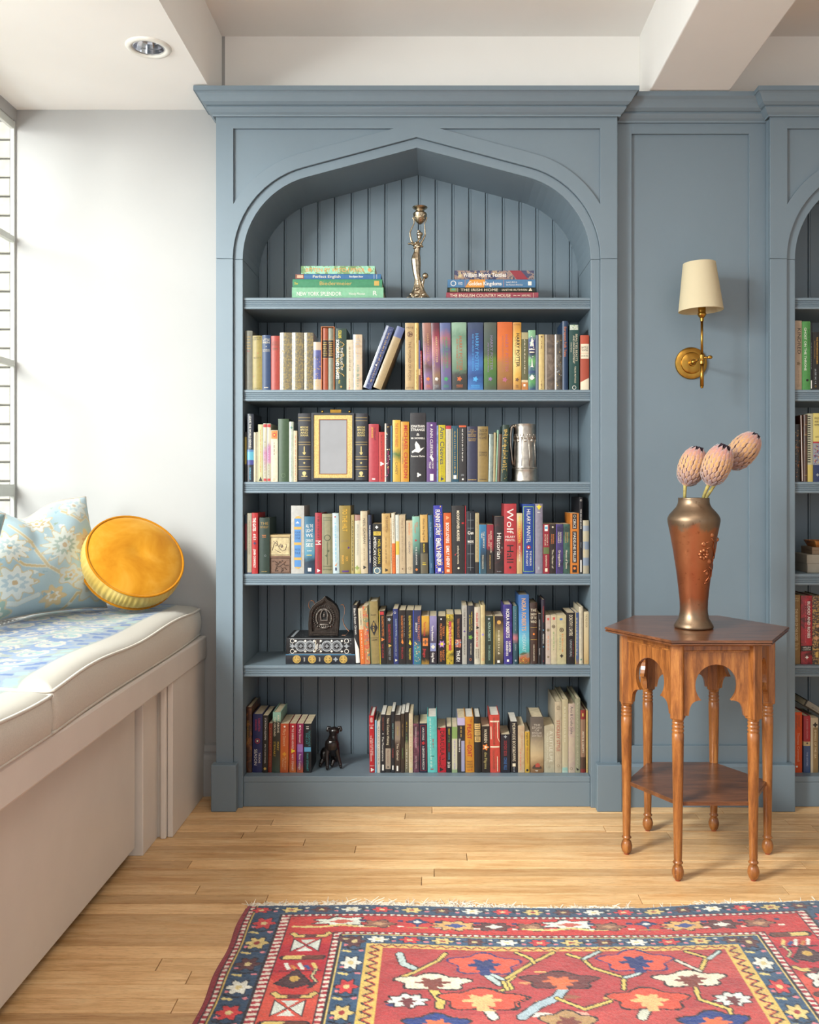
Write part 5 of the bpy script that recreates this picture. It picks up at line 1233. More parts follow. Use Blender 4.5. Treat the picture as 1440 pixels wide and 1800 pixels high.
row(1009, 3.228, 870, 'L', [
 ('L', 412, 515, 85, '#b4b2ac', 'flat', 0, [('P', [(.22, .20), (.4, .16), (.6, .15), (.8, .18), (.82, .90), (.6, .93), (.35, .92), (.22, .88)], 'g')]+[('R', .25, .78, a, b, '#4f86c0') for a, b in ((.19, .31), (.35, .54), (.58, .76), (.80, .90))]+[('P', [(.35, .26), (.5, .23), (.65, .26)], 'w'), ('H', 'FOUR/SEASONS/ONE', 'n', .37, .50, .42), ('H', 'WINTERS/TALE', 'n', .62, .72, .42)], 'big white hardback with blue panels'),
 ('L', 517, 599, 170, [(0, '#1d3a52'), (.2, '#15283a'), (.35, '#4a86a0'), (.5, '#64909c'), (.7, '#2f6f90'), (1, '#265d78')], 'hb', 0, [('H', 'ALL THE/LIGHT/WE/CANNOT/SEE', 'w', .12, .54, .7), ('M', 'w', .58, .62, 1), ('M', 'y', .66, .69, 1), ('R', .35, .68, .9, .96, 'w')], 'teal book with stacked white title'),
 ('L', 601, 655, 142, '#9c2b36', 'hb', 0, [('m', 'k', .06, .4, .5, .3), ('V', 'M', 'w', .45, .53, .5, .8), ('V', 'THE AVERY SHAW', 'd', .58, .9, .5, .3), ('D', .5, .95, .2, 'w', 3)], 'crimson book with white monogram'),
 ('L', 657, 742, 150, '#8a8466', 'old', 0, [('R', .08, .92, .06, .068, '#3f4630'), ('R', .08, .92, .10, .108, '#3f4630'), ('R', .15, .19, .06, .95, '#5a6044'), ('R', .81, .85, .06, .95, '#5a6044'), ('O', .5, .40, .3, '#3f4630'), ('R', .48, .53, .47, .85, '#4c5438'), ('D', .4, .7, .1, '#4c5438', 4), ('D', .6, .62, .1, '#4c5438', 4), ('R', .08, .92, .87, .878, '#3f4630'), ('R', .08, .92, .93, .938, '#3f4630')], 'sage cloth book with vine ornament'),
 ('L', 744, 795, 145, ['cloud', (0, '#a9bcc0'), (1, '#c2d0d0')], 'hb', -.8, [('D', .45, .06, .12, 'r'), ('m', 'b', .16, .82, .5, .3), ('P', [(.3, .87), (.7, .82), (.5, .88)], 'o'), ('R', .35, .6, .9, .95, 'n')], 'powder blue book'),
 ('L', 798, 887, 85, [(0, '#756326'), (.4, '#8a7430'), (1, '#85702c')], 'hb', -.6, [('V', 'TO THE HILT', '#d9a82c', .05, .38, .5, .42), ('V', 'FRANCIS', '#cf9a34', .73, .86, .28, .2, 1), ('V', 'DICK', '#cf9a34', .75, .82, .65, .2, 1), ('D', .8, .62, .08, 'p', 3), ('R', .2, .8, .955, .98, 'p'), ('H', 'AND', 't', .5, .54)], 'tall old-gold hardback'),
 ('L', 889, 912, 158, '#a8955c', 'pb', 0, [('m', 'k', .1, .95, .5, .6)], 'slim mottled yellow paperback'),
 ('L', 914, 965, 158, [(0, '#b9ad5e'), (.12, '#c8c0a8'), (.9, '#c4bba6'), (1, '#9a7468')], 'hb', 0, [('V', 'BROOKE WANSING', '#97978e', .15, .7, .5, .3), ('D', .4, .9, .3, '#8a9a4c', 4)], 'white book with yellow foot'),
 ('L', 967, 1021, 128, ['cloud', (0, '#b5a384'), (1, '#c7b798')], 'hb', -.8, [('V', 'NEIL GAIMAN', 'k', .04, .6, .55, .34), ('m', 't', .6, .8, .5, .2), ('D', .5, .9, .2, 'k', 3)], 'cream hardback with dark lettering'),
 ('L', 1025, 1054, 158, '#252c42', 'hb', -.6, [('V', 'THE OCEAN AT THE END NEIL GAIMAN', 'w', .04, .95, .5, .32, 1)], 'slim midnight-blue book'),
 ('L', 1057, 1130, 228, '#23221f', 'pb', 0, [('D', .45, .07, .14, 'w', 4), ('R', .1, .9, .155, .235, '#d3b13c'), ('M', 'k', .17, .22, 2), ('V', 'AMERICAN GODS', 'w', .26, .86, .26, .32), ('V', 'NEIL GAIMAN', 'y', .31, .80, .72, .26), ('R', .05, .95, .87, .99, '#56707c'), ('O', .5, .94, .34, 'c')], 'black paperback with yellow label'),
 ('L', 1133, 1199, 148, ['cloud', (0, '#b08c50'), (1, '#c4a468')], 'hb', -.4, [('V', 'THE GOURMET Karr', 'd', .04, .32, .6, .3), ('m', 'd', .4, .85, .5, .2), ('D', .5, .94, .16, 'k', 3)], 'tall tan hardback'),
 ('L', 1201, 1213, 180, '#c0a882', 'pb', -.6, [('m', 'k', .1, .8, .5, .4)], 'thin beige paperback'),
 ('L', 1215, 1241, 145, ['hard', (0, '#cf6424'), (.50, '#c9bfa8')], 'pb', -1.0, [('O', .5, .52, .25, 'o'), ('m', 'k', .62, .9, .5, .3), ('m', 't', .1, .4, .5, .3)], 'cream paperback with orange foot'),
 ('L', 1243, 1270, 158, ['hard', (0, '#c9c5b6'), (.32, '#d3b54a'), (.55, '#c6c8bc')], 'pb', -.6, [('m', 's', .1, .4, .5, .3), ('m', 's', .75, .95, .5, .3)], 'white paperback with yellow waist'),
 ('L', 1272, 1319, 160, '#b6a181', 'pb', -.5, [('m', 'd', .06, .22, .5, .3), ('m', 't', .28, .8, .5, .2), ('D', .5, .92, .12, 'd')], 'buff paperback'),
 ('L', 1326, 1376, 203, '#bcaa8c', 'pb', -.4, [('V', 'BREAKERS', 'o', .04, .28, .5, .24), ('V', 'COELHO', 'n', .38, .64, .5, .26), ('O', .5, .9, .22, 't')], 'short buff paperback with blue lettering'),
 ('R', 27, 83, 165, [(0, '#1e2224'), (.32, '#2a3638'), (.55, '#5d8c7c'), (1, '#7fae9c')], 'hb', -.9, [('V', 'Jane', '#d0683c', .07, .22, .70, .24), ('V', 'Harper', '#d0683c', .10, .32, .42, .26), ('D', .45, .42, .14, 'r', 3), ('V', 'THE SURVIVORS', 'w', .53, .85, .5, .2), ('D', .5, .93, .16, 'o')], 'teal-to-black book with figure'),
 ('R', 86, 143, 153, ['hard', (0, '#5b5440'), (.34, '#28241e'), (.53, '#c49c54')], 'hb', -.8, [('V', 'What the Dog Told', 'k', .06, .44, .5, .26), ('V', 'BENGER', 'y', .49, .64, .5, .22), ('M', 'y', .8, .86, 2)], 'ochre and black book'),
 ('R', 153, 188, 155, '#2f5576', 'hb', -1.4, [('V', 'The Blue Hour', '#8aa8c0', .1, .4, .5, .32), ('V', 'Saint', '#8aa8c0', .8, .92, .5, .3)], 'slate blue book'),
 ('R', 197, 265, 80, '#3a3c9a', 'flat', -1.6, [('S', ['#d89a3c', '#e6c04c'], .01, .99, 75), ('V', 'FUNNY STORY', 'w', .06, .44, .48, .5, 1), ('V', 'EMILY HENRY', 'w', .48, .88, .48, .5, 1), ('R', .35, .65, .92, .97, 'w')], 'violet book dotted with orange'),
 ('R', 269, 326, 138, ['#c0531c', (0, '#c0531c'), (1, '#cc5a20'), 'hard'], 'flat', -1.0, [('D', .5, .08, .2, '#e0a070', 3), ('V', 'BOOK LOVERS', 'w', .16, .5, .5, .42, 1), ('V', 'EMILY HENRY', 'w', .54, .90, .5, .42, 1), ('R', .3, .7, .93, .975, '#e6c09a')], 'vivid orange paperback'),
 ('R', 328, 425, 83, '#2c2a2a', 'hb', -.5, [('V', 'MOONFLOWER MURDERS', 'c', .07, .52, .5, .2, 1), ('R', .78, .97, .245, .27, 'r'), ('P', [(.2, .72), (.35, .70), (.25, .74)], 'r'), ('V', 'anthony horowitz', 'c', .59, .86, .5, .16), ('D', .5, .92, .08, 'c')], 'thick charcoal hardback'),
 ('R', 427, 433, 85, '#a82230', 'pb', 0, [], 'red sliver of a paperback'),
 ('R', 437, 502, 125, '#20242a', 'hb', 0, [('R', .12, .88, a, a+.004, 's') for a in (.14, .27, .52, .68, .9)]+[('R', .48, .5, .03, .95, 's'), ('R', .05, .95, .31, .385, 'k'), ('H', 'Cien', 'w', .31, .38, .7, 1), ('R', .1, .9, .45, .52, 'k'), ('H', 'MADRE', 'w', .46, .51, .7, 1)], 'black book with silver grid'),
 ('R', 504, 534, 140, ['hard', (0, '#2a2620'), (.19, '#a69670')], 'pb', 0, [('m', 't', .1, .7, .5, .3)], 'khaki paperback with black foot'),
 ('R', 537, 590, 228, [(0, '#31505c'), (.35, '#22303a'), (.6, '#27587c'), (1, '#2f6c94')], 'pb', 0, [('R', 0, .1, 0, 1, '#3fa0d0'), ('V', 'THE MEMORY', 'c', .12, .5, .62, .22), ('V', 'TRAP', 'c', .14, .3, .34, .2), ('V', 'DIANA GABALDON', 'c', .62, .9, .5, .2)], 'blue mass-market paperback'),
 ('R', 593, 645, 228, [(0, '#2a2420'), (.45, '#1e1a1a'), (.55, '#8a2230'), (1, '#8a2230')], 'pb', 0, [('V', 'NAMED', 'c', .12, .32, .62, .22), ('V', 'DRAGON', 'c', .36, .58, .62, .22), ('V', 'THE NAME OF', 'c', .14, .5, .32, .16), ('V', 'DIANA GABALDON', 'g', .62, .9, .5, .2)], 'red and black mass-market paperback'),
 ('R', 652, 724, 165, ['cloud', (0, '#1e1718'), (.5, '#2a1a1a'), (1, '#5d1f20')], 'hb', 0, [('V', 'Historian', 'w', .28, .75, .5, .45), ('V', 'THE', 'w', .53, .56, .8, .1), ('M', 's', .95, .97, 1)], 'black-red hardback with white script'),
 ('R', 726, 820, 68, '#a8353a', 'hb', 0, [('V', 'Wolf', 'w', .05, .44, .5, .55), ('H', 'HILARY/MANTEL', 'w', .45, .54, .8), ('V', 'Hall', 'k', .57, .86, .5, .55), ('D', .5, .91, .1, 'k')], 'large red hardback with big lettering'),
 ('R', 824, 866, 140, [(0, '#b89a68'), (.2, '#c0a070'), (.4, '#b04438'), (.55, '#a8402f'), (.65, '#c4663c'), (.85, '#c8ab7c'), (1, '#c8b68e')], 'flat', 0, [('V', 'HILARY MANTEL', 'y', .05, .5, .5, .42), ('V', 'BRING UP THE BODIES', 'w', .54, .8, .5, .3)], 'cream and red hardback'),
 ('R', 868, 961, 70, '#23418a', 'hb', 0, [('R', .06, .09, .04, .97, '#9ac040'), ('R', .88, .91, .04, .97, '#9ac040'), ('R', .06, .91, .035, .042, '#9ac040'), ('R', .06, .91, .965, .972, '#9ac040'), ('V', 'HILARY MANTEL', 'w', .07, .56, .5, .3), ('D', .5, .62, .16, 'r'), ('D', .5, .62, .06, 'w'), ('V', 'THE MIRROR', 'w', .67, .89, .66, .16), ('V', '& THE LIGHT', 'w', .67, .89, .38, .16)], 'royal blue hardback with green border'),
 ('R', 965, 1022, 68, '#857f8e', 'hb', 0, [('P', [(.5, .09), (.15, .03), (.4, .03), (.5, 0), (.65, .03), (.9, .03)], 'y'), ('M', 'w', .11, .13, 1), ('V', 'RICHARD RUSSO', 's', .36, .58, .5, .16), ('R', .35, .6, .9, .94, 's')], 'lavender-grey hardback'),
 ('R', 1025, 1074, 224, '#8a2230', 'pb', 0, [('R', .25, .75, .02, .14, 'w'), ('R', .3, .7, .05, .1, 'b'), ('V', 'MURDER IS', 'c', .18, .46, .66, .2), ('V', 'IN THE AIR', 'c', .18, .46, .34, .2), ('R', .05, .95, .47, .6, '#5a6a3c'), ('V', 'BARBARA', 'c', .63, .86, .5, .24), ('R', .3, .7, .89, .96, 'c')], 'crimson mass-market paperback'),
 ('R', 1076, 1123, 224, '#2a211f', 'pb', 0, [('D', .5, .06, .14, 'c', 5), ('V', 'BARBARA', 'o', .16, .44, .62, .2), ('V', 'MICHAELS', 'o', .16, .44, .32, .2), ('V', 'The Master of', 'c', .5, .9, .5, .3)], 'dark brown mass-market paperback'),
 ('R', 1126, 1179, 224, ['cloud', (0, '#24203a'), (1, '#4a3a78')], 'pb', 0, [('R', 0, .08, 0, 1, '#6a50b0'), ('V', 'BARBARA', 'c', .12, .42, .66, .2), ('V', 'MICHAELS', 'c', .12, .42, .36, .2), ('V', 'Greygallows', 'c', .52, .86, .5, .3)], 'purple mass-market paperback'),
 ('R', 1181, 1231, 224, ['cloud', (0, '#20302c'), (1, '#3f6a5a')], 'pb', 0, [('V', 'BARBARA', 'g', .12, .42, .66, .2), ('V', 'MICHAELS', 'g', .12, .42, .36, .2), ('V', 'House of Stone', 'c', .52, .9, .5, .3)], 'bottle green mass-market paperback'),
 ('R', 1234, 1300, 140, '#c4752a', 'pb', 0, [('R', .24, .76, .01, .26, 'k'), ('O', .5, .05, .15, 'c'), ('V', 'CIRCE', 'w', .09, .25, .5, .3), ('R', .24, .76, .30, .82, 'k'), ('V', 'MADELINE MILLER', 'w', .32, .81, .5, .3), ('R', .24, .76, .86, .98, 'k'), ('D', .5, .91, .16, 'o')], 'orange paperback with black labels'),
 ('R', 1304, 1328, 17, '#1e1c20', 'pb', 0, [('O', .5, .04, .3, 'w'), ('V', 'THE SECOND SHOE', 'w', .13, .44, .5, .4), ('V', 'FINLAY', 's', .55, .7, .5, .3), ('R', .3, .7, .82, .98, 'w')], 'very tall black paperback', {'d': .20}),
 ('R', 1331, 1378, 195, ['hard', (0, '#a39a84'), (.15, '#7d8a9c'), (.3, '#b0a68c'), (.45, '#7d8a9c'), (.6, '#b0a68c'), (.8, '#8a94a0'), (.9, '#b0a68c')], 'old', 0, [('m', 'g', .3, .7, .2, .2)], 'beige book with blue plaid'),
], 'fourth shelf, right part')
# ---- fifth shelf
row(1170, 3.243, 1030, 'L', [
 ('L', 922, 961, 152, '#262527', 'hb', -3.4, [('V', 'Black Swan Green', 'w', .05, .5, .5, .42), ('P', [(.1, .55), (.9, .75), (.9, .98), (.1, .98)], 'w')], 'tilted black book with white foot'),
 ('L', 963, 998, 178, ['hard', (0, '#cf6a2c'), (.62, '#c9b896')], 'pb', -2.6, [('V', 'TOM ROBBIN', 'k', .04, .3, .5, .3), ('O', .5, .34, .25, 'o'), ('m', 'c', .4, .9, .5, .3)], 'cream and orange paperback'),
 ('L', 1000, 1040, 160, ['cloud', (0, '#4f7a6a'), (.4, '#b8874c'), (.6, '#b84a3c'), (1, '#d0b880')], 'pb', -2.8, [('S', ['#c85040', '#e0c88c', '#3f6a8a', '#6f9a58'], .02, .98, 60)], 'paperback covered in tiny flowers'),
 ('L', 1043, 1115, 122, '#8c7a4e', 'hb', -2.2, [('R', .02, .1, 0, 1, '#4c5a3c'), ('M', 'k', .2, .23, 1), ('P', [(.5, .30), (.92, .42), (.5, .55), (.08, .42)], 'k'), ('m', 'g', .34, .5, .5, .3), ('R', .06, .94, .58, .585, 'k'), ('M', 'k', .6, .63, 1)], 'olive hardback with black diamond'),
 ('L', 1117, 1166, 195, '#25221f', 'pb', -1.4, [('R', 0, .09, 0, 1, '#d6b92c'), ('R', .2, .8, .02, .08, 'r'), ('V', 'ELIZABETH PETERS', 'o', .10, .48, .6, .3), ('D', .5, .54, .22, 'o', 3), ('V', 'THE CURSE', 'r', .6, .9, .5, .26)], 'black paperback with yellow edge'),
 ('L', 1168, 1222, 235, '#27231f', 'pb', -1.0, [('D', .5, .08, .22, 's', 5), ('V', 'ELIZABETH PETERS', 'r', .18, .56, .5, .34), ('D', .5, .62, .2, 'g', 3), ('V', 'STREET OF', 's', .66, .92, .5, .3)], 'black paperback with red lettering'),
 ('L', 1224, 1264, 182, '#2c3568', 'pb', -.8, [('O', .4, .07, .2, 'w'), ('V', 'ELIZABETH PETERS', '#a8b8c8', .18, .5, .6, .3), ('V', 'BORROWER OF', 's', .52, .86, .5, .3), ('D', .5, .93, .2, 'c', 3)], 'blue mass-market paperback'),
 ('L', 1266, 1321, 192, '#262220', 'pb', -.4, [('V', 'ELIZABETH PETERS', 'o', .10, .52, .5, .28), ('P', [(.35, .6), (.5, .52), (.7, .6), (.6, .63)], 'o'), ('V', 'THE LION', 'r', .68, .9, .5, .26), ('m', 's', .1, .5, .82, .15)], 'black paperback with orange lettering'),
 ('L', 1323, 1384, 192, '#242220', 'pb', 0, [('V', 'ELIZABETH PETERS', 'y', .10, .52, .5, .28), ('P', [(.35, .62), (.5, .54), (.7, .62), (.6, .65)], 'y'), ('V', 'THE MUMMY', 'y', .70, .92, .5, .26), ('R', .9, 1, 0, 1, '#3f55c0')], 'black paperback with yellow lettering'),
 ('R', 32, 89, 186, [(0, '#2f6a7a'), (.3, '#3a7c88'), (.45, '#2c3560'), (1, '#262c50')], 'pb', 0, [('V', 'TERRY PRATCHETT', 'o', .10, .58, .68, .28), ('V', 'SNUFF', 'w', .22, .42, .34, .26), ('S', ['#c87a44', '#d9c48a', '#5fa8a8'], .6, .95, 36)], 'navy paperback with teal scene'),
 ('R', 93, 150, 230, [(0, '#9a7428'), (.1, '#1e1b18'), (.6, '#241e1a'), (.7, '#a8782c'), (1, '#c89a34')], 'pb', 0, [('V', 'Terry Pratchett', 'r', .12, .42, .42, .3, 1), ('R', .15, .85, .46, .62, 'o'), ('D', .5, .54, .26, 'd', 4), ('V', 'Jingo', 'r', .64, .9, .42, .34, 1)], 'black and amber paperback'),
 ('R', 154, 208, 230, [(0, '#25212a'), (.35, '#2a2630'), (.7, '#6a628a'), (1, '#8880a8')], 'pb', 0, [('V', 'Terry Pratchett', 'w', .2, .52, .42, .26, 1), ('R', .1, .9, .56, .73, '#8088b0'), ('D', .5, .64, .24, 'c', 4), ('V', 'Going Postal', 'w', .76, .96, .5, .36, 1)], 'lilac and black paperback'),
 ('R', 219, 278, 232, '#1f1c1c', 'pb', 0, [('D', .4, .06, .1, 'w'), ('V', 'TERRY', 'o', .2, .42, .7, .26), ('V', 'PRATCHETT', 'o', .15, .48, .38, .26), ('D', .5, .58, .4, '#9a6ab0', 6), ('D', .5, .58, .2, 'y', 5), ('V', 'NIGHT', 'o', .70, .92, .7, .26), ('V', 'WATCH', 'o', .72, .94, .38, .26)], 'black paperback with violet burst'),
 ('R', 282, 338, 218, ['cloud', (0, '#4f4a20'), (.5, '#b89a2c'), (1, '#d8b934')], 'pb', 0, [('R', .34, .7, .14, .72, '#b0344a'), ('V', 'Terry Pratchett', 'c', .16, .7, .5, .22), ('S', ['#2a3a20', '#e0d060', '#a0a040'], .02, .98, 40)], 'yellow-green paperback with red label'),
 ('R', 346, 402, 218, '#201c20', 'pb', 0, [('V', 'TERRY PRATCHETT', '#b0704a', .08, .48, .5, .3), ('R', .12, .88, .50, .66, '#a05a50'), ('S', 'cob', .5, .66, 22), ('V', 'THUD!', 'w', .72, .95, .5, .44, 1)], 'black paperback with small picture'),
 ('R', 404, 440, 150, '#a9a49a', 'pb', 0, [('V', 'CLOSE RANGE', 'k', .04, .38, .5, .34), ('V', 'ANNIE PROULX', 'k', .5, .86, .5, .32), ('D', .5, .44, .2, 'p', 4)], 'pale grey paperback'),
 ('R', 441, 496, 152, '#2b2f36', 'hb', 0, [('V', 'THE RESTAURANT AT THE', 'y', .1, .42, .66, .16), ('V', 'OF PLANET PERCY', 'y', .14, .46, .4, .16), ('D', .5, .54, .26, '#6f9a3c', 5), ('V', 'MATHEW FARLEY', 'c', .64, .84, .55, .16), ('O', .5, .92, .16, 'o')], 'slate book with green splash'),
 ('R', 498, 543, 162, '#c2b8a4', 'hb', 0, [('V', 'KILLERS OF A CERTAIN AGE', 'r', .1, .70, .45, .34, 1), ('V', 'DEANNA', 'k', .73, .9, .66, .22), ('V', 'RAYBOURN', 'k', .73, .9, .3, .22), ('D', .5, .36, .22, 'k', 3)], 'off-white book with red title'),
 ('R', 545, 580, 147, ['cloud', (0, '#b5a274'), (1, '#c8b98c')], 'hb', 0, [('D', .5, .5, .25, 'l'), ('O', .5, .92, .25, 'o')], 'pale yellow hardback'),
 ('R', 583, 642, 230, '#28352c', 'pb', 0, [('D', .45, .06, .14, 's'), ('V', 'NORA ROBERTS', '#a8c0b0', .12, .52, .5, .34), ('V', 'THE OBSESSION', '#8aa898', .6, .92, .5, .26)], 'dark green mass-market paperback'),
 ('R', 645, 653, 232, '#c4a85c', 'pb', 0, [], 'yellow sliver of a paperback'),
 ('R', 655, 719, 232, [(0, '#2f2a20'), (.3, '#6a6244'), (.6, '#8a8054'), (.85, '#4a3424'), (1, '#2a1e1a')], 'pb', 0, [('D', .5, .13, .24, '#c89a50'), ('m', 'c', .3, .8, .5, .3), ('R', .3, .6, .92, .97, 'w')], 'hazy olive paperback with sun'),
 ('R', 725, 790, 143, ['cloud', (0, '#2c2560'), (.5, '#34307a'), (1, '#6a3a8a')], 'hb', -.6, [('V', 'NORA ROBERTS', 'w', .07, .56, .5, .38, 1), ('V', 'UNDER', 'w', .61, .8, .7, .22, 1), ('V', 'CURRENTS', 'w', .61, .86, .38, .22, 1), ('R', .35, .6, .92, .96, 'w')], 'indigo hardback'),
 ('R', 796, 834, 155, [(0, '#20404c'), (.35, '#2a5058'), (.45, '#b87078'), (.55, '#2f5560'), (1, '#34606c')], 'hb', -.4, [('m', 's', .06, .4, .5, .2), ('V', 'SEAN', 's', .62, .8, .5, .3), ('D', .5, .94, .2, 's')], 'petrol paperback with pink cloud'),
 ('R', 842, 922, 68, [(0, '#6a5a30'), (.08, '#b05a30'), (.16, '#3f9a98'), (.35, '#62b0c0'), (.6, '#4a86c0'), (1, '#34609c')], 'flat', -.6, [('V', 'NORA ROBERTS', '#d0a070', .05, .52, .5, .4, 1), ('V', 'HIDEAWAY', '#b8d0d0', .56, .82, .5, .36), ('S', ['#c05a34', '#c8a040', '#3a5a30'], .90, .99, 30), ('P', [(.0, .86), (.4, .83), (.8, .84), (.3, .87)], '#4a5a40')], 'tall sky blue hardback with tropical foot'),
 ('R', 928, 984, 130, ['cloud', (0, '#2c201c'), (1, '#4a3228')], 'old', -.4, [('R', .05, .95, .4, .405, 'g'), ('R', .05, .95, .6, .605, 'g'), ('H', 'THE/SHADOW/OF THE/WIND', 'c', .09, .34, .8), ('D', .5, .51, .15, 'o'), ('V', 'CARLOS RUIZ ZAFON', 'c', .68, .95, .5, .18)], 'ribbed dark brown book'),
 ('R', 987, 1009, 213, '#221e20', 'pb', 0, [('V', 'HAUNTED MIST', 'w', .05, .4, .5, .3), ('V', 'FOLLOWS', 'w', .6, .9, .5, .3)], 'narrow black paperback'),
 ('R', 1012, 1043, 105, ['hard', (0, '#1e1d24'), (.86, '#20192a')], 'hb', 0, [('V', 'MARJANE SATRAPI', 'r', .10, .35, .5, .3), ('D', .5, .47, .14, 'b'), ('V', 'PERSEPOLIS', 'w', .53, .68, .5, .3), ('D', .5, .73, .14, 'b'), ('D', .5, .95, .12, 'r')], 'black book with red lettering'),
 ('R', 1045, 1084, 226, '#b9a99c', 'pb', 0, [('R', .3, .7, .05, .1, '#c05a50'), ('D', .5, .3, .3, 't', 6), ('m', 'o', .42, .72, .5, .3), ('D', .5, .85, .2, 't', 3)], 'pinkish-beige paperback'),
 ('R', 1086, 1130, 226, '#c0b394', 'pb', 0, [('R', .3, .7, .04, .09, '#c05a50'), ('O', .45, .23, .3, 'k'), ('D', .45, .23, .2, 't', 6), ('m', 'e', .34, .7, .5, .3)], 'cream paperback with round stamp'),
 ('R', 1132, 1203, 226, '#b8ad86', 'pb', 0, [('R', .3, .6, .06, .1, '#4f70a8'), ('O', .5, .30, .24, 'k'), ('D', .5, .30, .16, 't', 6), ('m', 'o', .38, .72, .62, .22), ('m', 'f', .4, .7, .35, .2), ('D', .5, .83, .16, 'k', 4)], 'wide khaki-cream paperback'),
 ('R', 1209, 1268, 206, '#211f20', 'pb', 0, [('V', 'DOROTHY L SAYERS', 'c', .04, .45, .5, .44), ('V', 'UNNATURAL', 's', .52, .86, .5, .3), ('m', 'r', .55, .85, .8, .1)], 'black paperback with cream lettering'),
 ('R', 1272, 1299, 205, [(0, '#8a6a50'), (.12, '#46608a'), (.5, '#5a6f98'), (1, '#3f5684')], 'pb', 0, [('R', 0, .18, 0, 1, '#c8b060'), ('m', 'c', .1, .8, .5, .3)], 'blue paperback with yellow edge'),
 ('R', 1302, 1334, 160, '#bfb49c', 'hb', 0, [('m', 's', .2, .8, .5, .2), ('D', .5, .92, .2, 'f')], 'tall cream hardback'),
 ('R', 1340, 1379, 200, [(0, '#b89a68'), (.3, '#c4ac80'), (1, '#cbbb98')], 'pb', 0, [('V', 'THE RED BOOK', 't', .04, .3, .5, .4), ('O', .5, .95, .16, 'o')], 'buff paperback at the row end'),
], 'fifth shelf')
# ---- bottom shelf
zbv = 1365
row(zbv, 3.262, 1210, 'L', [
 ('L', 46, 100, 150, ['cloud', (0, '#2a1a12'), (.5, '#4a2a18'), (1, '#a4602c')], 'hb', 0, [('V', 'THE THIRTEENTH TALE', 'g', .15, .62, .3, .24), ('V', 'DIANE SETTERFIELD', '#8a5a30', .2, .7, .7, .18)], 'dark brown marbled hardback', {'d': .16}),
 ('L', 104, 182, 205, '#262b58', 'hb', .6, [('V', 'SAMANTHA', '#a83050', .07, .3, .66, .2, 1), ('V', 'SHANNON', '#a83050', .09, .28, .34, .2, 1), ('O', .5, .46, .26, 'r'), ('D', .5, .46, .1, 'c', 6), ('V', 'THE BONE', 'w', .66, .84, .72, .18), ('V', 'SEASON', 'w', .6, .88, .34, .3)], 'navy book with red sun emblem'),
 ('L', 185, 227, 215, '#25231f', 'pb', .6, [('V', 'STATION ELEVEN', 'w', .04, .43, .5, .3), ('V', 'EMILY ST JOHN MANDEL', 'w', .5, .84, .5, .2), ('D', .5, .93, .25, 'g')], 'narrow black book with gold dot'),
 ('L', 230, 258, 278, '#7a3020', 'pb', 1, [('m', 'g', .1, .9, .5, .2)], 'small russet book'),
 ('L', 260, 323, 190, [(0, '#3a4c40'), (.3, '#2a2a22'), (.8, '#2c2c24'), (.86, '#7ea894'), (1, '#8fb8a4')], 'hb', .9, [('V', 'AIRS ABOVE', 'c', .04, .34, .72, .24), ('V', 'THE GROUND', 'c', .08, .40, .28, .24), ('V', 'MARY', '#c8a83c', .48, .64, .72, .24), ('V', 'STEWART', '#c8a83c', .48, .74, .30, .24)], 'dark book with mint top'),
 ('L', 326, 390, 280, [(0, '#b85424'), (.3, '#c8702c'), (.5, '#c4602a'), (1, '#b8502c')], 'pb', .6, [('D', .5, .06, .12, 'w'), ('V', 'Mary Stewart', '#e0b088', .1, .46, .5, .36), ('D', .5, .62, .2, '#e0a030', 4), ('V', 'My Brother', '#e0b088', .68, .95, .64, .2), ('V', 'Michael', '#e0b088', .7, .9, .36, .2)], 'orange paperback of the low run of four'),
 ('L', 397, 450, 280, [(0, '#c0682c'), (.3, '#b83a28'), (1, '#a8232c')], 'pb', .4, [('D', .5, .06, .14, 'w'), ('V', 'THE GABRIEL HOUNDS', 'w', .10, .52, .5, .3), ('D', .5, .56, .25, 'y', 3), ('V', 'MARY STEWART', 'w', .62, .96, .5, .28)], 'scarlet paperback of the low run of four'),
 ('L', 457, 508, 280, [(0, '#b0582c'), (.2, '#6a2a6a'), (.5, '#7a3a8a'), (.6, '#84204a'), (1, '#8a1f4c')], 'pb', .3, [('D', .5, .05, .14, 'w'), ('V', 'Mary Stewart', 'w', .08, .4, .5, .34), ('R', .1, .9, .42, .58, '#9a70b0'), ('V', 'Rose Cottage', 'w', .62, .94, .5, .34)], 'magenta paperback of the low run of four'),
 ('L', 514, 572, 280, '#1c1f24', 'pb', 0, [('M', 'w', .04, .12, 2, .5), ('V', 'TOUCH NOT', '#3f9aa0', .14, .46, .74, .24), ('V', 'THE CAT', '#3f9aa0', .18, .42, .38, .24), ('R', .05, .95, .48, .57, '#5aa0c8'), ('V', 'MARY STEWART', '#3f9aa0', .60, .96, .5, .26)], 'black and teal paperback of the low run of four'),
], 'bottom shelf')
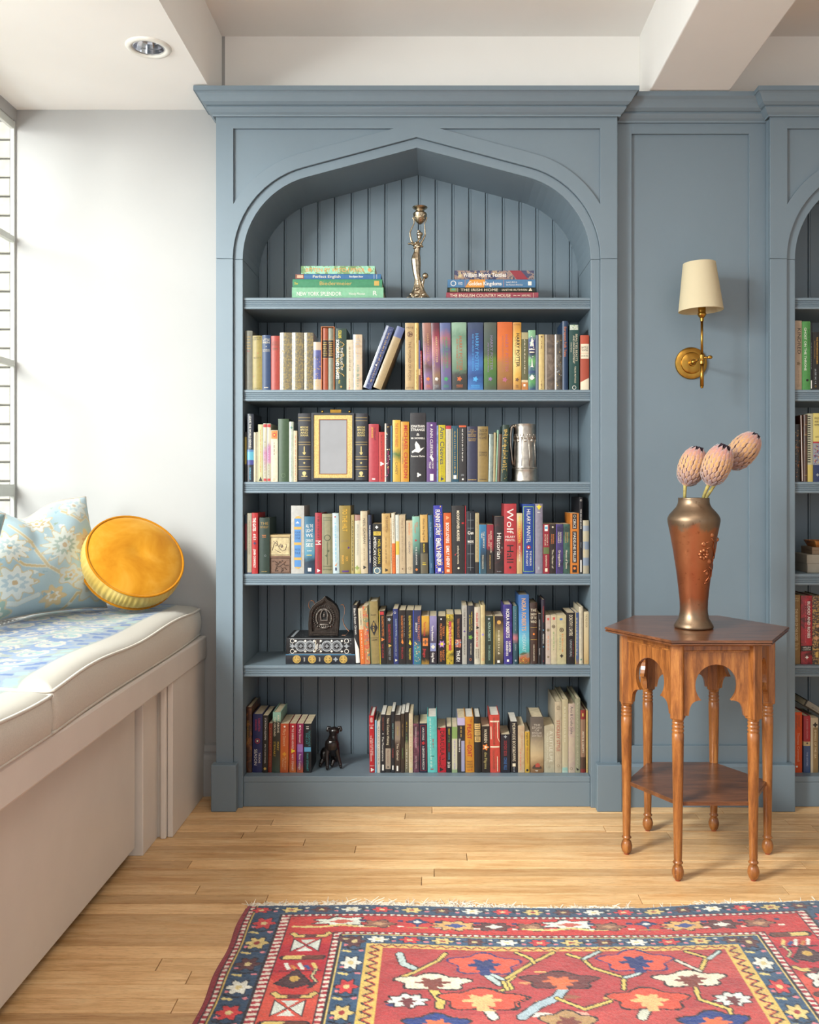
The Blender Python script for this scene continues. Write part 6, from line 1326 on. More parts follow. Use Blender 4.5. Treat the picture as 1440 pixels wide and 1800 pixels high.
row(zbv, 3.262, 1210, 'L', [
 ('L', 1034, 1074, 218, '#b3262e', 'hb', -.6, [('M', 'w', .03, .12, 5, .6), ('L', .165, 'w'), ('M', 'w', .19, .23, 2), ('V', 'THE BEST OF THE BEDSIDE', 'w', .3, .85, .34, .24), ('V', 'BOOK OF MISS READ', 'w', .3, .8, .66, .2), ('L', .88, 'w'), ('D', .5, .95, .3, 'w', 3)], 'bright red hardback', {'pages': PAGESW}),
 ('L', 1076, 1091, 255, '#7fb0c8', 'pb', 0, [('m', 'o', .2, .9, .5, .3)], 'thin sky-blue paperback'),
 ('L', 1094, 1118, 262, '#c6bfb2', 'pb', 0, [('m', 'k', .1, .85, .5, .25)], 'thin white paperback'),
 ('L', 1122, 1158, 208, '#27262a', 'pb', 0, [('V', 'MARY STEWART', '#a04a30', .05, .28, .5, .28), ('D', .5, .33, .12, 'w'), ('V', 'The Moonspinners', 'w', .36, .82, .5, .4), ('R', .3, .7, .86, .96, 'w')], 'charcoal paperback with orange author line', {'pages': PAGESW}),
 ('L', 1160, 1201, 213, ['hard', (0, '#2a2726'), (.06, '#a09080'), (.42, '#25211f')], 'pb', 0, [('V', 'Nine Coaches Waiting', 'c', .05, .52, .5, .42), ('V', 'Mary Stewart', '#7a5a50', .6, .84, .5, .3), ('D', .5, .9, .14, 'k', 3)], 'black paperback with taupe foot'),
 ('L', 1205, 1232, 183, '#24262a', 'pb', 0, [('V', 'MARY STEWART', '#7aa8a8', .15, .5, .5, .36), ('V', 'THUNDER', '#b04038', .54, .82, .5, .34), ('R', .3, .7, .88, .95, 'w')], 'thin black paperback with teal and red lines', {'pages': PAGESW}),
 ('L', 1235, 1278, 210, [(0, '#2f2622'), (.5, '#4a3a34'), (.6, '#8a7a6c'), (.85, '#7a6a5c'), (.88, '#2c2624')], 'pb', 0, [('V', 'MARY STEWART', '#b0a040', .2, .36, .5, .22), ('V', 'The Gabriel', 'c', .46, .82, .5, .36), ('R', .3, .6, .88, .97, 'w')], 'brown photographic paperback', {'pages': PAGESW}),
 ('L', 1281, 1310, 200, [(0, '#3a2c24'), (.6, '#2a221e'), (1, '#33291f')], 'pb', 0, [('V', 'MARY STEWART', '#a08050', .15, .42, .5, .28), ('V', 'WILDFIRE AT', '#6f9a5c', .5, .84, .5, .28)], 'narrow dark brown paperback', {'pages': PAGESW}),
 ('L', 1313, 1343, 190, [(0, '#66604c'), (.45, '#847c60'), (.55, '#3a3a34'), (1, '#25221e')], 'pb', 0, [('m', 'y', .16, .34, .5, .22), ('m', 'e', .36, .5, .5, .3), ('m', 'w', .62, .95, .5, .3)], 'black-topped grey paperback', {'pages': PAGESW}),
 ('L', 1345, 1376, 200, '#c8bb9e', 'pb', 0, [('m', 'r', .1, .8, .5, .2), ('D', .5, .93, .16, 'y')], 'plain cream paperback'),
 ('R', 27, 75, 273, ['cloud', (0, '#3a2a34'), (.5, '#5a3344'), (1, '#9a5a72')], 'hb', -.4, [('V', 'THE BARBARIAN NURSERIES', '#d8c0c0', .06, .5, .5, .22), ('V', 'HECTOR TOBAR', '#d8c0c0', .66, .92, .5, .2)], 'plum paperback with pink haze'),
 ('R', 78, 137, 270, '#222536', 'pb', -.4, [('R', .12, .16, .04, .96, 'r'), ('R', .84, .88, .04, .96, 'r'), ('R', .12, .88, .04, .046, 'r'), ('R', .12, .88, .955, .96, 'r'), ('V', 'AMOR TOWLES', 'w', .08, .34, .5, .24), ('D', .5, .40, .2, 'r', 5), ('V', 'A GENTLEMAN IN MOSCOW', 'w', .46, .94, .5, .26)], 'navy paperback with red frame'),
 ('R', 140, 214, 218, '#5fb5b0', 'hb', -.8, [('m', '#c0d8c8', .03, .7, .35, .2), ('m', 'r', .4, .55, .62, .2), ('m', '#c0d8c8', .72, .92, .4, .3), ('R', .4, .7, .70, .71, 'k'), ('R', .3, .6, .93, .945, 'r')], 'aqua hardback', {'pages': PAGESW}),
 ('R', 217, 281, 305, '#b02330', 'pb', -.5, [('D', .2, .02, .16, 'k', 4), ('V', 'DRACULA', 'k', .06, .62, .58, .50), ('S', 'kk', .62, .95, 14), ('V', 'BRAM STOKER', 'k', .64, .84, .3, .2), ('D', .4, .93, .2, 'k', 3)], 'small red paperback with black lettering'),
 ('R', 284, 323, 296, '#1e2026', 'pb', 0, [('V', 'MIDNIGHT', 'y', .04, .18, .5, .3), ('V', 'AT THE', 'e', .2, .34, .5, .3), ('V', 'BRIGHT IDEAS', 'r', .36, .54, .5, .3), ('V', 'BOOKSTORE', 'b', .56, .72, .5, .3), ('M', 'w', .76, .9, 5)], 'black paperback with rainbow lettering'),
 ('R', 326, 367, 296, ['hard', (0, '#8aa078'), (.07, '#c0bca4'), (.74, '#7f9a5c')], 'pb', 0, [('m', 'l', .3, .9, .5, .35)], 'green-topped white paperback'),
 ('R', 370, 427, 228, ['hard', (0, '#2a2a2c'), (.68, '#222'*1+'222'), (.86, '#b3a8c8')], 'pb', -.3, [('R', .5, .95, .42, .98, '#9a9ab8'), ('V', 'Dinners in a', 'w', .36, .64, .28, .2, 1), ('m', 'g', .16, .34, .5, .3)], 'black paperback with lavender block'),
 ('R', 429, 498, 220, '#c4862c', 'hb', -.8, [('V', 'FEAST', '#a8242c', .13, .4, .5, .44, 1), ('V', 'of the', 'd', .42, .48, .5, .2), ('V', 'GOAT', '#a8242c', .5, .72, .5, .5, 1), ('V', 'THE', '#a8242c', .04, .1, .7, .2), ('H', 'MARIO/VARGAS/LLOSA', 'd', .78, .92, .7), ('M', 'r', .94, .97, 1, .6)], 'amber hardback with red title', {'pages': PAGESW}),
 ('R', 500, 553, 220, '#25211f', 'old', -.8, [('R', .08, .92, .12, .22, '#c8a868'), ('R', .08, .92, .235, .335, '#c8a868'), ('R', .08, .92, .35, .45, '#c8a868'), ('M', 'k', .13, .21, 2, .7), ('M', 'k', .25, .32, 2, .7), ('M', 'k', .36, .44, 3, .7)], 'black hardback with three tan labels', {'pages': PAGESW}),
 ('R', 555, 617, 292, '#28221e', 'pb', -.4, [('V', 'WARREN', 'c', .06, .36, .5, .38), ('D', .5, .45, .34, 'o', 5), ('D', .5, .45, .16, 'c', 3), ('V', 'the Pilgrims', '#c0b070', .56, .92, .5, .32)], 'dark paperback with orange medallion'),
 ('R', 620, 697, 205, '#c0473c', 'hb', -.8, [('R', .1, .17, .2, .42, 'c'), ('R', .05, .95, .10, .125, 'c'), ('R', .75, .82, .13, .4, 'c'), ('R', .05, .95, .54, .565, 'c'), ('R', .7, .76, .72, .98, 'c'), ('P', [(.75, .4), (.82, .4), (.98, .46), (.98, .48)], 'c'), ('V', 'THE UNDERGROUND RAILROAD', 'd', .04, .52, .42, .2), ('V', 'COLSON WHITEHEAD', 'd', .60, .94, .36, .2)], 'coral hardback with cream lines', {'pages': PAGESW}),
 ('R', 701, 771, 353, '#20202a', 'pb', 0, [('D', .5, .06, .14, 's', 4), ('V', 'DOOMSDAY BOOK', '#a8323a', .16, .56, .5, .34), ('V', 'CONNIE WILLIS', '#3f70b0', .60, .92, .5, .34)], 'low black paperback with red and blue lettering'),
 ('R', 778, 831, 256, '#242124', 'pb', -.5, [('V', 'MONWODE', 'c', .03, .36, .5, .44), ('V', 'BOOKS&DAWNS', 'c', .38, .78, .5, .44), ('R', .25, .7, .82, .88, 'c'), ('m', 's', .9, .98, .5, .3)], 'black book with ornate cream lettering', {'pages': PAGESW}),
 ('R', 834, 884, 288, ['cloud', (0, '#b49a7c'), (1, '#c8b494')], 'pb', -.3, [('V', 'THE NOVEL', '#c08a5c', .1, .6, .6, .3), ('m', '#d0705c', .5, .9, .4, .3)], 'cream paperback with orange lettering'),
 ('R', 887, 922, 333, '#c09a3c', 'pb', 0, [('V', 'Virginia Woolf', 'k', .03, .34, .5, .4), ('V', 'MRS DALLOWAY', '#9a4434', .38, .78, .5, .3), ('D', .5, .94, .26, 'k')], 'short mustard paperback'),
 ('R', 928, 1029, 220, [(0, '#7a5a3a'), (.1, '#8a6a48'), (.3, '#c0a880'), (.45, '#b0a080'), (.7, '#6f6558'), (1, '#5a534c')], 'hb', 0, [('H', 'THE/STORY/OF/EDGAR/SAWTELLE', '#c8c0b0', .12, .36, .75), ('P', [(.15, .90), (.35, .85), (.6, .85), (.85, .90), (.85, .93), (.15, .93)], '#4a3a2c'), ('P', [(.38, .90), (.38, .85), (.55, .82), (.72, .85), (.72, .90)], '#b04c3c'), ('m', 'w', .955, .965, .5, .3)], 'thick taupe hardback with red barn', {'d': .155}),
 ('R', 1034, 1113, 292, ['cloud', (0, '#a39c84'), (1, '#b9b298')], 'pb', 0, [('V', 'A LITTLE LIFE', '#ddd8c4', .1, .78, .68, .3), ('V', 'HANYA YANAGIHARA', '#d0cab0', .14, .74, .32, .18), ('O', .5, .88, .1, 't')], 'thick sage-cream paperback'),
 ('R', 1116, 1168, 103, '#b5a68c', 'flat', 0, [('M', 't', .05, .12, 3), ('V', 'STICKLEY STYLE', '#a8483c', .26, .70, .5, .48), ('O', .5, .9, .2, 't')], 'tall oatmeal book with red lettering', {'d': .21}),
 ('R', 1171, 1217, 85, [(0, '#a9c0b4'), (.08, '#b8ae90'), (1, '#b0a584')], 'flat', 0, [('m', '#d8d0b4', .1, .6, .5, .3), ('R', .1, .9, .93, .97, '#90b8ac')], 'tall sand-coloured hardback', {'d': .215}),
 ('R', 1220, 1270, 118, ['cloud', (0, '#b09a90'), (1, '#bcae94')], 'flat', 0, [('V', 'Arts & Crafts Style', '#4a4450', .04, .44, .5, .42), ('O', .45, .94, .2, 't')], 'tall pinkish book with dark lettering', {'d': .20}),
 ('R', 1272, 1311, 80, '#8e8c72', 'flat', 0, [('m', '#b8b49c', .06, .9, .5, .26), ('P', [(.2, .93), (.8, .96), (.3, .97)], 'k')], 'tall sage hardback', {'d': .215}),
 ('R', 1313, 1352, 168, ['hard', (0, '#7a2824'), (.06, '#4a3428'), (.25, '#8a6a54'), (.85, '#7f2a26')], 'hb', 0, [('V', 'ARTS & CRAFTS', 'c', .22, .8, .5, .34), ('R', .3, .6, .05, .1, 'g')], 'maroon-topped book', {'d': .17}),
 ('R', 1357, 1380, 170, '#c4aa6c', 'pb', 0, [('m', 'k', .85, .97, .5, .3)], 'straw-coloured book against the case side', {'d': .15}),
], 'bottom shelf, right run')
# ---- right bookcase
row(685, 3.228, 540, 'Q', [
 ('Q', 165, 345, 262, '#b09c84', 'hb', 0, [('V', 'KINDRED', 'k', .05, .54, .68, .4), ('D', .6, .62, .2, 't', 5), ('m', 't', .72, .88, .6, .1), ('O', .55, .94, .12, 't')], 'cream hardback'),
 ('Q', 350, 508, 280, '#4c8a48', 'hb', 0, [('V', 'GHOST ON THE THRONE', 'w', .05, .76, .36, .26), ('V', 'JAMES ROMM', '#25422a', .06, .42, .76, .2), ('D', .6, .86, .16, 'k')], 'grass green hardback'),
 ('Q', 512, 545, 300, '#1e1d1e', 'pb', 0, [('m', 's', .3, .7, .5, .3), ('R', .2, .8, .86, .98, 'w')], 'narrow black paperback'),
 ('Q', 552, 760, 490, '#25221f', 'pb', 0, [('V', 'THE PARTHENON ENIGMA', '#c09030', .04, .60, .44, .12, 1), ('V', 'JOAN BRETON CONNELLY', '#a87a30', .1, .52, .22, .08), ('m', 's', .64, .88, .3, .2), ('O', .3, .94, .08, '#c09030')], 'black paperback with gold lettering'),
], 'second shelf of the right bookcase')
row(847, 3.228, 710, 'Q', [
 ('Q', 152, 180, 490, '#8a6c50', 'pb', 0, [], 'thin brown paper booklet'), ('Q', 182, 204, 400, '#a58a60', 'pb', 0, [], 'thin tan booklet'),
 ('Q', 206, 318, 398, ['cloud', (0, '#171412'), (.6, '#1e1a17'), (1, '#6a4a26')], 'old', 0, [('S', ['#9a5a30', '#8a744a', '#5a5348'], .1, .95, 60)], 'black book with scattered gold'),
 ('Q', 335, 380, 225, '#4a2618', 'pb', -1.2, [('R', .2, .45, 0, .99, 'w')], 'thin sleeve with white edge'),
 ('Q', 384, 452, 210, ['cloud', (0, '#3a2318'), (1, '#5c3a24')], 'old', 0, [('R', .1, .9, .15, .155, 'g'), ('R', .1, .9, .3, .305, 'g'), ('R', .1, .9, .9, .905, 'g')], 'dark leather volume'),
 ('Q', 458, 560, 190, ['hard', (0, '#c4ae58'), (.25, '#aaa588')], 'pb', 0, [('R', .0, .5, a/30, a/30+.014, 'k') for a in range(1, 22)], 'spiral-bound notebook with black rings'),
 ('Q', 566, 740, 182, ['hard', (0, '#1e2b56'), (.245, '#8a8a90'), (.56, '#a02c2c'), (.585, '#cbb968')], 'pb', 0, [('H', 'ENGLISH/UNDER THE/NORMANS', 'k', .05, .19, .7), ('H', 'BARTLETT', 'k', .33, .36, .5), ('S', ['#3a4a8a', '#a8302c', '#d0b040', '#2c2c34'], .45, .74, 80), ('D', .5, .9, .14, 's', 4)], 'yellow book with medieval picture and navy foot'),
], 'third shelf of the right bookcase')
row(1170, 3.243, 920, 'U', [
 ('U', 90, 188, 838, '#86663a', 'hb', 0, [('H', 'DAN/JONES', '#c0a878', .04, .10, .7), ('V', 'THE WARS OF THE ROSES', '#d0bc94', .2, .66, .5, .36), ('m', '#b09868', .70, .8, .5, .6)], 'ochre-brown hardback'),
 ('U', 193, 325, 848, ['cloud', (0, '#3a0f14'), (.5, '#9a1c2a'), (1, '#b8202e')], 'hb', 0, [('V', 'BLOOD AND ROSES', 'w', .08, .62, .68, .24, 1), ('m', '#d0606a', .08, .7, .4, .1), ('R', 0, 1, .73, .81, 'k'), ('H', 'HELEN/CASTOR', 'w', .74, .80, .7), ('D', .5, .9, .12, 'w', 4)], 'blood red hardback'),
 ('U', 328, 440, 850, ['gold', (0, '#3c2c20'), (.5, '#4a3626'), (1, '#a88248')], 'old', 0, [('R', .05, .95, .22, .23, 'g'), ('R', .05, .95, .4, .41, 'g'), ('R', .4, .95, .42, .46, '#c8946a'), ('D', .4, .62, .2, '#c8946a', 4), ('R', .05, .95, .78, .79, 'g'), ('R', .3, .6, .82, .9, 'g')], 'ornate brown gilt volume'),
], 'fifth shelf of the right bookcase')
row(zbv, 3.262, 1190, 'T', [
 ('T', 100, 222, 448, '#cc4a14', 'pb', 0, [('V', 'Diarmaid', 'd', .05, .24, .7, .2), ('V', 'MacCulloch', 'd', .05, .28, .42, .2), ('V', 'Thomas Cromwell', '#e0a080', .34, .82, .62, .26), ('V', 'A REVOLUTIONARY LIFE', '#e0a080', .42, .74, .25, .1), ('D', .45, .9, .1, 'w')], 'orange paperback'),
 ('T', 240, 325, 493, ['hard', (0, '#3a5078'), (.47, '#c0a87c'), (.545, '#a01c2e')], 'hb', 0, [('V', 'A CROSSED CROWN', '#d09090', .05, .4, .5, .2), ('V', 'THE LETTERS', '#a8b8cc', .62, .9, .5, .2), ('D', .5, .48, .12, 'k', 4)], 'red and blue halved book'),
 ('T', 330, 425, 518, ['hard', (0, '#8a7048'), (.82, '#b8a88c')], 'pb', 0, [('R', 0, .3, 0, 1, '#b8a88c'), ('D', .6, .13, .26, 'k', 4), ('V', 'EMPIRES OF THE SEA', '#d8c8a8', .22, .74, .62, .26)], 'tan paperback with pale edge'),
], 'bottom shelf of the right bookcase')
# ---- a label for every book that says which one it is: its look, and its left neighbour or place
byshelf = {}
for r, short, shelf, xa in ALL: byshelf.setdefault(shelf.split(',')[0] if 'right bookcase' not in shelf else shelf, []).append((xa, r, short))
for shelf, L in byshelf.items():
    L.sort(key=lambda t: t[0])
    names = [t[2] for t in L]
    for i, (xa, r, short) in enumerate(L):
        r['group'] = 'books on the '+shelf
        if names.count(short) > 1:
            k = names[:i].count(short); n = names.count(short)
            short = ['leftmost', 'middle', 'rightmost'][k]+' '+short
        nb = names[i-1] if i else 'case side'
        if i and names.count(nb) > 1: nb = 'matching set'
        sh = shelf.replace(' of the right bookcase', ', right case')
        lab = f'{short}, {sh}, right of the {nb}'
        ws = lab.split()
        if len(ws) > 16: lab = f'{short}, {sh}, after the {" ".join(nb.split()[:max(2, 16-len(short.split())-len(sh.split())-2)])}'; ws = lab.split()
        if len(ws) > 16: lab = f'{short}, {sh}'
        lab = lab.rstrip(); 
        while lab.split()[-1] in ('with', 'of', 'and', 'the', 'a', 'in'): lab = ' '.join(lab.split()[:-1])
        r['label'] = lab
# ================================================================ ornaments on the shelves
def zsh(v): return Z(v, YS)+.0003
# slipcase around the rust and grey pair
D = 3.228; xa, xb = X(420+650/4.5, D), X(420+756/4.5, D); z0 = zsh(685); zt = Z(550+108/4.5, D)
sl = empty('slipcase', ((xa+xb)/2, D, z0)); tag(sl, 'orange slipcase holding the rust and grey pair on the second shelf', 'slipcase')
OR = mat('slipcase_paper', '#b0693c', .7, var=.1, vs=80); hw = (xb-xa)/2; hh = zt-z0; x1 = X(420+657/4.5, D)-(xa+xb)/2; x2 = X(420+749.5/4.5, D)-(xa+xb)/2
MB().box(-hw, x1-.0003, .0, .15, 0, hh).build('side_board', OR, sl); MB().box(x2+.0003, hw, .0, .15, 0, hh).build('side_board', OR, sl)
MB().box(x1-.0003, x2+.0003, .0, .15, hh-.0022, hh).build('top_board', OR, sl)
# book-shaped keepsake frame
xL, xR = X(420+462/4.5, D), X(420+1021/4.5, D); kb = empty('keepsake_frame', ((xL+xR)/2, D, zsh(847))); tag(kb, 'gilt picture frame between two black leather book spines, brass knobs on top, third shelf', 'picture frame')
BL = mat('black_pebbled_leather', '#24252c', .45, var=.12, vs=500, bmp=.5, bs=900); K = D/F/4.5; cxk = (462+1021)/2; ybot = 612
def kx(X_): return (X_-cxk)*K
def kz(Y_): return max(0, (ybot-Y_)*K)
o = MB().box(kx(462), kx(1021), .006, .13, 0, kz(606), c=.001).build('plinth', BL, kb); MB().box(kx(470), kx(1012), .012, .13, kz(606), kz(72)).build('case', BL, kb)
for a, b in ((465, 568), (916, 1018)):
    m = MB(); n = 8; w_ = kx(b)-kx(a)
    pts = [(kx(a)+w_*i/n, .002+.006*(2*i/n-1)**2) for i in range(n+1)]+[(kx(b), .0118), (kx(a), .0118)]
    N = len(pts); m.add([(p, q, kz(600)) for p, q in pts]+[(p, q, kz(70)) for p, q in pts], [(i, (i+1) % N, (i+1) % N+N, i+N) for i in range(N)]+[tuple(reversed(range(N))), tuple(range(N, 2*N))])
    sp_ = m.build('spine_panel', BL, kb, smooth='auto')
    m = MB(); keys = []; g = []; h = kz(70)-kz(600); f = lambda Y_: (Y_-70)/530
    for Y_ in (104, 128, 298, 318, 413, 434, 493, 513): g.append(('R', .03, .97, f(Y_)-.004, f(Y_)+.004, '#a08850'))
    g += [('H', 'MEDICINE/SPICES/AND/SUGAR', '#c4b070', f(170), f(255), .62, 1), ('R', .46, .54, f(332), f(385), '#c4b070'), ('P', [(.5, f(402)), (.4, f(388)), (.36, f(378)), (.64, f(378)), (.6, f(388))], '#c4b070'), ('D', .5, f(463), .07, '#c4b070', 4), ('D', .5, f(545), .15, '#d0bc80'), ('R', .45, .55, f(548), f(572), '#d0bc80'), ('R', .28, .74, f(566), f(571), '#c4b070')]
    print_on(m, keys, g, w_, h, .006, random.Random(2)); me = m.mesh('gilt_tooling', [ink(k) for k in keys]); curve_print(me, w_, .006); q = bpy.data.objects.new('gilt_tooling', me); COL.objects.link(q); q.parent = sp_; q.location = (kx(a), .002, kz(600))
fr = MB().prism([[(kx(572), kz(598)), (kx(912), kz(598)), (kx(912), kz(66)), (kx(572), kz(66))], [(kx(592), kz(582)), (kx(896), kz(582)), (kx(896), kz(84)), (kx(592), kz(84))]], .0, .0115).build('frame', BL, kb); bevel(fr, .0012, 2)
GO = mat('gilt_lace_border', '#c2a568', .45, .5, var=.25, vs=500, bmp=.6, bs=900)
MB().prism([[(kx(592), kz(582)), (kx(896), kz(582)), (kx(896), kz(84)), (kx(592), kz(84))], [(kx(636), kz(550)), (kx(852), kz(550)), (kx(852), kz(120)), (kx(636), kz(120))]], .003, .0115).build('gilt_border', GO, kb)
MB().prism([[(kx(632), kz(553)), (kx(856), kz(553)), (kx(856), kz(117)), (kx(632), kz(117))], [(kx(637), kz(548)), (kx(851), kz(548)), (kx(851), kz(122)), (kx(637), kz(122))]], .002, .0115).build('inner_lip', mat('copper_lip', '#8a5638', .4, .4), kb)
pg = MB().box(kx(637), kx(851), .0050, .011, kz(548), kz(122)).build('glass', mat('dim_glass_panel', '#8b8b8d', .04, 0, var=.04, vs=12, spec=.9, coat=.6), kb)
for x_ in (656, 872):
    MB().lathe([(.002, kz(72)), (.0018, kz(66)), (.0042, kz(62)), (.0046, kz(54)), (.0034, kz(45)), (.001, kz(42))], 16, Matrix.Translation((kx(x_), .02, 0))).build('knob', BRASS, kb, smooth=True)
o = MB().box(kx(716), kx(806), .018, .024, kz(72), kz(36), c=.001).build('brass_catch', BRASS, kb)
# pewter tankard
tx = X(720+882/4.3636, 3.29); tk = empty('tankard', (tx, 3.29, zsh(847))); tag(tk, 'old pewter tankard with curved handle at the right of the third shelf', 'tankard')
hT = Z(710+157/4.3636, 3.29)-zsh(847)
pr = [(.001, .0), (.0465, .0), (.048, .003), (.0475, .008), (.0462, .012), (.0458, .040), (.0468, .043), (.0468, .047), (.0440, .050), (.0435, .056), (.0425, .100), (.0408, .150), (.0392, hT-.014), (.0392, hT-.008), (.0405, hT-.003), (.0410, hT), (.0395, hT+.0005), (.037, hT-.006), (.037, .02), (.001, .018)]
MB().lathe(pr, 48, cap=False).build('body', PEWTER, tk, smooth='auto')
m = MB()
for a0 in (-1.9, -1.25, -2.6, -.6):
    def on(a, z, o=.0005): r = float(np.interp(z, [.05, .1, .15, .2], [.0440, .0427, .0410, .0394]))+o; return (r*cos(a), r*sin(a), z)
    m.tube([on(a0, .056), on(a0+.03, .09), on(a0-.02, .125), on(a0, .160)], .0013, 6)
    for s in (-1, 1):
        m.tube([on(a0, .150), on(a0+s*.10, .165), on(a0+s*.24, .163), on(a0+s*.28, .152)], .0014, 6); m.ball(on(a0+s*.27, .148, -.0015), (.0035, .0035, .007), 10, 6); m.ball(on(a0+s*.12, .168, -.0015), (.003, .003, .0045), 8, 6)
for i in range(30):
    a = 2*pi*i/30; m.ball((.0442*cos(a), .0442*sin(a), .0505), .0013, 6, 4)
m.build('relief_ornament', PEWTER, tk, smooth=True)
hd = [(-.036, -.010, hT-.012), (-.044, -.014, hT-.006), (-.050, -.016, hT-.016), (-.053, -.016, hT-.040), (-.0525, -.016, hT-.075), (-.049, -.016, hT-.105), (-.046, -.014, hT-.130), (-.043, -.011, .062), (-.039, -.010, .066)]
m = MB().tube([Vector(p) for p in hd], [.004, .0055, .0062, .0058, .005, .0044, .004, .0055, .0035], 12); m.build('handle', PEWTER, tk, smooth=True)
# statue candlestick: a woman raising an urn, a small child at her skirt
SD = 3.272; ks = SD/F/9; cu = X(690+415/9, SD)
st = empty('candlestick', (cu, SD, zsh(523))); tag(st, 'silver candlestick in the form of a woman raising an urn, top shelf centre', 'candlestick')
def q_(X_, Y_, y=0): return Vector(((X_-415)*ks, y, (1640-Y_)*ks))
m = MB(); kk = ks
secs = [(1636, 415, 235, .52), (1620, 415, 215, .52), (1590, 410, 165, .55), (1540, 412, 125, .58), (1480, 412, 95, .6), (1400, 408, 66, .6), (1320, 400, 48, .65), (1240, 385, 52, .7), (1150, 378, 62, .75), (1060, 376, 72, .8), (990, 372, 72, .85), (930, 375, 60, .8), (880, 385, 48, .75), (840, 392, 46, .75), (800, 392, 56, .7), (765, 388, 62, .65), (735, 392, 46, .6), (710, 398, 20, .8)]
N = 48; vs = []; fs = []
for j, (Y_, X_, r, sq) in enumerate(secs):
    for i in range(N):
        a = 2*pi*i/N; fold = 1+(.06*sin(a*9+j*.5) if j < 12 else .0)+(.10*sin(a*5) if j < 4 else 0)
        c = q_(X_, Y_); vs.append((c.x+r*kk*fold*cos(a), r*kk*sq*fold*sin(a), max(0, c.z)))
for j in range(len(secs)-1):
    for i in range(N): k = (i+1) % N; fs.append((j*N+i, j*N+k, (j+1)*N+k, (j+1)*N+i))
fs += [tuple(reversed(range(N))), tuple(range((len(secs)-1)*N, len(secs)*N))]
m.add(vs, fs)
m.tube([q_(398, 740), q_(410, 690), q_(415, 660)], [18*kk, 14*kk, 14*kk], 10)         # neck
m.ball(q_(428, 640, -.002), (38*kk, 42*kk, 50*kk), 16, 12)                             # head
m.ball(q_(432, 668, -.0095), (9*kk, 12*kk, 10*kk), 8, 6); m.ball(q_(436, 690, -.008), (14*kk, 12*kk, 10*kk), 8, 6)   # nose, chin
m.ball(q_(432, 590, .002), (52*kk, 52*kk, 38*kk), 14, 10); m.ball(q_(414, 545, .002), (26*kk, 26*kk, 26*kk), 12, 8)  # hair and bun
m.tube([q_(345, 770), q_(300, 700), q_(280, 620), q_(278, 560)], [24*kk, 18*kk, 15*kk, 13*kk], 10); m.tube([q_(278, 560), q_(305, 500), q_(340, 430), q_(342, 380), q_(322, 330)], [13*kk, 12*kk, 10*kk, 9*kk, 13*kk], 10)
m.tube([q_(440, 760), q_(475, 700), q_(515, 620), q_(518, 590)], [22*kk, 17*kk, 14*kk, 12*kk], 10); m.tube([q_(518, 590), q_(512, 500), q_(505, 430), q_(535, 370), q_(545, 320)], [12*kk, 11*kk, 9*kk, 9*kk, 12*kk], 10)
for (X_, Y_, r) in [(265, 748, 22), (300, 745, 24), (345, 760, 26), (395, 775, 26), (435, 795, 24), (470, 790, 22), (455, 765, 22), (370, 740, 24), (320, 760, 20), (350, 815, 26), (420, 800, 26)]: m.ball(q_(X_, Y_, -.006 if 330 < X_ < 460 else -.002), (r*kk, r*kk*1.2, r*kk*.8), 10, 6)
# child clinging to the skirt
m.ball(q_(520, 1252), (48*kk, 46*kk, 48*kk), 14, 10); m.tube([q_(500, 1300), q_(485, 1340), q_(478, 1380)], [18*kk, 26*kk, 20*kk], 10); m.tube([q_(482, 1380), q_(488, 1430), q_(495, 1480)], [15*kk, 11*kk, 9*kk], 8); m.tube([q_(480, 1320), q_(450, 1290), q_(435, 1270)], [10*kk, 9*kk, 9*kk], 8); m.tube([q_(478, 1380), q_(462, 1440), q_(462, 1500)], [14*kk, 11*kk, 9*kk], 8)
# base relief
for (X_, Y_, r, y) in [(380, 1480, 34, -.013), (410, 1470, 24, -.014), (300, 1560, 28, -.016), (500, 1560, 30, -.016), (395, 1575, 40, -.021), (340, 1610, 24, -.027), (470, 1612, 24, -.027), (250, 1612, 26, -.012), (560, 1612, 26, -.012)]: m.ball(q_(X_, Y_, y), (r*kk, r*kk*.6, r*kk*.8), 10, 6)
m.box(-228*kk, 224*kk, -.022, .022, 0, .0016)
remeshed(m, 'figure', SILVER, st, .0010, 2)
ur = [(442-415, 440, 8), (0, 435, 22), (0, 415, 48), (0, 385, 78), (0, 345, 98), (0, 305, 108), (0, 275, 112), (0, 258, 100), (0, 245, 72), (0, 228, 66), (0, 210, 74), (0, 195, 100), (0, 180, 118), (0, 172, 122), (0, 165, 118), (0, 175, 96), (0, 215, 55), (0, 240, 20)]
MB().lathe([(r*kk, (1640-Y_)*kk) for _, Y_, r in ur], 36, Matrix.Translation((20*kk, 0, 0))).build('urn', SILVER, st, smooth='auto')
m = MB(); rr = random.Random(4)
for i in range(26):
    a = rr.uniform(-2.6, -.5); zz = rr.uniform(300, 400); r = float(np.interp(zz, [275, 345, 415], [112, 98, 48])); m.ball(Vector((20*kk+r*kk*cos(a), r*kk*sin(a), (1640-zz)*kk)), (.0022, .0014, .0028), 6, 5)
m.build('urn_relief', SILVER, st, smooth=True)
